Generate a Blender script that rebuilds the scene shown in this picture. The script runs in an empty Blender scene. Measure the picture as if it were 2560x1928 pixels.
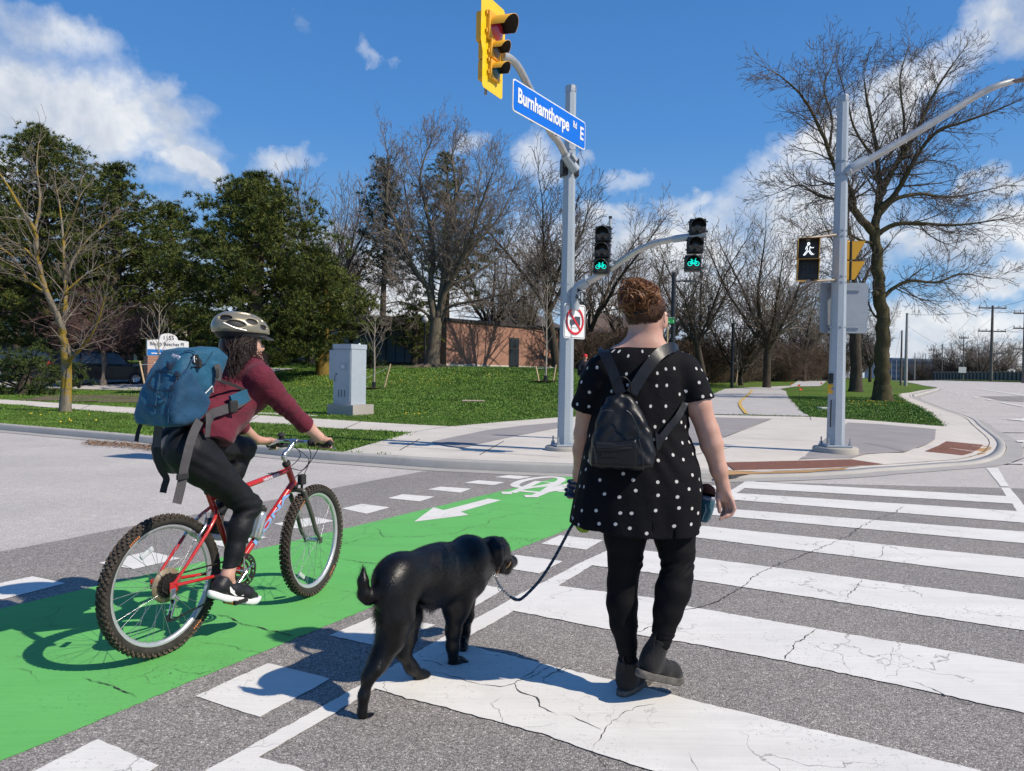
import bpy,bmesh,math,random
import numpy as np
from mathutils import Vector,Matrix
from mathutils.geometry import delaunay_2d_cdt
R = math.radians
sc = bpy.context.scene
COL = sc.collection
rnd = random.Random(7)
NP = np.random.RandomState(11)
# ------------------------------------------------------------------ camera
CAM_H,FPX,CX,CY = 1.36,1850.0,1280.0,964.0
cam_d = bpy.data.cameras.new('camera')
cam = bpy.data.objects.new('camera',cam_d); COL.objects.link(cam)
CM = Matrix.Rotation(R(90 - 0.9),4,'X') @ Matrix.Rotation(R(0.9),4,'Z')
CM = Matrix.Translation((0,0,CAM_H)) @ CM
cam.matrix_world = CM
cam_d.sensor_width = 36.0
cam_d.lens = FPX / 2560 * 36.0
cam_d.clip_start = 0.05; cam_d.clip_end = 6000
sc.camera = cam
_M3 = CM.to_3x3()
def ray(px,py):
 return _M3 @ Vector(((px - CX) / FPX,-(py - CY) / FPX,-1.0))
def G(px,py,z=0.0):
 d = ray(px,py); t = (z - CAM_H) / d.z
 return Vector((d.x * t,d.y * t,z))
def D(px,py,Y):
 d = ray(px,py); t = Y / d.y
 return Vector((d.x * t,Y,CAM_H + d.z * t))
# ------------------------------------------------------------------ light
SUN_EL,SUN_AZ = 44.0,(0.933,-0.36)            # horizontal direction towards the sun
w = bpy.data.worlds.new('World'); sc.world = w; w.use_nodes = True
sun_d = bpy.data.lights.new('sun','SUN'); sun = bpy.data.objects.new('sun',sun_d); COL.objects.link(sun)
sun_d.energy = 4.9; sun_d.angle = R(0.53); sun_d.color = (1.0,0.905,0.78)
ce = math.cos(R(SUN_EL))
sdir = Vector((SUN_AZ[0] * ce,SUN_AZ[1] * ce,math.sin(R(SUN_EL)))).normalized()
sun.rotation_euler = (-sdir).to_track_quat('-Z','Y').to_euler()
sc.view_settings.view_transform = 'Standard'; sc.view_settings.look = 'None'
sc.view_settings.exposure = 0.0; sc.view_settings.gamma = 1.0
sc.view_settings.use_curve_mapping = False
sc.cycles.max_bounces = 5; sc.cycles.diffuse_bounces = 2; sc.cycles.glossy_bounces = 3
sc.cycles.transmission_bounces = 4; sc.cycles.transparent_max_bounces = 8
sc.cycles.caustics_reflective = False; sc.cycles.caustics_refractive = False
class NT:
 """small node-tree writer"""
 def __init__(s,tree): s.t = tree; s.n = tree.nodes; s.l = tree.links
 def new(s,typ,**kw):
  n = s.n.new(typ)
  for k,v in kw.items():
   if k == 'ins':
    for i,val in v.items():
     if hasattr(val,'is_output') or isinstance(val,bpy.types.NodeSocket): s.l.new(val,n.inputs[i])
     else: n.inputs[i].default_value = val
   else: setattr(n,k,v)
  return n
 def m(s,op,a,b=None,c=None,clamp=False):
  n = s.n.new('ShaderNodeMath'); n.operation = op; n.use_clamp = clamp
  for i,v in enumerate((a,b,c)):
   if v is None: continue
   if isinstance(v,bpy.types.NodeSocket): s.l.new(v,n.inputs[i])
   else: n.inputs[i].default_value = v
  return n.outputs[0]
 def mix(s,fac,a,b,typ='MIX'):
  n = s.n.new('ShaderNodeMix'); n.data_type = 'RGBA'; n.blend_type = typ
  for i,v in ((0,fac),(6,a),(7,b)):
   if isinstance(v,bpy.types.NodeSocket): s.l.new(v,n.inputs[i])
   elif i == 0: n.inputs[i].default_value = v
   else: n.inputs[i].default_value = (*v,1) if len(v) == 3 else v
  return n.outputs[2]
 def noise(s,vec,scale,detail=3,rough=.5,dist=0.0):
  n = s.new('ShaderNodeTexNoise',ins={'Scale': scale,'Detail': detail,'Roughness': rough,'Distortion': dist})
  if vec is not None: s.l.new(vec,n.inputs['Vector'])
  return n.outputs['Fac']
 def vor(s,vec,scale,feature='F1',rand=1.0,out='Distance'):
  n = s.new('ShaderNodeTexVoronoi',feature=feature,ins={'Scale': scale,'Randomness': rand})
  if vec is not None: s.l.new(vec,n.inputs['Vector'])
  return n.outputs[out]
 def ramp(s,fac,stops,interp='LINEAR'):
  n = s.n.new('ShaderNodeValToRGB'); n.color_ramp.interpolation = interp
  e = n.color_ramp.elements
  while len(e) < len(stops): e.new(0.5)
  for i,(p,c) in enumerate(stops):
   e[i].position = p; e[i].color = (*c,1) if len(c) == 3 else c
  s.l.new(fac,n.inputs[0]); return n.outputs[0]
 def rng(s,v,a,b,c=0.0,d=1.0,clamp=True):
  n = s.n.new('ShaderNodeMapRange'); n.clamp = clamp
  s.l.new(v,n.inputs[0])
  for i,x in enumerate((a,b,c,d)): n.inputs[i + 1].default_value = x
  return n.outputs[0]
T = NT(w.node_tree); w.node_tree.nodes.clear()
sky = T.new('ShaderNodeTexSky',sky_type='NISHITA',sun_disc=False,sun_elevation=R(SUN_EL),
   sun_rotation=math.atan2(SUN_AZ[0],SUN_AZ[1]),air_density=1.0,dust_density=0.3,ozone_density=2.2)
tc = T.new('ShaderNodeTexCoord')
sep = T.new('ShaderNodeSeparateXYZ',ins={0: tc.outputs['Generated']})
az = T.m('ARCTAN2',sep.outputs[0],sep.outputs[1])
el = T.m('ARCSINE',T.m('MINIMUM',T.m('MAXIMUM',sep.outputs[2],-1.0),1.0))
def azel(px,py):
 d = ray(px,py).normalized(); return math.atan2(d.x,d.y),math.asin(d.z)
comb = T.new('ShaderNodeCombineXYZ',ins={0: az,1: el,2: 0.0})
av = comb.outputs[0]
n1 = T.noise(av,5.0,7,.58,.35)
n2 = T.noise(av,17.0,5,.6,.2)
BL = [(120,265,320,115,-.2,.9),(-300,330,500,330,0,.8),(395,230,80,50,.6,.5),(330,370,150,60,0.1,.75),(240,330,200,130,0.2,.9),(480,400,90,45,-.3,.85),
  (960,115,85,42,-.5,.52),(750,60,90,45,-1.2,.34),(1170,350,60,50,.8,.6),(1440,395,60,26,.2,.65),(1660,560,120,40,0,.85),(1530,520,100,40,.1,.8),(2100,450,90,30,.3,.5),(2430,430,90,24,.5,.7),(60,40,240,60,0,.6),(560,185,60,26,.6,.2),(520,70,60,30,0,.15),
  (720,375,110,40,.2,.65),(1345,380,90,80,.8,.62),(2210,270,460,70,.52,.8),(2480,120,220,60,.3,.85),
  (1010,790,460,170,0,.95),(1560,620,400,130,.1,.85),(1980,600,260,190,0,.95),(1720,500,110,38,0,.8),(1590,430,90,40,.3,.6),
  (2480,585,300,75,0,.95),(2350,830,420,60,0,.85),(2540,430,110,38,.3,.8),(2520,700,150,45,.1,.8),
  (1700,760,460,140,0,.9),(300,640,420,120,0,.5),(2350,905,500,60,0,.95),(900,900,900,80,0,.8),(1350,900,600,80,0,.7)]
total = None
wn = T.new('ShaderNodeTexNoise',ins={'Scale': 9.0,'Detail': 5.0,'Roughness': .6,'Vector': av}); ws = T.new('ShaderNodeSeparateColor',ins={0: wn.outputs['Color']})
az = T.m('ADD',az,T.m('MULTIPLY',T.m('SUBTRACT',ws.outputs[0],.5),.16)); el2 = T.m('ADD',el,T.m('MULTIPLY',T.m('SUBTRACT',ws.outputs[1],.5),.12))
for px,py,hw,hh,tilt,dn in BL:
 a0,e0 = azel(px,py)
 da = T.m('SUBTRACT',az,a0); de = T.m('SUBTRACT',el2,e0)
 ct,st = math.cos(tilt),math.sin(tilt)
 u = T.m('MULTIPLY',T.m('ADD',T.m('MULTIPLY',da,ct),T.m('MULTIPLY',de,st)),FPX / hw)
 v = T.m('MULTIPLY',T.m('SUBTRACT',T.m('MULTIPLY',de,ct),T.m('MULTIPLY',da,st)),FPX / hh)
 r2 = T.m('ADD',T.m('MULTIPLY',u,u),T.m('MULTIPLY',v,v))
 g = T.m('MULTIPLY',T.m('POWER',2.718,T.m('MULTIPLY',r2,-0.9)),dn)
 total = g if total is None else T.m('MAXIMUM',total,g)
nn = T.m('ADD',T.m('MULTIPLY',T.m('SUBTRACT',n1,.5),2.6),T.m('MULTIPLY',T.m('SUBTRACT',n2,.5),1.1))
dens = T.m('ADD',T.m('MULTIPLY',total,1.12),T.m('MULTIPLY',nn,T.m('ADD',T.m('MULTIPLY',total,.85),.10)))
cl = T.rng(dens,.34,.84,0,1)
shade = T.rng(T.noise(av,9.0,5,.6,.3),.38,.62,0,1)
ccol = T.mix(shade,(5.6,6.2,7.2),(9.4,9.5,9.6))
grad = T.ramp(T.rng(el,0.0,.62,0,1),[(0,(4.6,6.3,8.2)),(.18,(2.1,4.5,7.9)),(.5,(.85,2.9,7.0)),(1,(.40,1.65,4.9))])
hs = T.new('ShaderNodeHueSaturation',ins={'Hue': .5,'Saturation': 1.1,'Value': 1.0,'Color': sky.outputs[0]})
skyb = T.mix(.85,hs.outputs[0],grad)
skyc = T.mix(T.m('MULTIPLY',cl,.93),skyb,ccol)
bg = T.new('ShaderNodeBackground',ins={'Strength': 0.10}); T.l.new(skyc,bg.inputs[0])
wo = T.new('ShaderNodeOutputWorld'); T.l.new(bg.outputs[0],wo.inputs[0])
# ------------------------------------------------------------------ materials
def srgb(r,g,b):
 f = lambda c: (c / 255 / 12.92) if c / 255 <= .04045 else ((c / 255 + .055) / 1.055) ** 2.4
 return (f(r),f(g),f(b))
_mc = {}
def mat(name,col,rough=.6,metal=0.0,var=0.12,vscale=6.0,bump=0.0,bscale=40.0,spec=.5,coat=0.0,emit=None,estr=1.0,sheen=0.0,alpha=None,trans=0.0,coords='Object'):
 if name in _mc: return _mc[name]
 m = bpy.data.materials.new(name); m.use_nodes = True; _mc[name] = m
 T = NT(m.node_tree); b = m.node_tree.nodes['Principled BSDF']
 tc = T.new('ShaderNodeTexCoord'); vec = tc.outputs[coords]
 n = T.noise(vec,vscale,4,.6)
 dark = tuple(c * (1 - var) for c in col); lite = tuple(min(1,c * (1 + var)) for c in col)
 T.l.new(T.ramp(n,[(.3,dark),(.7,lite)]),b.inputs['Base Color'])
 T.l.new(T.rng(T.noise(vec,vscale * 2.3,3),.3,.7,max(0,rough - .07),min(1,rough + .07)),b.inputs['Roughness'])
 b.inputs['Metallic'].default_value = metal; b.inputs['Specular IOR Level'].default_value = spec
 b.inputs['Coat Weight'].default_value = coat; b.inputs['Sheen Weight'].default_value = sheen
 b.inputs['Transmission Weight'].default_value = trans
 if emit: b.inputs['Emission Color'].default_value = (*emit,1); b.inputs['Emission Strength'].default_value = estr
 if bump:
  bn = T.new('ShaderNodeBump',ins={'Strength': bump,'Distance': .01,'Height': T.noise(vec,bscale,4)})
  T.l.new(bn.outputs[0],b.inputs['Normal'])
 return m
# ------------------------------------------------------------------ mesh helpers
class MB:
 """collects shapes; build() links them as ONE mesh object"""
 def __init__(s): s.v = []; s.f = []; s.mi = []; s.sm = []; s.cur = 0; s.smooth = False
 def add(s,vs,fs,smooth=None,mi=None):
  o = len(s.v); s.v += [tuple(p) for p in vs]
  for f in fs:
   s.f.append(tuple(i + o for i in f)); s.mi.append(s.cur if mi is None else mi); s.sm.append(s.smooth if smooth is None else smooth)
 def box(s,c,size,rot=None,bev=0.0,mi=None):
  hx,hy,hz = [q / 2 for q in size]
  if bev > 0:
   bm = bmesh.new(); bmesh.ops.create_cube(bm,size=1.0)
   for v in bm.verts: v.co = Vector((v.co.x * size[0],v.co.y * size[1],v.co.z * size[2]))
   bmesh.ops.bevel(bm,geom=list(bm.edges),offset=bev,segments=2,affect='EDGES',profile=.5)
   vs = [v.co.copy() for v in bm.verts]; fs = [[v.index for v in f.verts] for f in bm.faces]; bm.free()
  else:
   vs = [Vector((x,y,z)) for x in (-hx,hx) for y in (-hy,hy) for z in (-hz,hz)]
   fs = [(0,1,3,2),(4,6,7,5),(0,4,5,1),(2,3,7,6),(0,2,6,4),(1,5,7,3)]
  c = Vector(c)
  if rot is not None: vs = [rot @ v for v in vs]
  s.add([v + c for v in vs],fs,False,mi)
 def tube(s,pts,rad,n=8,cap=True,closed=False,smooth=True,mi=None,flat=1.0,up=None):
  pts = [Vector(p) for p in pts]; m = len(pts)
  rad = list(rad) if hasattr(rad,'__len__') else [rad] * m
  if m < 2: return
  prev = None; rings = []
  for i in range(m):
   if closed: t = pts[(i + 1) % m] - pts[i - 1]
   else: t = pts[min(i + 1,m - 1)] - pts[max(i - 1,0)]
   if t.length < 1e-9: t = Vector((0,0,1))
   t.normalize()
   if prev is None:
    a = Vector(up) if up is not None else (Vector((0,0,1)) if abs(t.z) < .9 else Vector((1,0,0)))
    nrm = (a - t * a.dot(t)).normalized()
   else:
    nrm = (prev - t * prev.dot(t))
    nrm = nrm.normalized() if nrm.length > 1e-6 else t.orthogonal().normalized()
   prev = nrm; bi = t.cross(nrm)
   rings.append([pts[i] + (nrm * math.cos(a) * flat + bi * math.sin(a)) * rad[i] for a in [2 * math.pi * k / n for k in range(n)]])
  vs = [p for r in rings for p in r]; fs = []
  L = m if closed else m - 1
  for i in range(L):
   j = (i + 1) % m
   for k in range(n):
    fs.append((i * n + k,i * n + (k + 1) % n,j * n + (k + 1) % n,j * n + k))
  s.add(vs,fs,smooth,mi)
  if cap and not closed:
   s.add(rings[0],[tuple(reversed(range(n)))],False,mi); s.add(rings[-1],[tuple(range(n))],False,mi)
 def cyl(s,a,b,r,r2=None,n=12,smooth=True,mi=None):
  s.tube([a,b],[r,r if r2 is None else r2],n,smooth=smooth,mi=mi)
 def prism(s,poly,d,mi=None,smooth=False):
  """closed 3D polygon swept by vector d"""
  n = len(poly); poly = [Vector(p) for p in poly]; d = Vector(d)
  s.add(poly + [p + d for p in poly],[tuple(reversed(range(n))),tuple(range(n,2 * n))] + [(i,(i + 1) % n,n + (i + 1) % n,n + i) for i in range(n)],smooth,mi)
 def strip(s,pts,width,nrm,thick=0.002,mi=None):
  """flat webbing following pts, width across"""
  pts = [Vector(p) for p in pts]; m = len(pts); vs = []
  ns = nrm if isinstance(nrm,list) else [nrm] * m
  for i in range(m):
   t = (pts[min(i + 1,m - 1)] - pts[max(i - 1,0)]).normalized(); q = Vector(ns[i])
   q = (q - t * q.dot(t)).normalized(); b = t.cross(q)
   for a,c in ((-1,-1),(1,-1),(1,1),(-1,1)): vs.append(pts[i] + b * a * width / 2 + q * c * thick / 2)
  fs = [(0,1,2,3),tuple(4 * (m - 1) + k for k in (3,2,1,0))]
  for i in range(m - 1):
   for k in range(4): fs.append((4 * i + k,4 * i + 4 + k,4 * i + 4 + (k + 1) % 4,4 * i + (k + 1) % 4))
  s.add(vs,fs,False,mi)
 def lathe(s,prof,c,axis=(0,0,1),n=24,smooth=True,mi=None):
  """profile list of (radius, height) round axis"""
  q = Vector((0,0,1)).rotation_difference(Vector(axis).normalized()); c = Vector(c); vs = []
  for r,h in prof:
   for k in range(n):
    a = 2 * math.pi * k / n; vs.append(c + q @ Vector((r * math.cos(a),r * math.sin(a),h)))
  fs = [(i * n + k,i * n + (k + 1) % n,(i + 1) * n + (k + 1) % n,(i + 1) * n + k) for i in range(len(prof) - 1) for k in range(n)]
  s.add(vs,fs,smooth,mi)
 def build(s,name,m,parent=None,**props):
  me = bpy.data.meshes.new(name)
  me.from_pydata(s.v,[],s.f)
  ms = m if isinstance(m,(list,tuple)) else [m]
  for q in ms: me.materials.append(q)
  me.polygons.foreach_set('material_index',s.mi); me.polygons.foreach_set('use_smooth',s.sm); me.update()
  return link(name,me,parent,**props)
def link(name,data,parent=None,**props):
 o = bpy.data.objects.new(name,data); COL.objects.link(o)
 if parent is not None:
  o.parent = parent
  o.matrix_parent_inverse = Matrix.Identity(4)
  o.location = -Vector(parent.get('_org',(0,0,0))) if parent.get('_org') is not None else (0,0,0)
 for k,v in props.items(): o[k] = v
 return o
def tag(o,label=None,cat=None,group=None,kind=None):
 if label: o['label'] = label
 if cat: o['category'] = cat
 if group: o['group'] = group
 if kind: o['kind'] = kind
 return o
ORIG = {}
def thing(name,label,cat,loc=(0,0,0),group=None):
 """Empty at the base of a thing; its parts are written in world coordinates"""
 o = bpy.data.objects.new(name,None); COL.objects.link(o); o.location = loc; o.empty_display_size = .1
 tag(o,label,cat,group); ORIG[o.name] = Vector(loc); return o
def part(name,mb,m,root,label=None,sub_of=None):
 """mesh part under root, or sub-part under sub_of; verts are in world coordinates"""
 o = mb.build(name,m)
 o.parent = sub_of if sub_of is not None else root
 if sub_of is None: o.location = -ORIG[root.name]
 if label: o['label'] = label
 return o
def copy_tree(o,parent=None):
 c = o.copy(); COL.objects.link(c); c.parent = parent
 if o.name in ORIG: ORIG[c.name] = ORIG[o.name]
 for ch in list(o.children): copy_tree(ch,c)
 return c
def structure(name,mb,m): return mb.build(name,m,kind='structure')
def fast_mesh(name,verts,faces,mats,smooth=False,mi=None):
 """numpy mesh: verts (n,3), faces (m,k) all the same k"""
 me = bpy.data.meshes.new(name); verts = np.asarray(verts,np.float32); faces = np.asarray(faces,np.int32)
 me.vertices.add(len(verts)); me.vertices.foreach_set('co',verts.ravel())
 k = faces.shape[1]; me.loops.add(faces.size); me.loops.foreach_set('vertex_index',faces.ravel())
 me.polygons.add(len(faces)); me.polygons.foreach_set('loop_start',np.arange(0,faces.size,k,dtype=np.int32))
 me.polygons.foreach_set('loop_total',np.full(len(faces),k,np.int32))
 if smooth: me.polygons.foreach_set('use_smooth',np.ones(len(faces),bool))
 for q in (mats if isinstance(mats,(list,tuple)) else [mats]): me.materials.append(q)
 if mi is not None: me.polygons.foreach_set('material_index',np.asarray(mi,np.int32))
 me.update(calc_edges=True); me.validate(); return me
# ------------------------------------------------------------------ implicit bodies
class SDF:
 """smooth union of tapered capsules and ellipsoids, meshed by surface nets"""
 def __init__(s,lo,hi,h):
  s.lo = np.array(lo,float); s.h = h
  s.n = np.ceil((np.array(hi,float) - s.lo) / h).astype(int) + 1
  s.F = np.full(s.n,1.0,np.float32)
 def _box(s,lo,hi,pad):
  a = np.clip(np.floor((np.array(lo) - pad - s.lo) / s.h).astype(int),0,s.n - 1)
  b = np.clip(np.ceil((np.array(hi) + pad - s.lo) / s.h).astype(int) + 1,1,s.n)
  sl = tuple(slice(a[i],max(b[i],a[i] + 1)) for i in range(3))
  g = [s.lo[i] + s.h * np.arange(sl[i].start,sl[i].stop) for i in range(3)]
  return sl,g[0][:,None,None],g[1][None,:,None],g[2][None,None,:]
 def _merge(s,sl,d,k,sub=False):
  f = s.F[sl]
  if sub:
   hh = np.maximum(k - np.abs(f + d),0) / k if k > 0 else 0
   s.F[sl] = np.maximum(f,-d) + hh * hh * k / 4
  else:
   hh = np.maximum(k - np.abs(f - d),0) / k if k > 0 else 0
   s.F[sl] = np.minimum(f,d) - hh * hh * k / 4
 def cap(s,a,b,ra,rb,k=.02,sub=False):
  a = np.array(a,float); b = np.array(b,float)
  pad = max(ra,rb) + k * 1.2 + s.h * 3
  sl,x,y,z = s._box(np.minimum(a,b),np.maximum(a,b),pad)
  ba = b - a; L = max(ba @ ba,1e-12)
  t = np.clip(((x - a[0]) * ba[0] + (y - a[1]) * ba[1] + (z - a[2]) * ba[2]) / L,0,1)
  d = np.sqrt((x - a[0] - t * ba[0]) ** 2 + (y - a[1] - t * ba[1]) ** 2 + (z - a[2] - t * ba[2]) ** 2) - (ra + (rb - ra) * t)
  s._merge(sl,d,k,sub)
 def chain(s,pts,rad,k=.02):
  for i in range(len(pts) - 1): s.cap(pts[i],pts[i + 1],rad[i],rad[i + 1],k)
 def ell(s,c,r,k=.02,rot=None,sub=False):
  c = np.array(c,float); r = np.array(r,float)
  pad = r.max() + k * 1.2 + s.h * 3
  sl,x,y,z = s._box(c,c,pad)
  x = x - c[0]; y = y - c[1]; z = z - c[2]
  if rot is not None:
   m = np.array(rot.transposed() if hasattr(rot,'transposed') else rot.T)
   x,y,z = m[0][0] * x + m[0][1] * y + m[0][2] * z,m[1][0] * x + m[1][1] * y + m[1][2] * z,m[2][0] * x + m[2][1] * y + m[2][2] * z
  k0 = np.sqrt((x / r[0]) ** 2 + (y / r[1]) ** 2 + (z / r[2]) ** 2)
  k1 = np.sqrt((x / r[0] ** 2) ** 2 + (y / r[1] ** 2) ** 2 + (z / r[2] ** 2) ** 2)
  d = k0 * (k0 - 1) / np.maximum(k1,1e-6)
  s._merge(sl,np.maximum(d,-r.min()),k,sub)
 def func(s,fn,lo,hi,k=.01,pad=.03,sub=False):
  sl,x,y,z = s._box(lo,hi,pad); s._merge(sl,fn(x,y,z).astype(np.float32),k,sub)
 def disp(s,fn):
  """add a displacement where the field is near zero"""
  g = [s.lo[i] + s.h * np.arange(s.n[i]) for i in range(3)]
  band = np.argwhere(np.abs(s.F) < 4 * s.h)
  p = s.lo + band * s.h
  s.F[band[:,0],band[:,1],band[:,2]] += fn(p[:,0],p[:,1],p[:,2]).astype(np.float32)
 def mesh(s,name,mats,smooth_iter=1):
  F = s.F; n = F.shape
  F[0] = F[-1] = 1; F[:,0] = F[:,-1] = 1; F[:,:,0] = F[:,:,-1] = 1
  ins = F < 0
  c = [(i,j,k) for i in (0,1) for j in (0,1) for k in (0,1)]
  cut = lambda A,o: A[o[0]:n[0] - 1 + o[0],o[1]:n[1] - 1 + o[1],o[2]:n[2] - 1 + o[2]]
  cnt = sum(cut(ins,o).astype(np.int8) for o in c)
  cells = np.argwhere((cnt > 0) & (cnt < 8))
  idx = -np.ones((n[0] - 1,n[1] - 1,n[2] - 1),np.int64); idx[tuple(cells.T)] = np.arange(len(cells))
  val = {o: F[cells[:,0] + o[0],cells[:,1] + o[1],cells[:,2] + o[2]].astype(float) for o in c}
  P = np.zeros((len(cells),3)); W = np.zeros(len(cells))
  for a in c:
   for ax in range(3):
    if a[ax]: continue
    b = list(a); b[ax] = 1; b = tuple(b)
    x,y = val[a],val[b]; m = (x < 0) != (y < 0)
    t = np.where(m,x / np.where(m,x - y,1),0)
    q = np.array(a,float)[None,:].repeat(len(cells),0); q[:,ax] += t
    P[m] += q[m]; W[m] += 1
  V = s.lo + (cells + P / W[:,None]) * s.h
  quads = []
  for ax in range(3):
   u,v = (ax + 1) % 3,(ax + 2) % 3
   sa = [slice(1,n[i] - 1) for i in range(3)]; sb = list(sa)
   sa[ax] = slice(0,n[ax] - 1); sb[ax] = slice(1,n[ax])
   A = ins[tuple(sa)]; B = ins[tuple(sb)]
   e = np.argwhere(A != B); flip = A[tuple(e.T)]
   base = e.copy(); base[:,u] += 1; base[:,v] += 1
   def ci(du,dv):
    q = base.copy(); q[:,u] += du; q[:,v] += dv; return idx[tuple(q.T)]
   Q = np.stack([ci(-1,-1),ci(0,-1),ci(0,0),ci(-1,0)],1)
   Q[~flip] = Q[~flip][:,::-1]; quads.append(Q)
  Q = np.concatenate(quads)
  for _ in range(smooth_iter):
   acc = np.zeros_like(V); cn = np.zeros(len(V))
   for i in range(4):
    a,b = Q[:,i],Q[:,(i + 1) % 4]
    for p,q in ((a,b),(b,a)):
     for d in range(3): acc[:,d] += np.bincount(p,V[q,d],len(V))
     cn += np.bincount(p,minlength=len(V))
   V = V * .4 + .6 * acc / np.maximum(cn,1)[:,None]
  return fast_mesh(name,V,Q,mats,smooth=True)
def body_part(name,me,root,label=None,sub_of=None):
 o = bpy.data.objects.new(name,me); COL.objects.link(o)
 o.parent = sub_of if sub_of is not None else root
 if sub_of is None and root is not None: o.location = -ORIG[root.name]
 if label: o['label'] = label
 return o
def smoothstep(x): x = np.clip(x,0,1); return x * x * (3 - 2 * x)
def bez(pts,n=16):
 """Catmull-Rom through points"""
 pts = [Vector(p) for p in pts]; P = [pts[0] * 2 - pts[1]] + pts + [pts[-1] * 2 - pts[-2]]; out = []
 for i in range(1,len(P) - 2):
  for k in range(n):
   t = k / n; a,b,c,d = P[i - 1],P[i],P[i + 1],P[i + 2]
   out.append(.5 * ((2 * b) + (c - a) * t + (2 * a - 5 * b + 4 * c - d) * t * t + (3 * b - a - 3 * c + d) * t ** 3))
 out.append(pts[-1]); return out
# GROUND
def RZ(Y): return .0145 * max(0.0,min(Y,125.0) - 22.0)
LP = (Vector((-1.4,17.1)),Vector((-.58,1.0)).normalized())
def sdist(X,Y): return ((Y - 17.1) + .58 * (X + 1.4)) / 1.156
RAMP_C = None
def HL(X,Y):
 """height of the land (lawns, pavements)"""
 z = RZ(Y) + .12
 s = sdist(X,Y)
 if X < -12: s += .25 * min(-X - 12,30)
 q = smoothstep((s - 5.5) / 17.0) * 1.25
 wq = 1 - smoothstep(((X / max(Y,1)) - .07) / .10)
 z += float(q * wq)
 if X > 2.0 and Y < 30:
  d = seg_dist(X,Y)
  z -= .085 * float(smoothstep((X - 2.0) / 1.5)) * float(1 - smoothstep((d - .25) / 1.3)) * float(1 - smoothstep((Y - 17) / 6))
 return z
def GH(px,py,f=None,off=0.0):
 """first point where the pixel's ray meets the land"""
 f = f or HL; d = ray(px,py); d = d / d.y; lo = 2.0; Y = 2.0
 while Y < 124:
  st = max(.4,Y * .03); X = d.x * (Y + st)
  if CAM_H + d.z * (Y + st) < f(X,Y + st): break
  Y += st
 lo,hi = Y,Y + max(.4,Y * .03)
 for _ in range(14):
  m = (lo + hi) / 2
  if CAM_H + d.z * m < f(d.x * m,m): hi = m
  else: lo = m
 return Vector((d.x * hi,hi,f(d.x * hi,hi) + off))
ROADF = lambda X,Y: RZ(Y)
CPX = [(-700,1032),(-420,1045),(-150,1063),(0,1076),(200,1094),(385,1111),(600,1131),(780,1149),(930,1160),(1082,1171),(1200,1177),(1308,1182),(1439,1187),(1600,1194),
  (1757,1199),(1830,1198),(1960,1195),(2074,1190),(2150,1185),(2201,1180),(2275,1175),(2362,1168),(2420,1164),(2451,1160),(2483,1152),(2504,1142),(2514,1129),
  (2515,1114),(2500,1097),(2463,1074),(2434,1056),(2367,1030),(2300,1003),(2289,996),(2291,991),(2307,987),(2340,977),(2347,974),(2338,971),(2316,968),(2290,962),(2262,957),(2236,953)]
CURB = []
for px,py in CPX:
 p = G(px,py,0) if py > 1050 else GH(px,py,ROADF); CURB.append(Vector((p.x,p.y)))
CURB = [Vector((q.x,q.y)) for q in bez([Vector((c.x,c.y,0)) for c in CURB],5)]
_ca = np.array([(c.x,c.y) for c in CURB])
def seg_dist(X,Y):
 a = _ca[:-1]; b = _ca[1:]; ba = b - a
 t = np.clip(((X - a[:,0]) * ba[:,0] + (Y - a[:,1]) * ba[:,1]) / np.maximum((ba ** 2).sum(1),1e-9),0,1)
 return float(np.sqrt((X - a[:,0] - t * ba[:,0]) ** 2 + (Y - a[:,1] - t * ba[:,1]) ** 2).min())
def offset(line,d):
 out = []
 for i in range(len(line)):
  t = (line[min(i + 1,len(line) - 1)] - line[max(i - 1,0)]).normalized()
  out.append(line[i] + Vector((-t.y,t.x)) * d)
 return out
def sheet(name,poly,zf,m,res=None,off=0.0,rag=0.0,ragstep=.05,kind='structure',rows=None,obj=True):
 """filled polygon following the height function"""
 P = [Vector((p[0],p[1])) for p in poly]
 if rag:
  Q = []; rr = random.Random(len(P) * 31 + int(abs(P[0].x) * 100))
  for i in range(len(P)):
   a,b = P[i],P[(i + 1) % len(P)]; L = (b - a).length; k = max(1,min(160,int(L / ragstep))); n = Vector((-(b - a).y,(b - a).x)).normalized(); ph = rr.random() * 9
   for j in range(k):
    t = j / k; Q.append(a.lerp(b,t) + n * (rr.gauss(0,rag * .5) + rag * math.sin(ph + t * L * 5.3) * .6) * (1 if j else .3))
  P = Q
 n0 = len(P); pts = list(P); edges = [(i,(i + 1) % n0) for i in range(n0)]
 if res:
  xs = [p.x for p in P]; ys = [p.y for p in P]
  y = min(ys) + res * .37
  while y < max(ys):
   st = res * max(1.0,abs(y) / 22); x = min(xs) + res * .41
   while x < max(xs):
    ins = False; j = n0 - 1
    for i in range(n0):
     if (P[i].y > y) != (P[j].y > y) and x < (P[j].x - P[i].x) * (y - P[i].y) / (P[j].y - P[i].y) + P[i].x: ins = not ins
     j = i
    if ins: pts.append(Vector((x,y)))
    x += st
   y += st
 v,e,f,*_ = delaunay_2d_cdt(pts,edges,[],1,1e-5)
 if not obj: return [(q.x,q.y,zf(q.x,q.y) + off) for q in v],f
 mb = MB(); mb.add([(q.x,q.y,zf(q.x,q.y) + off) for q in v],[tuple(x) for x in f],False)
 o = mb.build(name,m)
 me = o.data
 if len(me.polygons) and me.polygons[0].normal.z < 0: me.flip_normals()
 if kind: o['kind'] = kind
 return o
XY = lambda L: [(p.x,p.y) for p in L]
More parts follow.
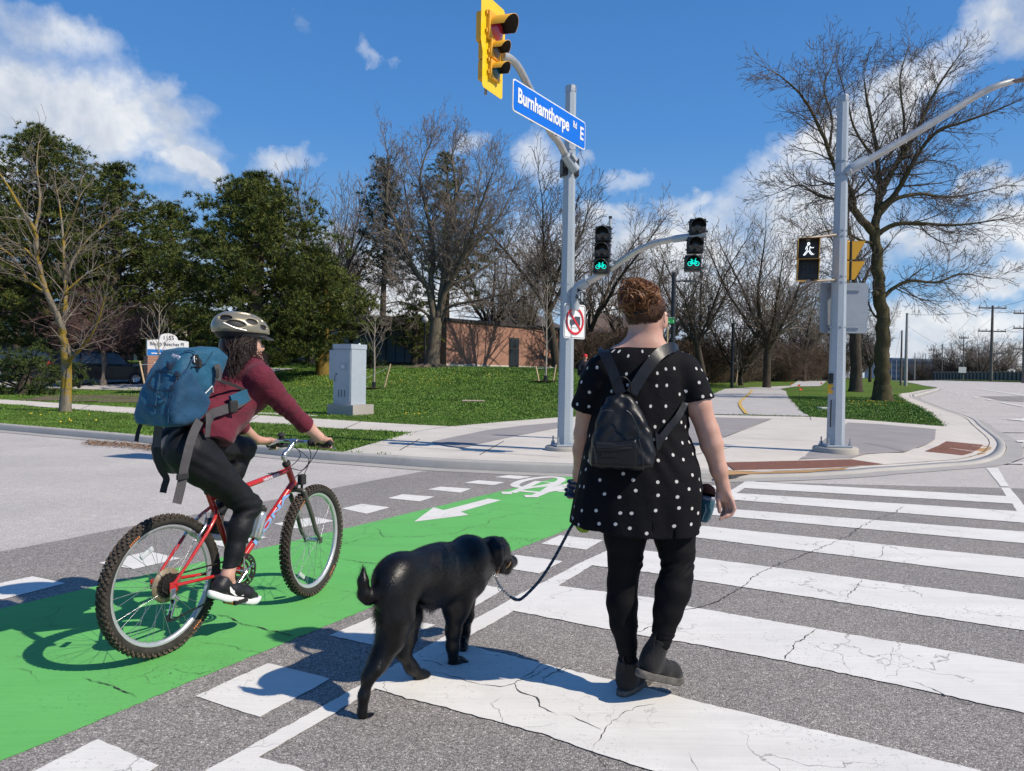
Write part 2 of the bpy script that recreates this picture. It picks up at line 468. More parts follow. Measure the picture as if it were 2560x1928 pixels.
def mat_asphalt(name,mean,contrast,cell,tint=(1.03,1.0,.97),fine=220):
 m = bpy.data.materials.new(name); m.use_nodes = True; T = NT(m.node_tree); b = m.node_tree.nodes['Principled BSDF']
 pos = T.new('ShaderNodeNewGeometry').outputs['Position']
 v = T.new('ShaderNodeTexVoronoi',ins={'Scale': cell,'Vector': pos}); sp = T.new('ShaderNodeSeparateColor',ins={0: v.outputs['Color']})
 lo = mean * (1 - contrast); hi = mean * (1 + contrast * 1.3)
 c1 = T.ramp(sp.outputs[0],[(0,(lo * .55,) * 3),(.35,(lo,) * 3),(.75,(mean * 1.02,) * 3),(.93,(hi,) * 3),(1,(min(1,hi * 1.5),) * 3)])
 edge = T.rng(v.outputs['Distance'],.25,.62,1.0,.72)
 v2 = T.new('ShaderNodeTexVoronoi',ins={'Scale': cell * 2.3,'Vector': pos}); sp2 = T.new('ShaderNodeSeparateColor',ins={0: v2.outputs['Color']})
 c1b = T.ramp(sp2.outputs[0],[(0,(lo * .5,) * 3),(.5,(mean * .95,) * 3),(1,(hi * 1.1,) * 3)]); c1 = T.mix(T.rng(T.noise(pos,cell * .8,2),.42,.58,0,1),c1,c1b)
 c1 = T.mix(1,c1,T.mix(0,(1,1,1),(1,1,1)),'MULTIPLY')
 c2 = T.mix(T.rng(T.noise(pos,fine,2),.3,.7,0,.5),c1,(mean * .6,) * 3)
 big = T.ramp(T.noise(pos,.8,5,.6),[(.3,(.90,.90,.91)),(.7,(1.08,1.07,1.05))])
 mid = T.ramp(T.noise(pos,9.0,4,.6),[(.3,(.93,.93,.93)),(.7,(1.06,1.06,1.06))])
 c = T.mix(1,T.mix(1,c2,big,'MULTIPLY'),mid,'MULTIPLY')
 c = T.mix(1,c,tint,'MULTIPLY')
 ed = T.new('ShaderNodeCombineColor',ins={0: edge,1: edge,2: edge})
 c = T.mix(1,c,ed.outputs[0],'MULTIPLY')
 oil = T.rng(T.noise(pos,2.6,3,.5),.68,.78,0,.22)
 c = T.mix(oil,c,(mean * .5,) * 3)
 T.l.new(c,b.inputs['Base Color']); b.inputs['Roughness'].default_value = .85; b.inputs['Specular IOR Level'].default_value = .3
 bn = T.new('ShaderNodeBump',ins={'Strength': .55,'Distance': .004,'Height': T.rng(v.outputs['Distance'],0,.6,1,0)}); T.l.new(bn.outputs[0],b.inputs['Normal'])
 return m
M_ASPH = mat_asphalt('asphalt_coarse',.37,.50,125,(1.08,1.0,.91))
M_ASPL = mat_asphalt('asphalt_worn',.69,.22,150,(1.07,1.0,.92))
M_PATH = mat_asphalt('asphalt_path',.66,.16,120,(1.05,1.0,.93))
def mat_paint(name,col,wear,wearcol,streak=.06):
 m = bpy.data.materials.new(name); m.use_nodes = True; T = NT(m.node_tree); b = m.node_tree.nodes['Principled BSDF']
 pos = T.new('ShaderNodeNewGeometry').outputs['Position']
 mp = T.new('ShaderNodeMapping',ins={'Vector': pos,'Rotation': (0,0,R(-62)),'Scale': (3.0,90,1)})
 st = T.rng(T.noise(mp.outputs[0],1.0,3,.6),.3,.7,1 - streak,1 + streak,True)
 big = T.rng(T.noise(pos,2.2,5,.6),.3,.7,.93,1.04)
 fac = T.m('MULTIPLY',st,big)
 g = T.new('ShaderNodeCombineColor',ins={0: fac,1: fac,2: fac})
 c = T.mix(1,col,g.outputs[0],'MULTIPLY')
 c = T.mix(T.rng(T.noise(pos,5.0,5,.65),.5,.75,0,.25),c,tuple(x * .72 for x in col))
 c = T.mix(T.rng(T.noise(pos,.9,6,.7,.4),.45,.75,0,.30),c,tuple(min(1,x * .80 + .06) for x in col))
 mp2 = T.new('ShaderNodeMapping',ins={'Vector': pos,'Rotation': (0,0,R(-60)),'Scale': (.35,5,1)})
 c = T.mix(T.rng(T.noise(mp2.outputs[0],1.0,4,.6),.50,.74,0,.26),c,tuple(x * .66 for x in col))
 wp = T.new('ShaderNodeVectorMath',operation='ADD',ins={0: pos})
 nz = T.new('ShaderNodeTexNoise',ins={'Scale': 7.0,'Detail': 4.0,'Vector': pos}); sc_ = T.new('ShaderNodeVectorMath',operation='SCALE',ins={0: nz.outputs['Color'],'Scale': .22}); T.l.new(sc_.outputs[0],wp.inputs[1])
 ed = T.vor(wp.outputs[0],2.1,'DISTANCE_TO_EDGE'); ln = T.rng(ed,0.0,.010,1,0)
 ed2 = T.vor(wp.outputs[0],7.0,'DISTANCE_TO_EDGE'); ln2 = T.rng(ed2,0.0,.022,.8,0)
 k1 = T.m('MULTIPLY',ln,T.rng(T.noise(pos,1.3,2),.50,.56,0,.75))
 k2 = T.m('MULTIPLY',ln2,T.rng(T.noise(pos,1.9,2),.56,.64,0,.5))
 chip = T.m('MULTIPLY',T.rng(T.noise(pos,55,4,.7),.60,.64,0,1),T.rng(T.noise(pos,1.1,4,.6),.50 - wear,.66 - wear,0,1))
 al = T.m('MAXIMUM',T.m('MAXIMUM',k1,k2),T.m('MULTIPLY',chip,.8))
 c = T.mix(al,c,wearcol)
 T.l.new(c,b.inputs['Base Color']); b.inputs['Roughness'].default_value = .75; b.inputs['Specular IOR Level'].default_value = .3
 hh = T.m('ADD',T.m('MULTIPLY',T.noise(pos,130,3,.6),.6),T.m('MULTIPLY',al,-1.5))
 bn = T.new('ShaderNodeBump',ins={'Strength': .35,'Distance': .003,'Height': hh}); T.l.new(bn.outputs[0],b.inputs['Normal'])
 return m
M_WPAINT = mat_paint('white_road_paint',(.76,.735,.67),0.02,(.20,.19,.18))
M_GPAINT = mat_paint('green_lane_paint',(.135,.47,.115),-.01,(.07,.13,.06),.05)
def mat_conc(name,col,joint=True,k=1.0):
 m = bpy.data.materials.new(name); m.use_nodes = True; T = NT(m.node_tree); b = m.node_tree.nodes['Principled BSDF']
 pos = T.new('ShaderNodeNewGeometry').outputs['Position']
 f = T.m('MULTIPLY',T.rng(T.noise(pos,1.1,6,.65),.3,.7,.88,1.07),T.rng(T.noise(pos,60,3,.7),.3,.7,.92,1.06))
 g = T.new('ShaderNodeCombineColor',ins={0: f,1: f,2: T.m('MULTIPLY',f,.99)})
 c = T.mix(1,col,g.outputs[0],'MULTIPLY')
 c = T.mix(T.rng(T.noise(pos,3.3,5,.7),.56,.72,0,.3),c,tuple(x * .62 for x in col))
 T.l.new(c,b.inputs['Base Color']); b.inputs['Roughness'].default_value = .85; b.inputs['Specular IOR Level'].default_value = .25
 bn = T.new('ShaderNodeBump',ins={'Strength': .3,'Distance': .003,'Height': T.noise(pos,140,3,.7)}); T.l.new(bn.outputs[0],b.inputs['Normal'])
 return m
M_CONC = mat_conc('concrete_pale',(.62,.57,.50))
M_CONCD = mat_conc('concrete_dark',(.32,.295,.285))
M_KERB = mat_conc('kerb_concrete',(.44,.42,.385))
def mat_lawn(name='lawn'):
 m = bpy.data.materials.new(name); m.use_nodes = True; T = NT(m.node_tree); b = m.node_tree.nodes['Principled BSDF']
 pos = T.new('ShaderNodeNewGeometry').outputs['Position']
 a = T.ramp(T.noise(pos,.55,6,.65),[(.30,(.075,.13,.022)),(.5,(.10,.175,.026)),(.62,(.14,.18,.038)),(.75,(.17,.15,.065))])
 bb = T.ramp(T.noise(pos,24,4,.7),[(.25,(.45,.45,.45)),(.7,(1.35,1.35,1.35))])
 c = T.mix(1,a,bb,'MULTIPLY')
 dirt = T.rng(T.noise(pos,.22,5,.6),.60,.68,0,.75)
 c = T.mix(dirt,c,(.14,.10,.065))
 T.l.new(c,b.inputs['Base Color']); b.inputs['Roughness'].default_value = .9; b.inputs['Specular IOR Level'].default_value = .1
 bn = T.new('ShaderNodeBump',ins={'Strength': .9,'Distance': .05,'Height': T.noise(pos,30,4,.7)}); T.l.new(bn.outputs[0],b.inputs['Normal'])
 return m
M_LAWN = mat_lawn()
M_FARG = mat('far_ground',(.085,.09,.045),.95,var=.4,vscale=.15)
mb = MB(); ys = [-60,0,22,40,70,125,300,900,3200]
for i,y in enumerate(ys): mb.v += [(-3200,y,RZ(y) - .16 - (.8 if y > 125 else 0)),(3200,y,RZ(y) - .16 - (.8 if y > 125 else 0))]
for i in range(len(ys) - 1): mb.f.append((2 * i,2 * i + 1,2 * i + 3,2 * i + 2)); mb.mi.append(0); mb.sm.append(False)
structure('ground',mb,M_FARG)
far_r = [(2236,953),(2236,949.5)]
rp = [(-60,-25)] + [(c.x,c.y) for c in CURB]
fr = GH(2344,949.0,ROADF)
rp += [(75,125),(92,125),(150,118),(130,98),(105,86),(88,60),(90,-25)]
i0 = rp[1]
rp = [(-60,-25),(-60,i0[1] + 8)] + rp[1:]
sheet('road',rp,ROADF,M_ASPL,res=6)
W1 = G(-400,1455); W2 = G(1056,1179); dv = (W1 - W2)
Wb = W1 + dv * .9
patch = [(Wb.x,Wb.y),(W2.x,W2.y)] + XY([G(*p) for p in [(1120,1176),(1300,1184),(1439,1190),(1600,1198),(1790,1204),(2100,1211),(2560,1222),(2900,1230)]]) + [(14,2),(14,-4),(-10,-4)]
sheet('asphalt_patch',patch,ROADF,M_ASPH,off=.0025,rag=.012,ragstep=.2)
def paint(name,polys,m,off,rag=.004,step=.03,f=ROADF,gf=None):
 mb = MB()
 for i,poly in enumerate(polys):
  w3 = [(GH(px,py,f) if py < 1050 else G(px,py,0)) for px,py in poly]
  vs,fs = sheet('',XY(w3),f,None,off=off,rag=rag,ragstep=step,obj=False)
  mb.add(vs,[tuple(q) for q in fs],False)
 o = structure(name,mb,m)
 bm = bmesh.new(); bm.from_mesh(o.data); bmesh.ops.recalc_face_normals(bm,faces=bm.faces)
 for fc in bm.faces:
  if fc.normal.z < 0: fc.normal_flip()
 bm.to_mesh(o.data); bm.free(); return o
paint('green_cycle_lane',[[(-1600,2566),(-1600,1904),(0,1525),(244,1466),(700,1362),(1406,1192),(1439,1189),(1600,1197),(1730,1203),(1445,1314),(1100,1452),(736,1598),(370,1752)]],M_GPAINT,.0045,.006)
paint('elephant_feet_marks',[
 [(82,1443),(164,1460),(5,1501),(-100,1482)],[(247,1410),(370,1380),(452,1398),(333,1425)],[(480,1352),(581,1327),(667,1345),(565,1370)],
 [(684,1311),(785,1294),(837,1304),(739,1323)],[(855,1273),(904,1261),(974,1270),(917,1286)],[(969,1247),(1007,1237),(1086,1243),(1050,1255)],
 [(1069,1225),(1102,1218),(1178,1223),(1152,1233)],[(1160,1208),(1195,1202),(1261,1207),(1234,1214)],[(1238,1194),(1270,1189),(1330,1193),(1297,1199)],
 [(489,1744),(670,1661),(825,1700),(650,1796)],[(825,1591),(950,1537),(1089,1565),(950,1620)],[(1128,1502),(1202,1463),(1261,1475),(1189,1517)],
 [(1243,1419),(1289,1389),(1407,1405),(1348,1436)],[(1354,1361),(1400,1340),(1508,1352),(1465,1376)],[(1455,1314),(1500,1298),(1592,1307),(1556,1325)],
 [(1560,1280),(1600,1268),(1676,1275),(1645,1290)],[(1660,1247),(1690,1238),(1752,1243),(1728,1255)],[(1715,1224),(1742,1213),(1806,1216),(1784,1226)],
 [(60,1945),(244,1852),(396,1918),(240,2010)]],M_WPAINT,.006,.003)
paint('crossing_border_line',[[(480,1962),(518,1928),(894,1720),(1113,1593),(1292,1492),(1450,1409),(1640,1322),(1838,1221),(1862,1205),(1888,1205),(1850,1229),(1660,1326),(1485,1412),(1398,1465),(1282,1531),(1169,1595),(958,1714),(653,1893),(560,1950)],
 [(2465,1171),(2495,1171),(2522,1217),(2502,1217)],[(2502,1221),(2525,1221),(2650,1375),(2610,1375)]],M_WPAINT,.006,.004)
paint('zebra_stripes',[
 [(1870,1205),(2536,1243),(2538,1261),(1848,1221)],[(1838,1234),(2640,1286),(2640,1315),(1808,1249)],
 [(1758,1269),(2700,1342),(2700,1373),(1722,1284)],[(1664,1309),(1741,1315),(2700,1414),(2700,1464),(1741,1346),(1608,1334)],
 [(1535,1370),(1616,1379),(2720,1524),(2720,1604),(1610,1432),(1475,1415)],[(1392,1466),(1633,1498),(1740,1523),(2040,1574),(2760,1698),(2760,1829),(1961,1655),(1700,1607),(1596,1590),(1276,1529)],
 [(1118,1596),(1170,1617),(1372,1665),(1670,1738),(2439,1928),(2800,2018),(2800,2260),(1619,1928),(1477,1882),(1372,1844),(1129,1778),(934,1724)],
 [(640,1897),(760,1930),(1100,2060),(700,2200),(400,2060),(470,1985)]],M_WPAINT,.0072,.006)
paint('lane_symbols',[[(1036,1306),(1084,1270),(1109,1277),(1221,1248),(1252,1252),(1152,1281),(1172,1289)]],M_WPAINT,.0065,.0015)
def gs(x,y): return G(1200 + x / 8.848,1180 + y / 8.848)
mb = MB()
def stroke(pts,wd,closed=False):
 P = [gs(*p) for p in pts]; n = len(P); vs = []
 for i in range(n):
  t = (P[(i + 1) % n] - P[i - 1]) if closed else (P[min(i + 1,n - 1)] - P[max(i - 1,0)])
  t.normalize(); b = Vector((-t.y,t.x,0)) * wd / 2
  vs += [P[i] - b,P[i] + b]
 fs = [(2 * i,2 * ((i + 1) % n),2 * ((i + 1) % n) + 1,2 * i + 1) for i in range(n if closed else n - 1)]
 return vs,fs
zo = .0065
for k,(pts,wd,cl_) in enumerate([
 ([(1290 + 520 * math.cos(a) + 0 * math.sin(a),238 + 98 * math.sin(a) - 62 * math.cos(a)) for a in [i * math.pi / 24 for i in range(48)]],.11,True),
 ([(2120 + 440 * math.cos(a),350 + 82 * math.sin(a) - 40 * math.cos(a)) for a in [i * math.pi / 24 for i in range(48)]],.11,True),
 ([(700,470),(850,420),(1290,220),(1720,260)],.10,False),([(850,425),(1370,475)],.1,False),([(900,400),(1660,265)],.08,False),
 ([(480,480),(700,480)],.16,False),([(1720,255),(1420,460),(1220,545)],.11,False),([(990,552),(1290,552)],.16,False),([(1370,475),(1760,400),(2100,330)],.09,False)]):
 vs,fs = stroke(pts,wd,cl_)
 mb.add([(v.x,v.y,zo + k * .0004) for v in vs],fs)
structure('bicycle_symbol',mb,M_WPAINT)
M_CRACK = mat('crack_dark',(.045,.042,.04),.95,var=.5,vscale=30)
mb = MB()
c8 = lambda L: [(x / 1.7556 + 1300,y / 1.7556 + 1140) for x,y in L]
c7 = lambda L: [(x / 1.515,y / 1.515 + 1060) for x,y in L]
cd = lambda L: [(x / 2.872 + 850,y / 2.872 + 1280) for x,y in L]
CR = [(c8([(1690,225),(1640,250),(1500,310),(1430,360),(1290,420),(1110,492),(1020,535),(980,580),(870,640),(800,665),(700,690),(600,745),(530,775),(400,800)]),.011),
  (c8([(1605,395),(1575,450)]),.006),(c8([(1500,545),(1430,640)]),.008),(c8([(1310,760),(1220,830),(1160,900)]),.008),
  (cd([(510,1060),(620,1080),(750,1115)]),.006),(cd([(640,1140),(800,1185),(1060,1250),(1150,1265),(1250,1240),(1410,1180),(1490,1110)]),.006),
  (cd([(1250,1245),(1300,1310),(1390,1350),(1430,1410),(1560,1475)]),.010),(cd([(1410,1185),(1450,1195),(1600,1140),(1680,1100)]),.006),(cd([(1450,1195),(1480,1245)]),.006),
  (c8([(200,1135),(260,1165),(345,1215)]),.007),(c8([(300,1300),(345,1230),(400,1170),(520,1110),(600,1100)]),.005),(c8([(310,1300),(360,1330),(385,1385)]),.009),
  (c8([(1710,990),(1800,1030),(1830,1045),(1900,1070),(2060,1105),(2212,1140)]),.007),(c8([(740,1310),(760,1350),(790,1400)]),.003),(c8([(1625,840),(1620,900),(1600,960)]),.002),
  (c7([(820,727),(870,742),(960,770),(1060,795),(1110,810)]),.012),(c7([(310,965),(400,990),(460,1015),(520,1040)]),.010),(c7([(1310,518),(1400,530),(1560,545)]),.005),
  (cd([(245,120),(290,135),(285,160),(320,185),(600,183),(830,160),(910,120),(1060,90),(1065,60),(1200,30),(1330,8)]),.006),(cd([(0,240),(120,210),(240,180)]),.005),
  (cd([(1000,110),(1180,125),(1440,165)]),.004),(cd([(0,345),(150,370),(280,378),(330,360)]),.008),(cd([(0,575),(120,600)]),.005),(c7([(650,930),(760,950),(800,940)]),.004),
  (c7([(740,830),(900,850),(1010,880)]),.004),(c7([(0,935),(90,945),(150,985)]),.003),(c8([(120,905),(0,990)]),.008),(c8([(120,905),(190,960),(240,915)]),.006)]
rr = random.Random(5)
for pts,wd in CR:
 P = [G(*p) for p in pts]; Q = []
 for i in range(len(P) - 1):
  k = max(2,int((P[i + 1] - P[i]).length / .022))
  for j in range(k): Q.append(P[i].lerp(P[i + 1],j / k))
 Q.append(P[-1]); nq = len(Q); off = 0.0; vs = []
 for i,q in enumerate(Q):
  t = (Q[min(i + 1,nq - 1)] - Q[max(i - 1,0)]).normalized(); b = Vector((-t.y,t.x,0)); off = off * .75 + rr.gauss(0,.006)
  ww = wd * (.15 + .8 * rr.random() ** 1.3) * min(1,(i + .2) / 3,(nq - i) / 3)
  vs += [q + b * (off - ww / 2),q + b * (off + ww / 2)]
 mb.add([(v.x,v.y,.0088) for v in vs],[(2 * i,2 * i + 2,2 * i + 3,2 * i + 1) for i in range(nq - 1)])
structure('pavement_cracks',mb,M_CRACK)
rc4 = lambda L: [(x / 3.47 + 2160,y / 3.47 + 760) for x,y in L]
mk = [rc4(q) for q in ([(1190,853),(1388,888),(1388,898),(1185,860)],[(1050,828),(1075,826),(1130,838),(1105,842)],[(940,810),(965,809),(995,818),(970,820)],
  [(850,793),(870,791),(895,799),(875,801)],[(785,777),(800,776),(825,783),(808,785)],[(735,764),(750,764),(765,770),(750,771)],[(690,756),(702,755),(712,760),(700,761)],
  [(940,733),(960,733),(1388,792),(1388,800)],[(1185,1012),(1240,1003),(1340,1000),(1345,1006),(1388,1008),(1388,1030),(1335,1026),(1240,1018)],
  [(1250,1389),(1388,1386),(1388,1396),(1252,1394)],[(1315,1192),(1388,1188),(1388,1206),(1330,1204)],[(700,715),(715,715),(735,722),(722,722)],[(830,718),(850,718),(890,727),(870,727)])]
paint('road_lane_marks',mk,M_WPAINT,.02,.0,.5)
paint('road_repair_patch',[rc4([(1010,803),(1388,802),(1388,850),(1200,843)])],M_ASPH,.012,.0,.5)
paint('road_joint_seams',[rc4(q) for q in ([(1110,1090),(1122,1090),(1388,1250),(1388,1256)],[(700,930),(712,930),(1045,1058),(1030,1058)],[(1100,1116),(1388,1118),(1388,1122),(1100,1120)],[(1010,1390),(1240,1392),(1388,1335),(1388,1340),(1250,1398),(1010,1394)])],M_CRACK,.006,0,.5)
INN = offset(CURB,.17)
mb = MB(); vs = []
for i,c in enumerate(CURB):
 a,b = offset([CURB[max(i - 1,0)],c,CURB[min(i + 1,len(CURB) - 1)]],.018)[1],offset([CURB[max(i - 1,0)],c,CURB[min(i + 1,len(CURB) - 1)]],.04)[1]
 zb = RZ(c.y); zt = HL(INN[i].x,INN[i].y) + .012
 e = INN[i]
 vs += [(c.x,c.y,zb - .05),(a.x,a.y,zb + (zt - zb) * .78),(b.x,b.y,zt - .002),(e.x,e.y,zt),(e.x,e.y,zt - .15)]
mb.add(vs,[(5 * i + k,5 * i + 5 + k,5 * i + 6 + k,5 * i + 1 + k) for i in range(len(CURB) - 1) for k in range(4)],True)
structure('kerb',mb,M_KERB)
GO = offset(CURB,-.28); k1 = 20; k2 = len(CURB) - 12
vs = []
for i in range(15,k2):
 c,g_ = CURB[i],GO[i]; vs += [(c.x,c.y,RZ(c.y) + .0075),(g_.x,g_.y,RZ(g_.y) + .0065)]
mb = MB(); mb.add(vs,[(2 * i,2 * i + 2,2 * i + 3,2 * i + 1) for i in range(len(vs) // 2 - 1)])
o = structure('gutter',mb,mat_conc('gutter_concrete',(.40,.38,.35)))
o.data.flip_normals() if o.data.polygons[0].normal.z < 0 else None
IN2 = offset(CURB,.155)
land = [(c.x,c.y) for c in IN2] + [(60,123),(40,200),(-160,200),(-160,20)]
LAND = sheet('lawn',land,HL,M_LAWN,res=.9,off=-.012)
LAND.data.polygons.foreach_set('use_smooth',[True] * len(LAND.data.polygons))
def cl_i(px,py):
 q = GH(px,py); d = [(Vector((q.x,q.y)) - c).length for c in INN]; return d.index(min(d))
ia = cl_i(850,1130); ib = cl_i(2320,970)
slab = XY([GH(*p) for p in [(1026,1083),(780,1069),(400,1041),(0,1010),(-500,972),(-500,960),(0,999),(400,1024),(780,1047),(1000,1061),(1127,1067),(1250,1056),(1404,1044),(1600,1037),(1786,1038),(2025,1043),(2160,1051),(2359,1067),
  (2350,1055),(2339,1044),(2298,1019),(2261,1002),(2243,993),(2243,988),(2256,984),(2275,982),(2300,977)]]) + [(c.x,c.y) for c in INN[ia:ib][::-1]]
sheet('pavement',slab,HL,M_CONC,res=.8,off=.012)
ghp = lambda L: XY([GH(*p) for p in L])
sheet('dark_paving_band',ghp([(1081,1106),(1150,1091),(1220,1077),(1303,1066),(1404,1057),(1420,1056),(1420,1069),(1404,1070),(1300,1090),(1210,1109),(1155,1123),(1087,1112)]),HL,M_CONCD,off=.0175,res=.6)
sheet('dark_paving_wedge',ghp([(1600,1046),(1786,1045),(1929,1048),(1870,1070),(1808,1096),(1740,1118),(1640,1130),(1560,1100)]),HL,M_CONCD,off=.0175,res=.6)
sheet('dark_paving_corner',ghp([(2077,1088),(2120,1058),(2200,1062),(2300,1071),(2340,1075),(2337,1101),(2316,1114),(2261,1132),(2166,1137),(2127,1148),(1999,1150)]),HL,M_CONCD,off=.0175,res=.6)
mb = MB()
def joint(pts,wd=.015):
 P = [GH(*p) for p in pts]; P = [P[0].lerp(P[1],k / 8) for k in range(9)] if len(P) == 2 else P
 vs = []
 for i,q in enumerate(P):
  t = (P[min(i + 1,len(P) - 1)] - P[max(i - 1,0)]).normalized(); b = Vector((-t.y,t.x,0)) * wd / 2
  for s_ in (-1,1): v = q + b * s_; vs.append((v.x,v.y,HL(v.x,v.y) + .021))
 mb.add(vs,[(2 * i,2 * i + 2,2 * i + 3,2 * i + 1) for i in range(len(P) - 1)])
for q in ([(2025,1043),(2028,1052)],[(1127,1067),(1220,1075)],[(1026,1083),(1127,1067)],[(890,1111),(1400,1146)],[(1786,1091),(2080,1110)],[(1810,1096),(1929,1049)],[(1640,1160),(1830,1120)],[(2160,1110),(2260,1132)],
   [(400,1041),(420,1024)],[(620,1058),(650,1039)],[(200,1025),(230,1012)],[(860,1075),(905,1054)],[(950,1100),(1350,1128)],[(2359,1063),(2446,1066)],[(1000,1128),(1050,1100)],[(1200,1140),(1260,1105)],[(2324,1035),(2390,1040)]): joint(q)
bk = offset(CURB,.30)
for i in range(62,len(bk) - 30):
 a,b = bk[i],bk[i + 1]; t = (b - a).normalized(); n_ = Vector((-t.y,t.x)) * .008
 mb.add([(p.x,p.y,HL(p.x,p.y) + .021) for p in (a - n_,b - n_,b + n_,a + n_)],[(0,1,2,3)])
structure('pavement_joints',mb,M_CRACK)
M_RUST = mat_conc('rust_stained_concrete',(.46,.27,.12))
sheet('rust_stain',ghp([(1812,1177),(1832,1180),(2022,1178),(2120,1172),(2110,1177),(2022,1184),(1900,1187),(1800,1190)]),HL,M_RUST,off=.0175,rag=.02,ragstep=.08,res=.5)
sheet('rust_stain',ghp([(2457,1116),(2480,1120),(2462,1136),(2424,1146),(2405,1143)]),HL,M_RUST,off=.0175,rag=.02,ragstep=.08)
pth = [(1560,1036),(1700,1000),(1777,988),(1812,973),(1878,969),(1930,967),(1976,965),(1999,950),(2051,949.5),(2071,947.5),(2075,949),(2066,954),(2051,966),(1988,967),(1950,973),(1965,979),(1970,993),(1988,1013),(2005,1032),(2025,1042),(1786,1037)]
PATHP = [GH(*p) for p in pth]
sheet('path',XY(PATHP),HL,M_PATH,off=.02,res=1.2,rag=.03,ragstep=.3)
M_YEL = mat_paint('yellow_line_paint',(.62,.40,.09),.0,(.3,.28,.25))
mb = MB(); L = [GH(*p) for p in [(1866,1037),(1858,1027),(1851,1018),(1849,1008),(1855,1001),(1865,994),(1874,985),(1881,977)]]; vs = []
for i,q in enumerate(L):
 t = (L[min(i + 1,7)] - L[max(i - 1,0)]).normalized(); b = Vector((-t.y,t.x,0)) * .06
 for s_ in (-1,1): v = q + b * s_; vs.append((v.x,v.y,HL(v.x,v.y) + .045))
mb.add(vs,[(2 * i,2 * i + 2,2 * i + 3,2 * i + 1) for i in range(7)]); structure('path_yellow_line',mb,M_YEL)
M_IRON = mat('rusty_cast_iron',(.20,.085,.055),.8,metal=.2,var=.35,vscale=30,bump=.4)
def tactile(pxs,label):
 P = [GH(*p) for p in pxs]; c = sum(P,Vector()) / len(P)
 t = thing('tactile_plate',label,'tactile plate',c,'cast iron tactile plates')
 mb = MB(); vs = [(p.x,p.y,HL(p.x,p.y) + .024) for p in P] + [(p.x,p.y,HL(p.x,p.y) + .005) for p in P]; n = len(P)
 mb.add(vs,[tuple(range(n))] + [(i,n + i,n + (i + 1) % n,(i + 1) % n) for i in range(n)]); xs = [p.x for p in P]; ys_ = [p.y for p in P]
 def inside(x,y):
  ins = False; j = n - 1
  for i in range(n):
   if (P[i].y > y) != (P[j].y > y) and x < (P[j].x - P[i].x) * (y - P[i].y) / (P[j].y - P[i].y) + P[i].x: ins = not ins
   j = i
  return ins
 x = min(xs)
 while x < max(xs):
  y = min(ys_)
  while y < max(ys_):
   if inside(x,y) and inside(x + .03,y + .03) and inside(x - .03,y - .03):
    z = HL(x,y) + .0235; mb.lathe([(.016,-.003),(.012,.006),(.0,.007)],(x,y,z),n=6,mi=1)
   y += .062
  x += .062
 part('plate',mb,[M_IRON,mat('rusty_dome_iron',(.27,.12,.08),.7,metal=.2,var=.3,vscale=30)],t)
tactile([(1812,1160),(1980,1156),(2127,1152),(2207,1164),(2110,1170),(2022,1175),(1925,1178),(1834,1178)],'long rust brown tactile plate at the crossing ramp beside the woman')
tactile([(2366,1106),(2457,1115),(2448,1125),(2430,1135),(2405,1142),(2313,1131),(2345,1118)],'short fan-shaped rust brown tactile plate at the far right corner ramp')
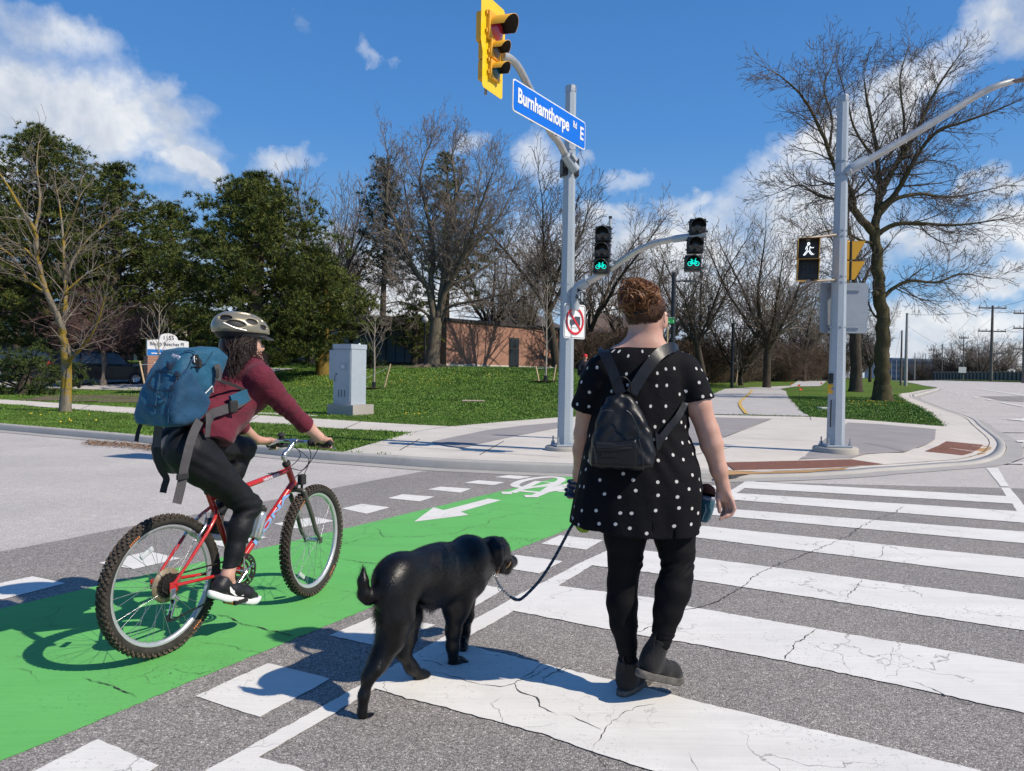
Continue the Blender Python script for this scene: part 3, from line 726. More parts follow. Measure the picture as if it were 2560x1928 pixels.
def grass():
 rs = np.random.RandomState(3)
 def fill(n,box,ok,hmin,hmax,sc_=1.0):
  X = rs.uniform(box[0],box[1],n); Y = rs.uniform(box[2],box[3],n); k = [i for i in range(n) if ok(X[i],Y[i])]; return X[k],Y[k]
 slabp = np.array(slab)
 def inp(poly,x,y):
  ins = False; n = len(poly); j = n - 1
  for i in range(n):
   if (poly[i][1] > y) != (poly[j][1] > y) and x < (poly[j][0] - poly[i][0]) * (y - poly[i][1]) / (poly[j][1] - poly[i][1]) + poly[i][0]: ins = not ins
   j = i
  return ins
 pp = XY(PATHP)
 def inv(poly,X,Y):
  r_ = np.zeros(len(X),bool); n = len(poly); j = n - 1
  for i in range(n):
   xi,yi = poly[i]; xj,yj = poly[j]
   if yi != yj: r_ ^= ((yi > Y) != (yj > Y)) & (X < (xj - xi) * (Y - yi) / (yj - yi) + xi)
   j = i
  return r_
 VX,VY,VS = [],[],[]
 for n,box,s_ in ((70000,(-16,0,11,20),.036),(90000,(-26,3,15,34),.042),(60000,(-30,12,26,52),.06),(60000,(7,22,12,40),.045)):
  X = rs.uniform(box[0],box[1],n); Y = rs.uniform(box[2],box[3],n)
  m = inv([(c.x,c.y) for c in offset(CURB,.2)] + [(60,123),(40,200),(-160,200),(-160,20)],X,Y) & ~inv(slab,X,Y) & ~inv(pp,X,Y)
  m &= (np.abs(X / Y) < .78)
  VX.append(X[m]); VY.append(Y[m]); VS.append(np.full(m.sum(),s_))
 es = []
 for i in range(len(slab)):
  a = Vector(slab[i]); b = Vector(slab[(i + 1) % len(slab)]); mid = (a + b) / 2
  if mid.y > 45 or (b - a).length > 30: continue
  if seg_dist(mid.x,mid.y) < .3: continue
  for k in range(int((b - a).length * 45)):
   p = a.lerp(b,rs.rand()); es.append((p.x + rs.normal(0,.04),p.y + rs.normal(0,.04)))
 for i in range(len(INN) - 1):
  a,b = INN[i],INN[i + 1]
  if i > 40 and a.x > -3: continue
  for k in range(int((b - a).length * 60)):
   p = a.lerp(b,rs.rand()); es.append((p.x + rs.normal(0,.02),p.y + .02 + abs(rs.normal(0,.03))))
 es = np.array([e for e in es if not inv(slab,np.array([e[0]]),np.array([e[1]]))[0] or rs.rand() < .25])
 VX.append(es[:,0]); VY.append(es[:,1]); VS.append(np.full(len(es),.055))
 X = np.concatenate(VX); Y = np.concatenate(VY); S = np.concatenate(VS); n = len(X)
 patchn = np.sin(X * 1.7 + np.sin(Y * .9)) * np.cos(Y * 1.3 + np.sin(X * 1.1))
 Z = np.array([HL(x,y) for x,y in zip(X,Y)]) - .01
 out_v = []; out_mi = []
 for b in range(3):
  ang = rs.uniform(0,2 * np.pi,n); h = S * rs.uniform(.5,1.25,n) * (1 + .3 * patchn); wd = .006 * (1 + Y / 9); lean = rs.uniform(.1,.7,n) * h; la = rs.uniform(0,2 * np.pi,n)
  ox = rs.normal(0,.03,n) * (1 + Y / 20); oy = rs.normal(0,.03,n) * (1 + Y / 20)
  dx,dy = np.cos(ang) * wd,np.sin(ang) * wd
  p0 = np.stack([X + ox - dx,Y + oy - dy,Z],1); p1 = np.stack([X + ox + dx,Y + oy + dy,Z],1)
  p2 = np.stack([X + ox + np.cos(la) * lean,Y + oy + np.sin(la) * lean,Z + h],1)
  out_v.append(np.stack([p0,p1,p2],1).reshape(-1,3))
  out_mi.append(np.where(rs.rand(n) + .25 * patchn < .45,0,np.where(rs.rand(n) < .93,1,2)))
 V = np.concatenate(out_v); MI = np.concatenate(out_mi)
 def gm(nm,c):
  m = mat(nm,c,.55,var=.3,vscale=1.2,spec=.3); b = m.node_tree.nodes['Principled BSDF']; return m
 me = fast_mesh('grass',V,np.arange(len(V)).reshape(-1,3),[gm('grass_green',(.125,.22,.032)),gm('grass_deep',(.095,.185,.027)),gm('grass_straw',(.19,.22,.06))],mi=MI)
 o = link('grass',me); o['kind'] = 'stuff'; o['label'] = 'short spring lawn grass behind the kerb'; o['category'] = 'grass'
 V = []; F = []; fr_ = MB()
 spots = [(2166,1006,60,3.0,.5),(1040,945,110,5.0,3.0),(820,952,60,3,3),(860,1035,8,.5,.3),(1040,1040,14,.4,.3),(110,1040,16,1.6,.6),(200,1058,10,.6,.4),(2300,965,40,6,6),(1150,940,60,5,4),(300,985,20,4,3),(2200,1015,40,2.5,.5)]
 for px,py,k,sx,sy in spots:
  c = GH(px,py); k = int(k * .55)
  for _ in range(k):
   x,y = c.x + rs.normal(0,sx * .5),c.y + rs.normal(0,sy * .5)
   if inv(slab,np.array([x]),np.array([y]))[0] or seg_dist(x,y) < .3: continue
   if not inv(land,np.array([x]),np.array([y]))[0]: continue
   z = HL(x,y) + rs.uniform(.05,.09); r_ = rs.uniform(.016,.03)
   fr_.lathe([(.0,-.008),(r_,0),(r_ * .7,.01),(0,.012)],(x,y,z),(rs.normal(0,.3),-.4,1),n=6)
 o = fr_.build('dandelions',mat('dandelion_yellow',(.75,.55,.02),.6,var=.1)); tag(o,'scattered yellow dandelion heads in the lawns','flowers',kind='stuff')
grass()
rs = np.random.RandomState(9); V = []
for _ in range(2600):
 t = rs.rand(); px = 215 + 235 * t + rs.normal(0,10); py = 1108 + 17 * t + rs.normal(0,3.5) + (4 if t > .5 else 0) * rs.rand()
 p = G(px,py,.0); r_ = rs.uniform(.008,.026); a = rs.uniform(0,6.28); ti = rs.normal(0,.5,2); z = .010 + rs.rand() * .022 * (1 if t > .35 else .3)
 for k in range(3):
  b = a + k * 2.1 + rs.normal(0,.3); dx,dy = math.cos(b) * r_,math.sin(b) * r_; V.append((p.x + dx,p.y + dy,z + abs(dx * ti[0] + dy * ti[1])))
me = fast_mesh('dry_leaves',V,np.arange(len(V)).reshape(-1,3),[mat('dry_leaf',(.23,.13,.07),.8,var=.5,vscale=14)]); o = link('dry_leaves',me)
tag(o,'drift of dry brown leaves in the gutter behind the cyclist','leaves',kind='stuff')
# TREES
def bark(name,c1,c2,sc_=9.0,moss=None):
 m = bpy.data.materials.new(name); m.use_nodes = True; T = NT(m.node_tree); b = m.node_tree.nodes['Principled BSDF']
 oc = T.new('ShaderNodeTexCoord').outputs['Object']
 mp = T.new('ShaderNodeMapping',ins={'Vector': oc,'Scale': (1,1,.25)})
 c = T.ramp(T.noise(mp.outputs[0],sc_,5,.7),[(.3,c1),(.7,c2)])
 if moss:
  c = T.mix(T.rng(T.noise(oc,2.3,4,.6),.46,.54,0,.85),c,moss)
 T.l.new(c,b.inputs['Base Color']); b.inputs['Roughness'].default_value = .9; b.inputs['Specular IOR Level'].default_value = .15
 bn = T.new('ShaderNodeBump',ins={'Strength': .9,'Distance': .03,'Height': T.noise(mp.outputs[0],sc_ * 2.2,4,.7)}); T.l.new(bn.outputs[0],b.inputs['Normal'])
 return m
B_DARK = bark('bark_dark',(.035,.028,.022),(.10,.082,.06))
B_GREY = bark('bark_grey',(.09,.075,.06),(.19,.16,.125))
B_BROWN = bark('bark_brown',(.075,.052,.038),(.17,.125,.09))
B_TWIG = mat('twig_grey',(.21,.17,.135),.9,var=.3,vscale=3)
B_TWIGD = mat('twig_dark',(.115,.092,.072),.9,var=.3,vscale=3)
B_PURP = mat('twig_reddish',(.13,.075,.065),.9,var=.3,vscale=3)
B_LICH = bark('bark_lichen',(.13,.11,.08),(.27,.235,.18),moss=(.30,.20,.015))
B_OLIVE = bark('bark_olive',(.045,.036,.024),(.12,.10,.05),7,moss=(.07,.062,.028))
def at(px,Y,f=HL):
 d = ray(px,950); x = d.x / d.y * Y; return Vector((x,Y,f(x,Y)))
class Tree:
 def __init__(s,seed): s.r = random.Random(seed); s.a = []; s.b = []; s.ra = []; s.rb = []; s.trunk = MB()
 def seg(s,p,q,r0,r1): s.a.append(p[:]); s.b.append(q[:]); s.ra.append(r0); s.rb.append(r1)
 def limb(s,pts,r0,r1,n=8):
  P = bez(pts,5); m = len(P); rr = [r0 + (r1 - r0) * (i / (m - 1)) for i in range(m)]
  for i in range(1,m - 1): P[i] = P[i] + Vector((s.r.gauss(0,.15),s.r.gauss(0,.15),0)) * rr[i]
  s.trunk.tube(P,rr,n); return P,rr
 def grow(s,p,d,L,r,lv,up=.12,dense=1.0,ang=(.35,.8),minr=.004,step=None,wob=.16):
  """one shoot with side shoots; lv levels remain"""
  rr = s.r; n = max(2,int(L / (step or max(.22,L / 7)))); q = Vector(p); d = Vector(d).normalized(); st = L / n; side = rr.random() * 6.28
  for i in range(n):
   d = (d + Vector((rr.gauss(0,wob),rr.gauss(0,wob),rr.gauss(0,wob) + up)) * .8).normalized()
   ra = r * (1 - .72 * i / n); rb = r * (1 - .72 * (i + 1) / n); e = q + d * st
   s.seg(q,e,max(ra,minr),max(rb,minr))
   if lv > 0 and (i > 0 or lv > 2):
    k = dense * (1.0 + .5 * (lv < 3)); k = int(k) + (rr.random() < k - int(k))
    for _ in range(k):
     side += 2.4 + rr.gauss(0,.5); a = rr.uniform(*ang); o = d.orthogonal().normalized(); o = Matrix.Rotation(side,3,d) @ o
     nd = d * math.cos(a) + o * math.sin(a)
     s.grow(q.lerp(e,rr.random()),nd,L * rr.uniform(.42,.68) * (1 - .35 * i / n),max(rb * .62,minr),lv - 1,up,dense,ang,minr,None,wob * 1.08)
   q = e
  return q,d
 def crown_mesh(s,name,m,sides=3):
  A = np.array(s.a); B = np.array(s.b); ra = np.array(s.ra); rb = np.array(s.rb); d = B - A; d /= np.maximum(np.linalg.norm(d,axis=1),1e-9)[:,None]
  ref = np.where(np.abs(d[:,2:3]) < .9,np.array([[0,0,1.]]),np.array([[1.,0,0]])); u = np.cross(d,ref); u /= np.linalg.norm(u,axis=1)[:,None]; v = np.cross(d,u)
  V = []; n = len(A)
  for base,r_ in ((A,ra),(B,rb)):
   for k in range(sides):
    t = 2 * math.pi * k / sides; V.append(base + (u * math.cos(t) + v * math.sin(t)) * r_[:,None])
  V = np.stack(V,1).reshape(-1,3); o = np.arange(n)[:,None] * 2 * sides
  F = np.concatenate([o + np.array([[k,(k + 1) % sides,sides + (k + 1) % sides,sides + k]]) for k in range(sides)])
  return fast_mesh(name,V,F,m,smooth=True)
def finish_tree(tr,name,label,loc,tm,cm,group=None,world=True):
 t = thing(name,label,'tree',loc,group)
 part('trunk',tr.trunk,tm,t); body_part('crown',tr.crown_mesh('crown',cm),t)
 return t
def px_limbs(tr,base,limbs,Y,lv=3,dense=1.0,up=.08,L0=2.4,minr=.008,kids=1.0,wob=.16):
 """limbs given as (pixel points, r0, r1, depth drift); side shoots spring from them"""
 for pts,r0,r1,dd in limbs:
  n = len(pts); W = [D(px,py,Y + dd * (i / (n - 1)) ** 1.2) for i,(px,py) in enumerate(pts)]
  P,rr = tr.limb(W,r0,r1); m = len(P)
  if kids <= 0: continue
  for i in range(int(m * .22),m):
   k = 1.15 * kids; k = int(k) + (tr.r.random() < k - int(k))
   t = (P[min(i + 1,m - 1)] - P[max(0,i - 1)]).normalized()
   for _ in range(k):
    o = Matrix.Rotation(tr.r.random() * 6.28,3,t) @ t.orthogonal().normalized(); a = tr.r.uniform(.45,1.1)
    tr.grow(P[i],t * math.cos(a) + o * math.sin(a),L0 * tr.r.uniform(.5,1.0) * (1 - .4 * i / m),max(rr[i] * .45,.012),lv - 1,up,dense,(.35,.85),minr,None,wob)
  t = (P[-1] - P[-2]).normalized(); tr.grow(P[-1],t,L0 * .6,rr[-1],lv - 1,up,dense,(.3,.8),minr,None,wob)
def text(body,size,origin,right,up,m,parent,name='lettering',ext=.002,sx=1.0,align='LEFT',bold=0.0):
 cu = bpy.data.curves.new(name,'FONT'); cu.body = body; cu.size = size; cu.extrude = ext; cu.align_x = align; cu.offset = bold; cu.resolution_u = 3
 tmp = bpy.data.objects.new('tmp',cu); COL.objects.link(tmp); bpy.context.view_layer.update()
 me = bpy.data.meshes.new_from_object(tmp.evaluated_get(bpy.context.evaluated_depsgraph_get())); bpy.data.objects.remove(tmp); me.materials.clear(); me.materials.append(m)
 o = bpy.data.objects.new(name,me); COL.objects.link(o)
 r_ = Vector(right).normalized(); u_ = Vector(up).normalized(); n_ = r_.cross(u_).normalized(); u_ = n_.cross(r_)
 M = Matrix(((r_.x * sx,u_.x,n_.x,origin[0]),(r_.y * sx,u_.y,n_.y,origin[1]),(r_.z * sx,u_.z,n_.z,origin[2]),(0,0,0,1)))
 o.parent = parent
 if parent is not None and parent.name in ORIG: M = Matrix.Translation(-ORIG[parent.name]) @ M
 o.matrix_basis = M; return o
M_BLK = mat('black_powder_coat',(.018,.019,.022),.45,var=.2)
# --- the big bare tree behind the right-hand pole
b = GH(2205,1003); Y = b.y
tr = Tree(21)
px_limbs(tr,b,[([(2205,1005),(2205,930),(2204,860),(2207,790),(2196,720),(2192,660),(2188,575)],.40,.24,0)],Y,kids=0)
tr.trunk.tube([b + Vector((0,0,-.2)),b + Vector((0,0,.25)),b + Vector((0,0,.8))],[.62,.46,.39],12)
tr.trunk.tube([D(2196,735,Y),D(2185,733,Y - .3)],[.2,.12],8)
px_limbs(tr,b,[([(2188,590),(2152,546),(2135,520),(2127,480),(2097,440),(2072,378),(2043,307),(2001,236),(1950,190)],.20,.03,-2.5),
 ([(2188,575),(2196,509),(2200,471),(2194,412),(2188,350),(2169,257),(2160,200)],.22,.03,1.5),([(2198,500),(2219,446),(2257,387),(2291,328),(2320,265),(2354,202),(2390,150)],.17,.03,1),
 ([(2200,520),(2236,488),(2270,429),(2299,378),(2345,328),(2404,307),(2480,280),(2540,255)],.14,.025,-2),([(2192,545),(2236,500),(2299,485),(2354,493),(2404,490),(2490,470)],.12,.025,2),
 ([(2188,590),(2236,562),(2299,559),(2362,563),(2425,560),(2520,545)],.13,.025,-1.5),([(2207,745),(2236,719),(2278,702),(2341,706),(2404,685),(2465,695)],.11,.02,1),
 ([(2130,515),(2097,500),(2047,490),(2000,463),(1950,480)],.10,.02,2),([(2187,610),(2150,600),(2090,575),(2030,590)],.08,.02,-1.5),([(2072,378),(2080,300),(2060,220),(2080,160)],.07,.02,1),
 ([(2257,387),(2260,300),(2250,200),(2270,120)],.08,.02,2.5),([(2190,400),(2140,330),(2120,260),(2100,190)],.07,.02,-1),([(2205,800),(2180,780),(2150,700),(2120,680)],.06,.015,1)],
 Y,lv=4,dense=1.0,up=.05,L0=3.0,minr=.008,kids=.8,wob=.15)
finish_tree(tr,'bare_tree','tall bare tree with a thick ridged trunk on the grass behind the right-hand pole',b,B_OLIVE,B_TWIGD)
# --- the spreading bare tree on the mound
b = at(1079,45.0); Y = b.y
tr = Tree(5)
tr.trunk.tube([b + Vector((0,0,-.4)),b + Vector((0,0,.3)),D(1084,870,Y),D(1090,815,Y),D(1093,795,Y)],[.75,.48,.40,.40,.35],12)
px_limbs(tr,b,[([(1088,818),(1070,723),(1043,685),(1013,627),(993,566),(967,504),(970,447),(972,400)],.20,.03,-2),([(1091,818),(1078,723),(1082,647),(1074,570),(1063,512),(1050,454),(1063,390),(1082,350)],.20,.03,2),
 ([(1094,818),(1105,735),(1113,666),(1120,608),(1132,531),(1140,474),(1130,397),(1138,368)],.24,.03,0),([(1096,815),(1113,735),(1136,689),(1159,639),(1178,589),(1197,531),(1216,474),(1228,440)],.20,.03,-2.5),
 ([(1105,735),(1159,647),(1216,581),(1250,540),(1280,480)],.13,.025,2),([(1097,790),(1130,765),(1200,750),(1270,735),(1330,745)],.12,.02,-2),([(1084,800),(1045,770),(1000,755),(950,762)],.10,.02,-1.5),
 ([(1060,710),(1000,640),(940,600),(900,560)],.10,.02,2.5),([(1113,666),(1170,560),(1200,440),(1190,400)],.09,.02,3),([(1080,660),(1030,560),(1010,460),(1000,420)],.09,.02,3),
 ([(1120,720),(1190,680),(1250,640),(1300,560)],.10,.02,1)],Y,lv=4,dense=1.0,up=.13,L0=3.3,minr=.009,kids=.85)
for k in range(9):
 a = k * .7 + .2; tr.trunk.tube([b + Vector((math.cos(a) * .3,math.sin(a) * .3,.1)),b + Vector((math.cos(a) * 1.1,math.sin(a) * 1.1,-.02)),b + Vector((math.cos(a + .2) * 2.2,math.sin(a + .2) * 2.2 - .2,-.25))],[.16,.10,.03],6)
finish_tree(tr,'bare_tree','spreading bare tree with exposed roots on the grassy mound in front of the brick building',b,bark('bark_smooth',(.10,.082,.06),(.20,.17,.12)),B_TWIG)
# --- young tree with yellow lichen on the left boulevard
b = GH(163,1029); Y = b.y
tr = Tree(8)
tr.trunk.tube([b + Vector((0,0,-.1)),b + Vector((0,0,.12)),D(166,960,Y),D(166,900,Y),D(162,868,Y)],[.19,.155,.135,.13,.125],12)
px_limbs(tr,b,[([(164,880),(158,845),(150,805),(119,736),(95,656),(87,577),(51,518),(10,450),(-15,420)],.105,.012,-1),([(152,815),(162,785),(163,716),(160,660),(158,600),(150,520),(140,470)],.075,.012,.8),
 ([(168,905),(190,885),(206,866),(228,838),(250,790),(262,740)],.065,.012,-.8),([(162,700),(190,637),(238,581),(297,533)],.045,.01,.6),([(95,656),(60,620),(20,600),(-20,590)],.035,.01,.7),
 ([(87,577),(100,500),(92,420),(96,359)],.04,.01,.5),([(119,736),(70,700),(30,640),(-20,610)],.035,.01,-1),([(158,600),(190,520),(200,460)],.03,.01,-.6),([(163,730),(210,690),(260,660)],.03,.01,.3)],
 Y,lv=4,dense=.75,up=.08,L0=1.5,minr=.005,kids=.7)
finish_tree(tr,'lichen_tree','small bare tree with yellow lichen on its trunk beside the left kerb',b,B_LICH,B_TWIG)
# --- low reddish crabapple group behind it
for i,(px,py,seed,hh,lab) in enumerate([(244,941,31,3.4,'low bare tree with reddish tangled twigs, left one of the pair behind the lichen tree'),(258,966,32,3.4,'low bare tree with reddish tangled twigs, right one of the pair behind the lichen tree'),
            (296,930,33,3.2,'low bare reddish tree near the sign, furthest from the road of its three')]):
 b = GH(px,py); tr = Tree(seed); k_ = b.y / 27.0
 top = b + Vector((0,0,1.7))
 tr.trunk.tube([b + Vector((0,0,-.1)),b + Vector((0,0,.5)),b + Vector((.05,0,1.1)),top],[.19,.15,.14,.12],10)
 for j in range(7):
  a = j * 2 * math.pi / 7 + seed; el_ = .55 + .35 * (j % 3)
  tr.grow(top,(math.cos(a),math.sin(a) * .8,el_),2.9,.075,4,.04,1.25,(.4,1.0),.006,None,.2)
 finish_tree(tr,'crabapple_tree',lab,b,bark('bark_crab%d' % i,(.13,.11,.09),(.24,.20,.17)),B_PURP,'crabapple trees behind the left boulevard')
# --- generic bare trees: six prototypes, copied
def proto_tree(seed,H,fork=.22,spread=.5,nl=5,lv=4,dense=1.0,up=.12,tw=.011,lean=0.0):
 tr = Tree(seed); r0 = H * .017; z = H * fork; rr = tr.r
 tr.trunk.tube([(0,0,-.3),(0,0,.2),(lean * z * .4,0,z * .5),(lean * z,0,z)],[r0 * 1.6,r0 * 1.15,r0,r0 * .9],10)
 top = Vector((lean * z,0,z))
 for j in range(nl):
  a = j * 2 * math.pi / nl + rr.random(); t = spread * rr.uniform(.6,1.25)
  d = Vector((math.cos(a) * t + lean,math.sin(a) * t,1)).normalized(); L = H * (1 - fork) * rr.uniform(.62,.82)
  P = [top]; dd = d.copy()
  for k in range(6):
   dd = (dd + Vector((rr.gauss(0,.10),rr.gauss(0,.10),up * .6))).normalized(); P.append(P[-1] + dd * L / 6)
  rs_ = r0 * rr.uniform(.5,.72); Q,RR = tr.limb(P,rs_,.02,6); m = len(Q)
  for i in range(3,m):
   tt = (Q[min(i + 1,m - 1)] - Q[i - 1]).normalized(); o = Matrix.Rotation(rr.random() * 6.28,3,tt) @ tt.orthogonal().normalized(); an = rr.uniform(.4,.95)
   tr.grow(Q[i],tt * math.cos(an) + o * math.sin(an),H * .24 * rr.uniform(.6,1.1) * (1 - .4 * i / m),max(RR[i] * .5,.015),lv - 1,up,dense,(.35,.85),tw)
  tr.grow(Q[-1],dd,H * .10,.02,lv - 2,up,dense,(.3,.7),tw)
 return tr
PROT = {}
def bare(key,seed,**kw):
 tr = proto_tree(seed,**kw); t = thing('bare_tree','','tree',(0,0,0)); part('trunk',tr.trunk,B_DARK if key != 'g' else B_GREY,t); body_part('crown',tr.crown_mesh('crown',B_TWIGD if key in 'wl' else B_TWIG),t); PROT[key] = [t,False]
bare('a',101,H=14.5,fork=.16,spread=.42,nl=6,lv=4,up=.13,dense=.55)                     # upright oval
bare('b',102,H=15,fork=.18,spread=.72,nl=6,lv=4,up=.06,dense=.5)                    # wide
bare('w',103,H=14,fork=.24,spread=.6,nl=5,lv=4,up=.05,lean=.2,dense=.5)             # leaning
bare('l',104,H=12,fork=.08,spread=.75,nl=8,lv=4,up=.08,tw=.015,dense=.6)
def put(key,loc,s,rz,label,group=None):
 t,used = PROT[key]
 if used: t = copy_tree(t)
 else: PROT[key][1] = True
 t.location = loc; t.scale = (s,s,s); t.rotation_euler = (0,0,rz); t['label'] = label
 if group: t['group'] = group
 elif 'group' in t: del t['group']
 return t
BG = 'bare trees in the background'
spots = [  # px,Y,key,height m scale,rot,label
 (815,62,'a',1.22,.3,'tall upright bare tree between the big pine and the narrow pine'),(735,74,'a',1.25,2.1,'tall bare tree showing above the right shoulder of the big pine'),(890,84,'a',1.1,4.0,'slender bare tree just left of the narrow pine'),
 (1225,66,'b',1.0,1.0,'wide bare tree behind the brick building'),(1392,52,'w',1.12,2.6,'dark bare tree leaning left just behind the road sign pole'),(1310,78,'a',.95,5.1,'bare tree behind the right end of the brick building'),
 (1470,60,'b',1.08,3.9,'broad bare tree behind the cycle signal nearest the pole'),(1560,70,'a',1.0,.8,'bare tree behind the woman between the two cycle signals'),(1640,58,'w',.82,.2,'bare tree directly behind the dark lamp post with the green sign'),
 (1762,50,'w',.85,3.4,'slim dark bare tree on the left of the path'),(1852,62,'l',.9,1.3,'bushy bare tree at the wood edge behind the second lamp post'),(1917,56,'b',1.02,5.5,'large forked bare tree beside the path, left of the pedestrian signal'),
 (2010,84,'a',.9,.6,'bare tree beyond the bend of the path'),(2062,100,'l',1.0,2.2,'rounded bare tree far along the path left of the right-hand pole'),(1975,96,'l',1.1,4.4,'rounded bare tree further up the path than the lamp posts'),
 (2175,88,'a',.72,3.0,'small bare tree seen right of the thick dark trunk'),(2152,120,'l',.8,1.1,'far low bare tree at the crest between the two near trunks'),
 (40,60,'b',.95,2.0,'bare tree at the far left behind the parked cars'),(-60,44,'a',.8,1.0,'bare tree at the left edge of the view')]
for px,Y,k,s,rz,lab in spots: put(k,at(px,Y) - Vector((0,0,.1)),s * 1.06,rz,lab,BG)
b = GH(2139,979); tr = Tree(77); Y = b.y
tr.trunk.tube([b + Vector((0,0,-.2)),b + Vector((0,0,.2)),D(2141,920,Y),D(2137,860,Y),D(2140,800,Y),D(2134,730,Y)],[.62,.44,.37,.36,.34,.3],10)
px_limbs(tr,b,[([(2140,790),(2120,700),(2090,620),(2060,560)],.18,.03,1),([(2134,740),(2140,640),(2120,560),(2130,480)],.22,.03,1),([(2137,770),(2165,690),(2200,640),(2230,600)],.14,.03,2)],Y,lv=3,dense=1,up=.1,L0=3,minr=.012,kids=.7)
finish_tree(tr,'bare_tree','dark-trunked bare tree standing just right of the pole, behind the sign back',b,B_DARK,B_TWIGD)
FG = 'far bare trees across the road'
for i,(px,Y,k,s) in enumerate([(2315,175,'l',.78),(2345,170,'l',.62),(2372,165,'l',.95),(2398,172,'l',.88),(2425,160,'l',1.0),(2450,156,'b',.92),(2475,160,'l',1.0),(2500,165,'b',.85),(2565,130,'b',.62),(2300,230,'l',.8),(2270,260,'l',.8)]):
 put(k,at(px,Y,ROADF) - Vector((0,0,2.2)),s * 1.12,i * 1.3,['low','small','tall rounded','broad','dense','tallest spreading','leaning rounded','thin','cropped','very distant','most distant'][i] + ' bare tree across the road, %s' % ['leftmost before the wires','between the two leftmost thin poles','behind the pale fence start','beside the road sign board','in the middle of the row','right of the row centre','close to the big utility pole','just right of the big utility pole','at the right edge of the photo','where the road ends','beyond the road end'][i],FG)
SH = {}
def bush(key,seed,H,n,m,lv=3,tw=.008,spread=.7):
 tr = Tree(seed); 
 for j in range(n):
  a = tr.r.random() * 6.28; r_ = tr.r.random() * .8; t = tr.r.uniform(.1,spread)
  tr.grow((math.cos(a) * r_,math.sin(a) * r_,-.1),(math.cos(a) * t,math.sin(a) * t,1),H * tr.r.uniform(.6,1),.02,lv,.06,1.0,(.3,.7),tw,None,.16)
 SH[key] = tr
B_SHRUB = mat('shrub_brown',(.145,.10,.07),.9,var=.35,vscale=1.5)
bush('s',201,3.6,26,B_SHRUB,3,.010); bush('t',202,2.6,30,mat('shrub_olive',(.10,.085,.045),.9,var=.3,vscale=2),3,.010,1.0)
rs = random.Random(44); TA = Tree(0)
for i in range(46):
 f_ = i / 45; px = 1445 + 640 * f_ + rs.uniform(-12,12); Y = 50 + 44 * f_ ** 1.6 + rs.uniform(-1,9) + (8 if px < 1700 else 0)
 src = SH['s' if rs.random() < .6 else 't']; k_ = rs.uniform(.75,1.35); M_ = np.array(Matrix.Rotation(rs.random() * 6.28,3,'Z')) * k_; o_ = np.array(at(px,Y) - Vector((0,0,.1)))
 TA.a += list(np.array(src.a) @ M_.T + o_); TA.b += list(np.array(src.b) @ M_.T + o_); TA.ra += src.ra; TA.rb += src.rb
o = link('undergrowth',TA.crown_mesh('undergrowth',B_SHRUB)); tag(o,'leafless brown undergrowth along the wood edge left of the path','undergrowth',kind='stuff')
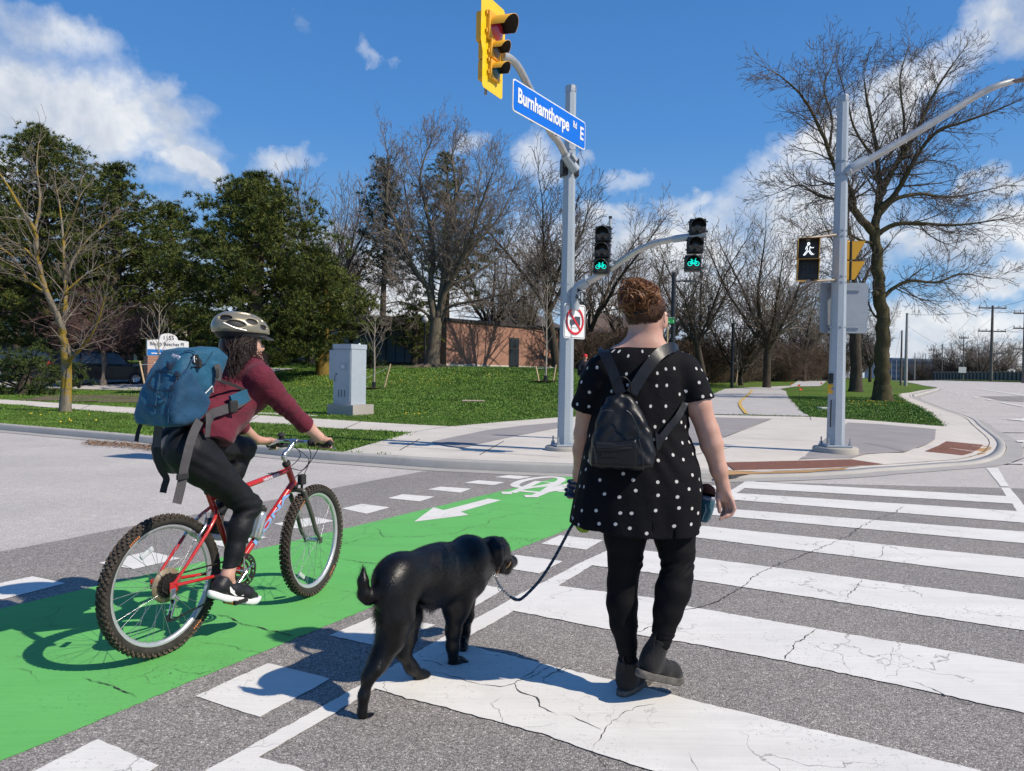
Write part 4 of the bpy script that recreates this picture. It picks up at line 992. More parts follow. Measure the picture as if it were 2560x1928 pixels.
def conifer(name,label,base,H,W,seed,dens=1.0,cols=None,tm=None,bare_to=.12,sparse=0.0,droop=.0,tuft=.26,group=None,taper=1.0,lobes=None):
 rs = np.random.RandomState(seed); C = []; Dr = []; tr = Tree(seed)
 tr.trunk.tube([base + Vector((0,0,-.3)),base + Vector((0,0,H * .3)),base + Vector((.15,0,H * .7)),base + Vector((.1,0,H * .97))],[W * .055 + .05,W * .045,W * .028,.03],9)
 z = H * bare_to; k = 0
 while z < H:
  f_ = max(0.0,(z / H - bare_to) / (1 - bare_to))
  rad = W * .5 * (1 - f_ ** 2.1 * taper) * (.62 + .38 * math.sin(min(1,f_ * 3.2) * 1.57)) 
  nb = 5 + rs.randint(3)
  for j in range(nb):
   if rs.rand() < sparse: continue
   a = k * 1.1 + j * 2 * math.pi / nb + rs.normal(0,.2); L = max(.4,rad * rs.uniform(.72,1.16)); rise = rs.uniform(-.05,.28) + .5 * f_ - droop
   zz = z + rs.normal(0,.12); P = [base + Vector((0,0,zz)),base + Vector((math.cos(a) * L * .5,math.sin(a) * L * .5,zz + L * .5 * rise)),base + Vector((math.cos(a) * L,math.sin(a) * L,zz + L * rise + .12 * L))]
   tr.seg(P[0],P[1],.035 + L * .008,.025); tr.seg(P[1],P[2],.025,.008)
   nc = max(2,int(L * 2.3 * dens))
   for q in range(nc):
    t = .25 + .78 * ((q + rs.rand()) / nc); sp_ = .26 * L * (1.2 - t) + .10
    c = Vector(P[0]).lerp(P[1],t * 2) if t < .5 else Vector(P[1]).lerp(P[2],min(1.1,t * 2 - 1))
    cc_ = np.array(c) + rs.normal(0,1,3) * np.array([sp_,sp_,sp_ * .35]) * .75; cr = rs.uniform(.22,.42) * (.7 + .1 * W * .5)
    for _k in range(int(8 * (cr / .3) ** 1.3)):
     o3 = rs.normal(0,1,3); o3 /= np.linalg.norm(o3); o3[2] = abs(o3[2]) * .8 - .12
     C.append(cc_ + o3 * cr * np.array([1,1,.7])); dv_ = o3 * .9 + np.array([math.cos(a) * .35,math.sin(a) * .35,.55]); Dr.append(dv_ / np.linalg.norm(dv_))
  z += rs.uniform(.28,.46) * max(1,H / 14); k += 1
 C = np.array(C); Dr = np.array(Dr); n = len(C); nn_ = 11
 Cx = np.repeat(C,nn_,0); Dx = np.repeat(Dr,nn_,0); rd = rs.normal(0,1,(n * nn_,3)); rd /= np.linalg.norm(rd,axis=1)[:,None]
 dd = Dx * .62 + rd * .80; dd /= np.linalg.norm(dd,axis=1)[:,None]; L = tuft * rs.uniform(.6,1.15,n * nn_)
 sd = np.cross(dd,rs.normal(0,1,(n * nn_,3))); sd /= np.linalg.norm(sd,axis=1)[:,None]; wd = tuft * .085
 V = np.stack([Cx - sd * wd,Cx + sd * wd,Cx + dd * L[:,None]],1).reshape(-1,3)
 tone = np.repeat(rs.rand(n),nn_); mi = np.where(tone < .45,0,np.where(tone < .8,1,2))
 t = thing(name,label,'tree',base,group); part('trunk',tr.trunk,tm,t)
 body_part('branches',tr.crown_mesh('branches',B_DARK),t); body_part('crown',fast_mesh('crown',V,np.arange(len(V)).reshape(-1,3),cols,mi=mi),t)
 return t
def nm(nme,c): return mat(nme,c,.6,var=.25,vscale=1.3,spec=.25)
PINE = [nm('pine_needles_mid',(.070,.096,.020)),nm('pine_needles_olive',(.130,.145,.028)),nm('pine_needles_dark',(.045,.066,.018))]
SPRC = [nm('spruce_needles',(.022,.042,.016)),nm('spruce_needles_b',(.032,.052,.02)),nm('spruce_needles_c',(.018,.03,.014))]
B_PINE = bark('bark_pine',(.10,.075,.055),(.20,.16,.12))
PG = 'pines on the mound'
conifer('pine_tree','tallest dense pine at the far left above the parked cars',at(95,43),13.9,12.8,1,.95,PINE,B_PINE,.10,.16,group=PG)
conifer('pine_tree','pine with a slim double top between the far left pine and the big dark pine',at(285,41),11.5,8.0,2,.95,PINE,B_PINE,.10,.16,group=PG)
conifer('pine_tree','second-row pine filling the dark gap left of the big pine',at(420,46),9.9,8.6,3,.75,PINE,B_PINE,.06,.14,group=PG)
conifer('pine_tree','biggest dense dark green pine behind the cyclist',at(636,37),10.3,9.6,4,1.4,PINE,B_PINE,.07,.05,group=PG)
conifer('pine_tree','low spreading pine with a yellowish trunk behind the grey cabinet',at(806,40),6.0,6.4,5,.8,PINE,bark('bark_yellow',(.14,.10,.03),(.28,.19,.04)),.2,.15,group=PG)
conifer('pine_tree','narrow ragged pine with long bare trunk left of the mound tree',at(955,58),15.6,5.2,6,.8,SPRC,B_DARK,.40,.12,taper=.8,group=PG)
conifer('pine_tree','tall sparse pine behind the branches of the mound tree',at(1108,62),17.6,9.5,7,.62,PINE,B_DARK,.26,.32,group=PG)
conifer('pine_tree','short pine against the dark building wing left of the mound tree',at(1035,50),4.3,4.4,8,.8,PINE,B_DARK,.18,.2,group=PG)
CG = 'dark spruces beside the path'
conifer('spruce_tree','dark spruce right of the lamp post with the green sign',at(1722,66),6.9,4.6,9,.9,SPRC,B_DARK,.05,.1,-.0,group=CG)
for px,Y,h,lab in ((1963,96,3.4,'small dark spruce left of the far lamp posts'),(2005,104,4.6,'small dark spruce between the far lamp posts'),(2030,112,4.0,'small dark spruce rightmost by the path end'),(1886,84,3.4,'small olive conifer at the wood edge beside the second lamp post')):
 conifer('spruce_tree',lab,at(px,Y),h,h * .75,int(px),.9,SPRC,B_DARK,.03,.05,.05,group=CG)
conifer('juniper_shrub','low dark juniper mound in front of the parked cars',at(60,30),1.0,6.8,55,1.2,[PINE[2],PINE[0],SPRC[0]],B_DARK,.0,0,.0,.22)
conifer('juniper_shrub','small dark juniper behind the sapling by the cabinet',at(925,43),.9,1.8,56,1.0,SPRC,B_DARK,.0,0,.0,.2)
# BUILDINGS
def mat_brick(name,c1,c2,mortar,sc_=1.0):
 m = bpy.data.materials.new(name); m.use_nodes = True; T = NT(m.node_tree); b = m.node_tree.nodes['Principled BSDF']
 tcn = T.new('ShaderNodeTexCoord'); nrm = T.new('ShaderNodeNewGeometry')
 sp = T.new('ShaderNodeSeparateXYZ',ins={0: tcn.outputs['Object']})
 u = T.m('ADD',T.m('MULTIPLY',sp.outputs[0],.8),T.m('MULTIPLY',sp.outputs[1],.75))
 cv = T.new('ShaderNodeCombineXYZ',ins={0: u,1: sp.outputs[2],2: 0})
 br = T.new('ShaderNodeTexBrick',ins={'Vector': cv.outputs[0],'Color1': (*c1,1),'Color2': (*c2,1),'Mortar': (*mortar,1),'Scale': 1.0 * sc_,'Mortar Size': .012,'Brick Width': .24,'Row Height': .08})
 c = T.mix(1,br.outputs['Color'],T.ramp(T.noise(tcn.outputs['Object'],.7,5,.6),[(.3,(.82,.82,.82)),(.7,(1.1,1.1,1.1))]),'MULTIPLY')
 T.l.new(c,b.inputs['Base Color']); b.inputs['Roughness'].default_value = .9; return m
M_BRICK = mat_brick('brick_orange',(.42,.17,.10),(.34,.13,.08),(.36,.28,.23))
M_BRICKD = mat_brick('brick_brown',(.20,.09,.06),(.15,.07,.05),(.2,.16,.14))
M_FASC = mat('dark_fascia',(.05,.042,.04),.7)
M_GLASS = mat('window_glass_dark',(.03,.04,.05),.08,spec=.8,var=.05)
M_GLASSB = mat('window_glass_blue',(.12,.17,.21),.12,spec=.8,var=.15,vscale=.5)
M_WFR = mat('window_frame_dark',(.04,.04,.04),.5)
M_STUCCO = mat('stucco_cream',(.52,.46,.35),.9,var=.08)
M_SHING = mat('shingle_brown',(.13,.095,.075),.9,var=.3,vscale=8)
M_SHINGG = mat('shingle_grey',(.10,.09,.09),.9,var=.3,vscale=8)
def wall_box(mb,a,b,z0,z1,th,mi=None):
 """a wall between two ground points, th metres deep away from the camera"""
 a = Vector((a[0],a[1],0)); b = Vector((b[0],b[1],0)); t = (b - a).normalized(); n = Vector((-t.y,t.x,0))
 P = [a,b,b + n * th,a + n * th]; mb.prism([(p.x,p.y,z0) for p in P],(0,0,z1 - z0),mi)
 return t,n
A = Vector((-4.65,52,0)); B = Vector((3.75,61,0)); t_ = (B - A).normalized(); n_ = Vector((-t_.y,t_.x,0))
bl = thing('brick_building','low orange brick building with a dark glazed door, standing behind the mound tree','building',(A.x,A.y,1.5))
mb = MB(); wall_box(mb,A,B,.8,5.0,9); part('wall',mb,M_BRICK,bl)
mb = MB(); wall_box(mb,A - t_ * .15 - n_ * .12,B + t_ * .15 - n_ * .12,5.003,5.22,9.3); part('roof',mb,M_FASC,bl)
mb = MB(); wall_box(mb,A - n_ * .02,B - n_ * .02,.8,2.0,.015); part('plinth',mb,M_CONC,bl)
def on_wall(px):
 d = ray(px,900); k = Vector((d.x,d.y,0)); # solve A + t s = k u
 det = t_.x * -k.y + k.x * t_.y; s_ = (-A.x * -k.y + A.y * -k.x * 1) / det if det else 0
 M = np.array([[t_.x,-k.x],[t_.y,-k.y]]); s_,u_ = np.linalg.solve(M,[-A.x,-A.y]); return s_
s0,s1 = on_wall(1272),on_wall(1296)
mb = MB(); p0,p1 = A + t_ * s0 - n_ * .06,A + t_ * s1 - n_ * .06
wall_box(mb,p0,p1,1.75,4.15,.1); dr = part('door',mb,M_WFR,bl)
for q in range(2):
 mb = MB(); a_ = p0.lerp(p1,.08 + .46 * q) - n_ * .03; b_ = p0.lerp(p1,.46 + .46 * q) - n_ * .03
 wall_box(mb,a_,b_,1.95,3.3,.05); wall_box(mb,a_,b_,3.42,4.0,.05); part('pane',mb,M_GLASS,bl,sub_of=dr)
mb = MB(); wall_box(mb,p0 - t_ * .5 - n_ * 1.6,p1 + t_ * .5 - n_ * 1.6,1.3,1.8,1.6); part('step',mb,M_CONC,bl)
wg = thing('building_wing','long dark flat-roofed wing with deep eaves behind the pines, left of the brick wall','building',(-12,54,1.5))
mb = MB(); wall_box(mb,(-24,54.6),(-4.7,54.2),.8,5.0,8); part('wall',mb,M_BRICKD,wg)
mb = MB(); wall_box(mb,(-24.6,52.6),(-4.9,52.2),4.72,5.3,10.5); part('roof',mb,M_FASC,wg)
for k,px in enumerate([700,742,850,905,965,1012,1052]):
 c = at(px,54.3); mb = MB(); wall_box(mb,(c.x - .75,54.2),(c.x + .75,54.17),2.0,4.5,.3); w_ = part('window',mb,M_WFR,wg)
 mb = MB(); wall_box(mb,(c.x - .66,54.14),(c.x - .04,54.13),2.1,4.4,.1); wall_box(mb,(c.x + .04,54.13),(c.x + .66,54.12),2.1,4.4,.1); part('pane',mb,M_GLASSB,wg,sub_of=w_)
for px in (780,935,1080):
 c = at(px,53); mb = MB(); mb.box((c.x,53,2.8),(.3,.3,3.85)); part('column',mb,M_FASC,wg)
def house(name,label,c,w_,dp,h,rh,wm,rm,z0=1.3,wins=()):
 t = thing(name,label,'house',(c[0],c[1],z0)); x,y = c; mb = MB(); mb.prism([(x - w_ / 2,y,z0 - .5),(x + w_ / 2,y,z0 - .5),(x + w_ / 2,y + dp,z0 - .5),(x - w_ / 2,y + dp,z0 - .5)],(0,0,h + .5)); part('wall',mb,wm,t)
 mb = MB(); e = .5; a = z0 + h + .003; v = [(x - w_ / 2 - e,y - e,a),(x + w_ / 2 + e,y - e,a),(x + w_ / 2 + e,y + dp + e,a),(x - w_ / 2 - e,y + dp + e,a),(x - w_ / 2 + dp / 2,y + dp / 2,a + rh),(x + w_ / 2 - dp / 2,y + dp / 2,a + rh)]
 mb.add(v,[(0,1,5,4),(1,2,5),(2,3,4,5),(3,0,4),(3,2,1,0)]); part('roof',mb,rm,t)
 for (u,v_,ww,hh) in wins:
  mb = MB(); mb.box((x + u,y,z0 + v_),(ww + .16,.12,hh + .16)); f = part('window',mb,mat('window_frame_white',(.6,.58,.54),.6),t)
  mb = MB(); mb.box((x + u,y - .05,z0 + v_),(ww,.06,hh)); part('pane',mb,M_GLASS,t,sub_of=f)
 return t
house('house','house with a grey hipped roof rising behind the brick building',(at(1285,78).x,78),11,9,4.7,2.6,M_BRICKD,M_SHINGG)
house('house','tan stucco house with a brown hipped roof between the sign pole and the woman',(at(1520,74).x,74),9,8,4.3,2.3,mat('stucco_tan',(.36,.29,.22),.9,var=.15),M_SHING,wins=[(-3.2,3.0,.9,1.2),(0,3.0,1.0,1.2),(2.8,3.0,1,1.2)])
t = thing('cream_building','cream panelled building with a brown roof and dark ground floor behind the parked cars','building',(-50,72,1.6))
mb = MB(); mb.box((-46,76,5.0),(26,8,1.9)); part('wall',mb,M_STUCCO,t); mb = MB(); mb.prism([(-60,71.5,5.97),(-32.6,71.5,5.97),(-33.5,76,7.6),(-59.5,76,7.6)],(0,6,.0)); mb.prism([(-60,71.4,5.955),(-32.6,71.4,5.955),(-32.6,80.5,5.955),(-60,80.5,5.955)],(0,0,.25)); part('roof',mb,M_SHING,t)
mb = MB(); mb.box((-46,77,2.4),(25.4,6,3.28)); part('ground_floor',mb,M_FASC,t)
for k in range(9): mb = MB(); mb.box((-57.5 + k * 2.9,73.2,2.4),(.3,.3,3.28)); part('column',mb,M_STUCCO,t)
for nme,lab,px,Y,w_,h,col in (('glass_tower','distant blue glass block left of the two thin poles where the road ends',2237,420,13,13,(.05,.09,.16)),('apartment_tower','pale distant apartment tower seen left of the blue glass block',2187,520,8,13,(.36,.40,.44)),
  ('office_block','wide dark distant office block behind the far utility poles',2285,430,26,13,(.13,.16,.21)),('mast_building','small far dark block behind the row of bare trees across the road',2350,400,16,7,(.16,.17,.2))):
 c = at(px,Y,lambda x,y: 0); t = thing(nme,lab,'building',(c.x,Y,0)); mb = MB(); mb.box((c.x,Y,h / 2),(w_,14,h)); part('wall',mb,mat(nme + '_wall',col,.4),t)
 mb = MB(); mb.box((c.x,Y,h + .2),(w_ * .7,10,.4 + h * .06)); part('roof',mb,mat('far_roof',(.2,.25,.3),.8),t)
 for k in range(int(h / 3)):
  mb = MB(); mb.box((c.x,Y - 7.05,2.4 + k * 3),(w_ * .94,.1,1.3)); part('window_band',mb,mat('far_glass',(.04,.07,.12),.4,spec=.3),t)
# FENCES, UTILITY POLES, WIRES
M_FENCE = mat('fence_grey_brown',(.24,.20,.17),.9,var=.2)
fa,fb = at(2335,150,ROADF),at(2760,104,ROADF)
t = thing('noise_fence','long grey-brown panelled noise fence beyond the road on the right','fence',fa); N_ = 40; d_ = (fb - fa) / N_
for k in range(N_):
 p,q = fa + d_ * k,fa + d_ * (k + 1); mb = MB(); wall_box(mb,p + d_ * .04,q - d_ * .04,.8,3.0,.08); part('panel',mb,M_FENCE,t)
 mb = MB(); mb.box((p.x,p.y,2.0),(.3,.3,2.4)); part('post',mb,mat('fence_post',(.10,.085,.075),.9),t)
g_ = MB(); e_ = [(fa.x - 8,fa.y - 2),(fb.x,fb.y - 1),(fb.x - 3,fb.y - 9),(88,105),(fa.x - 9,fa.y - 8)]
sheet('far_verge',[(fa.x - 14,fa.y + 10),(fb.x + 20,fb.y + 10),(fb.x + 6,fb.y - 7.5),(75,111),(62,124),(fa.x - 22,fa.y - 10)],lambda x,y: RZ(y) + .12,M_LAWN,off=.02)
M_WOOD = mat('utility_wood',(.13,.115,.10),.9,var=.25,vscale=2)
M_CPOLE = mat('utility_concrete',(.36,.35,.33),.8)
def upole(px,Y,ytop,r,label,arms=(),m=None,f=ROADF,grp='utility poles along the road'):
 b = at(px,Y,f); top = D(px,ytop,Y); top.x = b.x; t = thing('utility_pole',label,'utility pole',b,grp)
 mb = MB(); mb.tube([b - Vector((0,0,.5)),Vector((b.x,b.y,(b.z + top.z) / 2)),Vector((b.x,b.y,top.z))],[r,r * .85,r * .65],8); part('shaft',mb,m or M_WOOD,t)
 ends = []
 for (dz,hw) in arms:
  z = top.z - dz; mb = MB(); mb.box((b.x,b.y,z),(hw * 2,.18,.2)); ar = part('crossarm',mb,M_WOOD,t)
  for s_ in (-1,-.45,.45,1):
   mb = MB(); mb.lathe([(.03,0),(.09,.08),(.04,.16),(.09,.22),(.03,.3)],(b.x + s_ * hw * .95,b.y,z + .1),n=6); part('insulator',mb,mat('insulator_grey',(.3,.3,.3),.4),t,sub_of=ar); ends.append(Vector((b.x + s_ * hw * .95,b.y,z + .4)))
 return ends,Vector((b.x,b.y,top.z))
e1,t1 = upole(2477,118,764,.26,'tall grey pole with three crossarms right of the rounded trees',[(.4,2.2),(4.1,2.2),(7.6,2.0)])
e2,t2 = upole(2559,104,757,.26,'tall dark pole with many crossarms at the right edge of the photo',[(1.5,1.6),(3.6,1.6),(6.5,1.6),(9.0,1.6)])
upole(2252,72,826,.11,'thin dark pole on the grass strip, left of the pale one',f=HL); upole(2264,70,783,.17,'pale grey pole on the grass strip beside the road curve',f=HL,m=M_CPOLE)
far = [(2407,128,841,'thin dark pole carrying a small white board in front of the rounded trees',[(.3,.8)]),(2354,150,859,'thin dark pole with a crossarm left of the white-board pole',[(3,1.5)]),(2333,175,870,'far thin dark pole by the dark spruce-like tree',[(.5,1.2)]),
  (2313,200,884,'far thin dark pole before the office block',[]),(2299,230,890,'farther thin dark pole against the office block',[]),(2286,150,882,'thin pale pole in front of the office block',[]),(2240,190,900,'short pale pole left of the glass block centre',[]),(2228,210,903,'short pale pole at the left of the glass block',[]),(2214,240,905,'most distant short pale pole at the glass block',[])]
fe = [upole(px,Y,yt,.13,lab,ar,m=M_CPOLE if 'pale' in lab else None) for px,Y,yt,lab,ar in far]
M_WIRE = mat('wire_black',(.05,.05,.055),.6)
def wire(a,b,sag,r=.018):
 return [a.lerp(b,k / 12) - Vector((0,0,sag * 4 * (k / 12) * (1 - k / 12))) for k in range(13)],r
wires = []
t = thing('overhead_wires','sagging black overhead wires running between the utility poles on the right','wires',t1)
def addw(a,b,sag,r=.018): mb = MB(); P,rr_ = wire(a,b,sag,r); mb.tube(P,rr_,4); part('wire',mb,M_WIRE,t)
for i in range(0,12,1): addw(e1[i],e2[min(i,15)],.7)
for i in range(0,16,3): addw(e2[i],e2[i] + Vector((22,-45,1.5)),.8)
far1 = fe[1][1]
for i in (0,3,5,8,11): addw(e1[i],Vector((far1.x + (i - 5) * .2,far1.y,far1.z - i * .15)),1.2)
addw(D(2264,785,70),D(2700,700,60),1.0,.012); addw(D(2264,812,70),t1 - Vector((0,0,8)),1.2,.012); addw(D(2252,828,72),D(2230,920,190),.5,.012)
b = Vector(D(2406,925,127.8)); mb = MB(); mb.box(b,(1.3,.06,1.0)); o = mb.build('board_sign',mat('board_white',(.6,.6,.6),.6)); tag(o,'small white board fixed on a thin dark pole across the road','sign')
# PATH LAMP POSTS
def lamp(px,Y,ytop,arm,label,r=.085,hd=None):
 b = at(px,Y); top = D(px,ytop,Y); H = top.z - b.z
 t = thing('lamp_post',label,'lamp post',b,'black lamp posts along the path')
 mb = MB(); mb.tube([b - Vector((0,0,.1)),b + Vector((0,0,H * .5)),b + Vector((0,0,H))],[r * 1.2,r * 1.1,r],10); part('shaft',mb,M_BLK,t)
 z = b.z + H - .42; mb = MB(); mb.tube([(b.x,b.y,z),(b.x + arm * .4,b.y - .05,z + .02)],.035,6); part('arm',mb,M_BLK,t)
 mb = MB(); mb.box((b.x + arm * .7,b.y - .05,z + .01),(arm * .62,.24,.075),bev=.03); l_ = part('lamp_head',mb,M_BLK,t)
 mb = MB(); mb.box((b.x + arm * .72,b.y - .05,z - .035),(arm * .4,.17,.02)); part('diffuser',mb,mat('lamp_diffuser',(.5,.5,.48),.4),t,sub_of=l_)
 mb = MB(); mb.cyl((b.x + arm * .55,b.y - .05,z + .045),(b.x + arm * .55,b.y - .05,z + .14),.035,n=8); part('sensor',mb,M_BLK,t,sub_of=l_)
 return t,b,z
tl,bl_,zl = lamp(1680,35,681,1.05,'nearest black path lamp post carrying a small green countdown sign',.10)
lamp(1830,55,808,1.5,'second black path lamp post, beside the staked sapling at the path bend',.11); lamp(1954,88,848,1.9,'third black path lamp post beyond the path bend',.13); lamp(1988,108,866,2.0,'fourth black path lamp post, tallest of the far cluster',.13)
lamp(2012,122,891,2.0,'fifth black path lamp post, near the end of the path',.12); lamp(2036,122,905,1.6,'last black path lamp post left of the right-hand pole',.12)
s = D(1678,801,34.75); t = thing('led_sign','small black sign with a green lit panel on the nearest black lamp post','sign',s)
mb = MB(); mb.box((s.x - .02,s.y,s.z),(.42,.08,.36),bev=.012); part('housing',mb,M_BLK,t)
mb = MB(); mb.box((s.x - .02,s.y - .045,s.z - .05),(.34,.012,.2)); part('display',mb,mat('led_green',(.01,.12,.03),.4,emit=(.01,.22,.05),estr=.6),t)
mb = MB()
for k in range(5): mb.box((s.x - .14 + .04 * k,s.y - .046,s.z + .11),(.026,.01,.03))
for k in range(3): mb.box((s.x + .08 + .035 * k,s.y - .046,s.z + .11),(.02,.01,.03))
mb.box((s.x - .12,s.y - .055,s.z - .08),(.08,.01,.03)); mb.box((s.x + .09,s.y - .055,s.z - .04),(.02,.01,.10)); part('characters',mb,mat('led_pale',(.3,.5,.35),.4,emit=(.3,.8,.4),estr=.5),t)
mb = MB(); a = D(1669,815,34.6); mb.tube([a,Vector((a.x,a.y,HL(a.x,a.y)))],.035,6); part('stake',mb,mat('stake_wood',(.55,.40,.22),.8),t)
b = at(1061,47); t = thing('globe_lamp','thin black globe lamp left of the mound tree trunk','lamp',b); top = D(1061,808,47)
mb = MB(); mb.tube([b,Vector((b.x,b.y,top.z))],.06,8); part('shaft',mb,M_BLK,t); mb = MB(); mb.lathe([(.0,-.2),(.14,-.15),(.2,0),(.14,.15),(0,.2)],(b.x,b.y,top.z + .2),n=12); part('globe',mb,mat('globe_white',(.7,.72,.75),.3),t)
# SAPLINGS, STAKES, FLAGS
M_STAKE = mat('stake_pale_wood',(.58,.42,.24),.8,var=.15)
M_SAPB = mat('sapling_bark',(.36,.31,.25),.85,var=.25,vscale=12)
def sapling(base,H,seed,label,stakes,guard=True,crown0=.36):
 tr = Tree(seed); t = thing('young_tree',label,'tree',base,'staked saplings')
 P = [base + Vector((0,0,-.05)),base + Vector((.02,0,H * .3)),base + Vector((0,0,H * .6)),base + Vector((.02,0,H))]; tr.trunk.tube(P,[.045,.035,.022,.006],8); part('trunk',tr.trunk,M_SAPB,t)
 for k in range(13):
  a = k * 2.4; z = H * (crown0 + (1 - crown0) * k / 14); tr.grow(base + Vector((0,0,z)),(math.cos(a) * .8,math.sin(a) * .8,1.1),H * .34 * (1.1 - k / 16),.013,2,.1,.4,(.4,.8),.006)
 body_part('crown',tr.crown_mesh('crown',M_SAPB),t)
 if guard: mb = MB(); mb.tube([base,base + Vector((0,0,.28))],.09,12); part('trunk_guard',mb,M_BLK,t)
 mb = MB(); n = 14; mb.add([(base.x + math.cos(i * 6.283 / n) * .6 * (1 + .2 * math.sin(i * 3)),base.y + math.sin(i * 6.283 / n) * .6,HL(base.x,base.y) + .03) for i in range(n)],[tuple(range(n))]); part('mulch',mb,mat('mulch',(.13,.07,.045),.95,var=.4,vscale=12,bump=.8),t)
 for a,b_ in stakes: mb = MB(); mb.tube([a,b_],.035,6); s_ = tag(mb.build('stake',M_STAKE),None,None); s_.parent = t; s_.location = -ORIG[t.name]
 if len(stakes) == 2: mb = MB(); mb.tube([stakes[0][1] - Vector((0,0,.12)),stakes[1][1] - Vector((0,0,.12))],.008,5); part('tie',mb,mat('tie_white',(.7,.7,.66),.6),t)
b = at(935,33); sapling(b,3.4,3,'pale sapling with a black trunk guard and two stakes right of the grey cabinet',[(D(917,981,33),D(905,944,33)),(D(957,982,33),D(976,910,33))])
b = at(1364,33); sapling(b,4.6,4,'staked sapling with a black trunk guard beside the road sign pole',[(D(1352,975,33),D(1339,915,33)),(D(1379,976,33),D(1390,912,33))])
b = at(396,27); sapling(b,3.5,5,'thin staked sapling in front of the clinic sign',[(D(366,985,27),D(349,903,27)),(D(430,985,27),D(445,905,27))],True,.42)
b = at(1842,58); sapling(b,3.0,6,'thin sapling with a pale stake right of the second lamp post',[(D(1839,962,57.8),D(1844,927,57.8))],False)
for i,(px,Y,f_) in enumerate([(1936,86,0),(1943,90,0),(1958,92,0),(1976,94,0)]):
 b = at(px,Y); mb = MB(); mb.box((b.x,b.y,b.z + .5),(.16,.12,1.6)); mb.box((b.x,b.y,b.z + 1.35),(.2,.14,.1)); o = mb.build('marker_post',M_STAKE if i > 1 else mat('post_grey',(.4,.38,.35),.8)); tag(o,['grey marker post left of the third lamp post, outer one','grey marker post left of the third lamp post, inner one','pale wooden marker post right of the third lamp post','pale wooden marker post by the fourth lamp post'][i],'post','marker posts by the path')
M_ORG = mat('flag_orange',(.80,.15,.05),.6)
for i,(px,py,lab) in enumerate([(1994,972,'upper orange survey flag at the grass edge beside the path'),(1999,984,'lower orange survey flag at the grass edge beside the path'),(1977,966,'small orange survey flag nearest the path edge'),(2051,965,'small orange survey flag near the push button')]):
 b = GH(px,py + 6); t = thing('survey_flag',lab,'flag',b,'orange survey flags'); mb = MB(); mb.tube([b,b + Vector((0,0,.42))],.006,4); part('wire_stem',mb,M_WIRE,t)
 k_ = .16 if i < 2 else .12; mb = MB(); mb.add([b + Vector((0,0,.42)),b + Vector((k_,.03,.45)),b + Vector((k_ * 1.1,-.02,.34)),b + Vector((0,0,.30)),b + Vector((k_ * .5,.05,.38))],[(0,4,3),(0,1,4),(1,2,4),(2,3,4)]); part('flag',mb,M_ORG,t)
p = GH(2068,1024); mb = MB(); mb.box((p.x,p.y,HL(p.x,p.y) + .04),(.62,.45,.08),bev=.02); tag(mb.build('utility_cover',mat('cover_pale',(.52,.50,.46),.8)),'pale rectangular utility cover in the grass left of the right-hand pole','utility cover')
p = GH(1184,1004); mb = MB(); mb.box((p.x,p.y,HL(p.x,p.y) + .02),(.85,.4,.06),bev=.02); tag(mb.build('utility_cover',mat('cover_tan',(.42,.34,.24),.85)),'tan utility cover lying in the lawn left of the sign pole','utility cover')
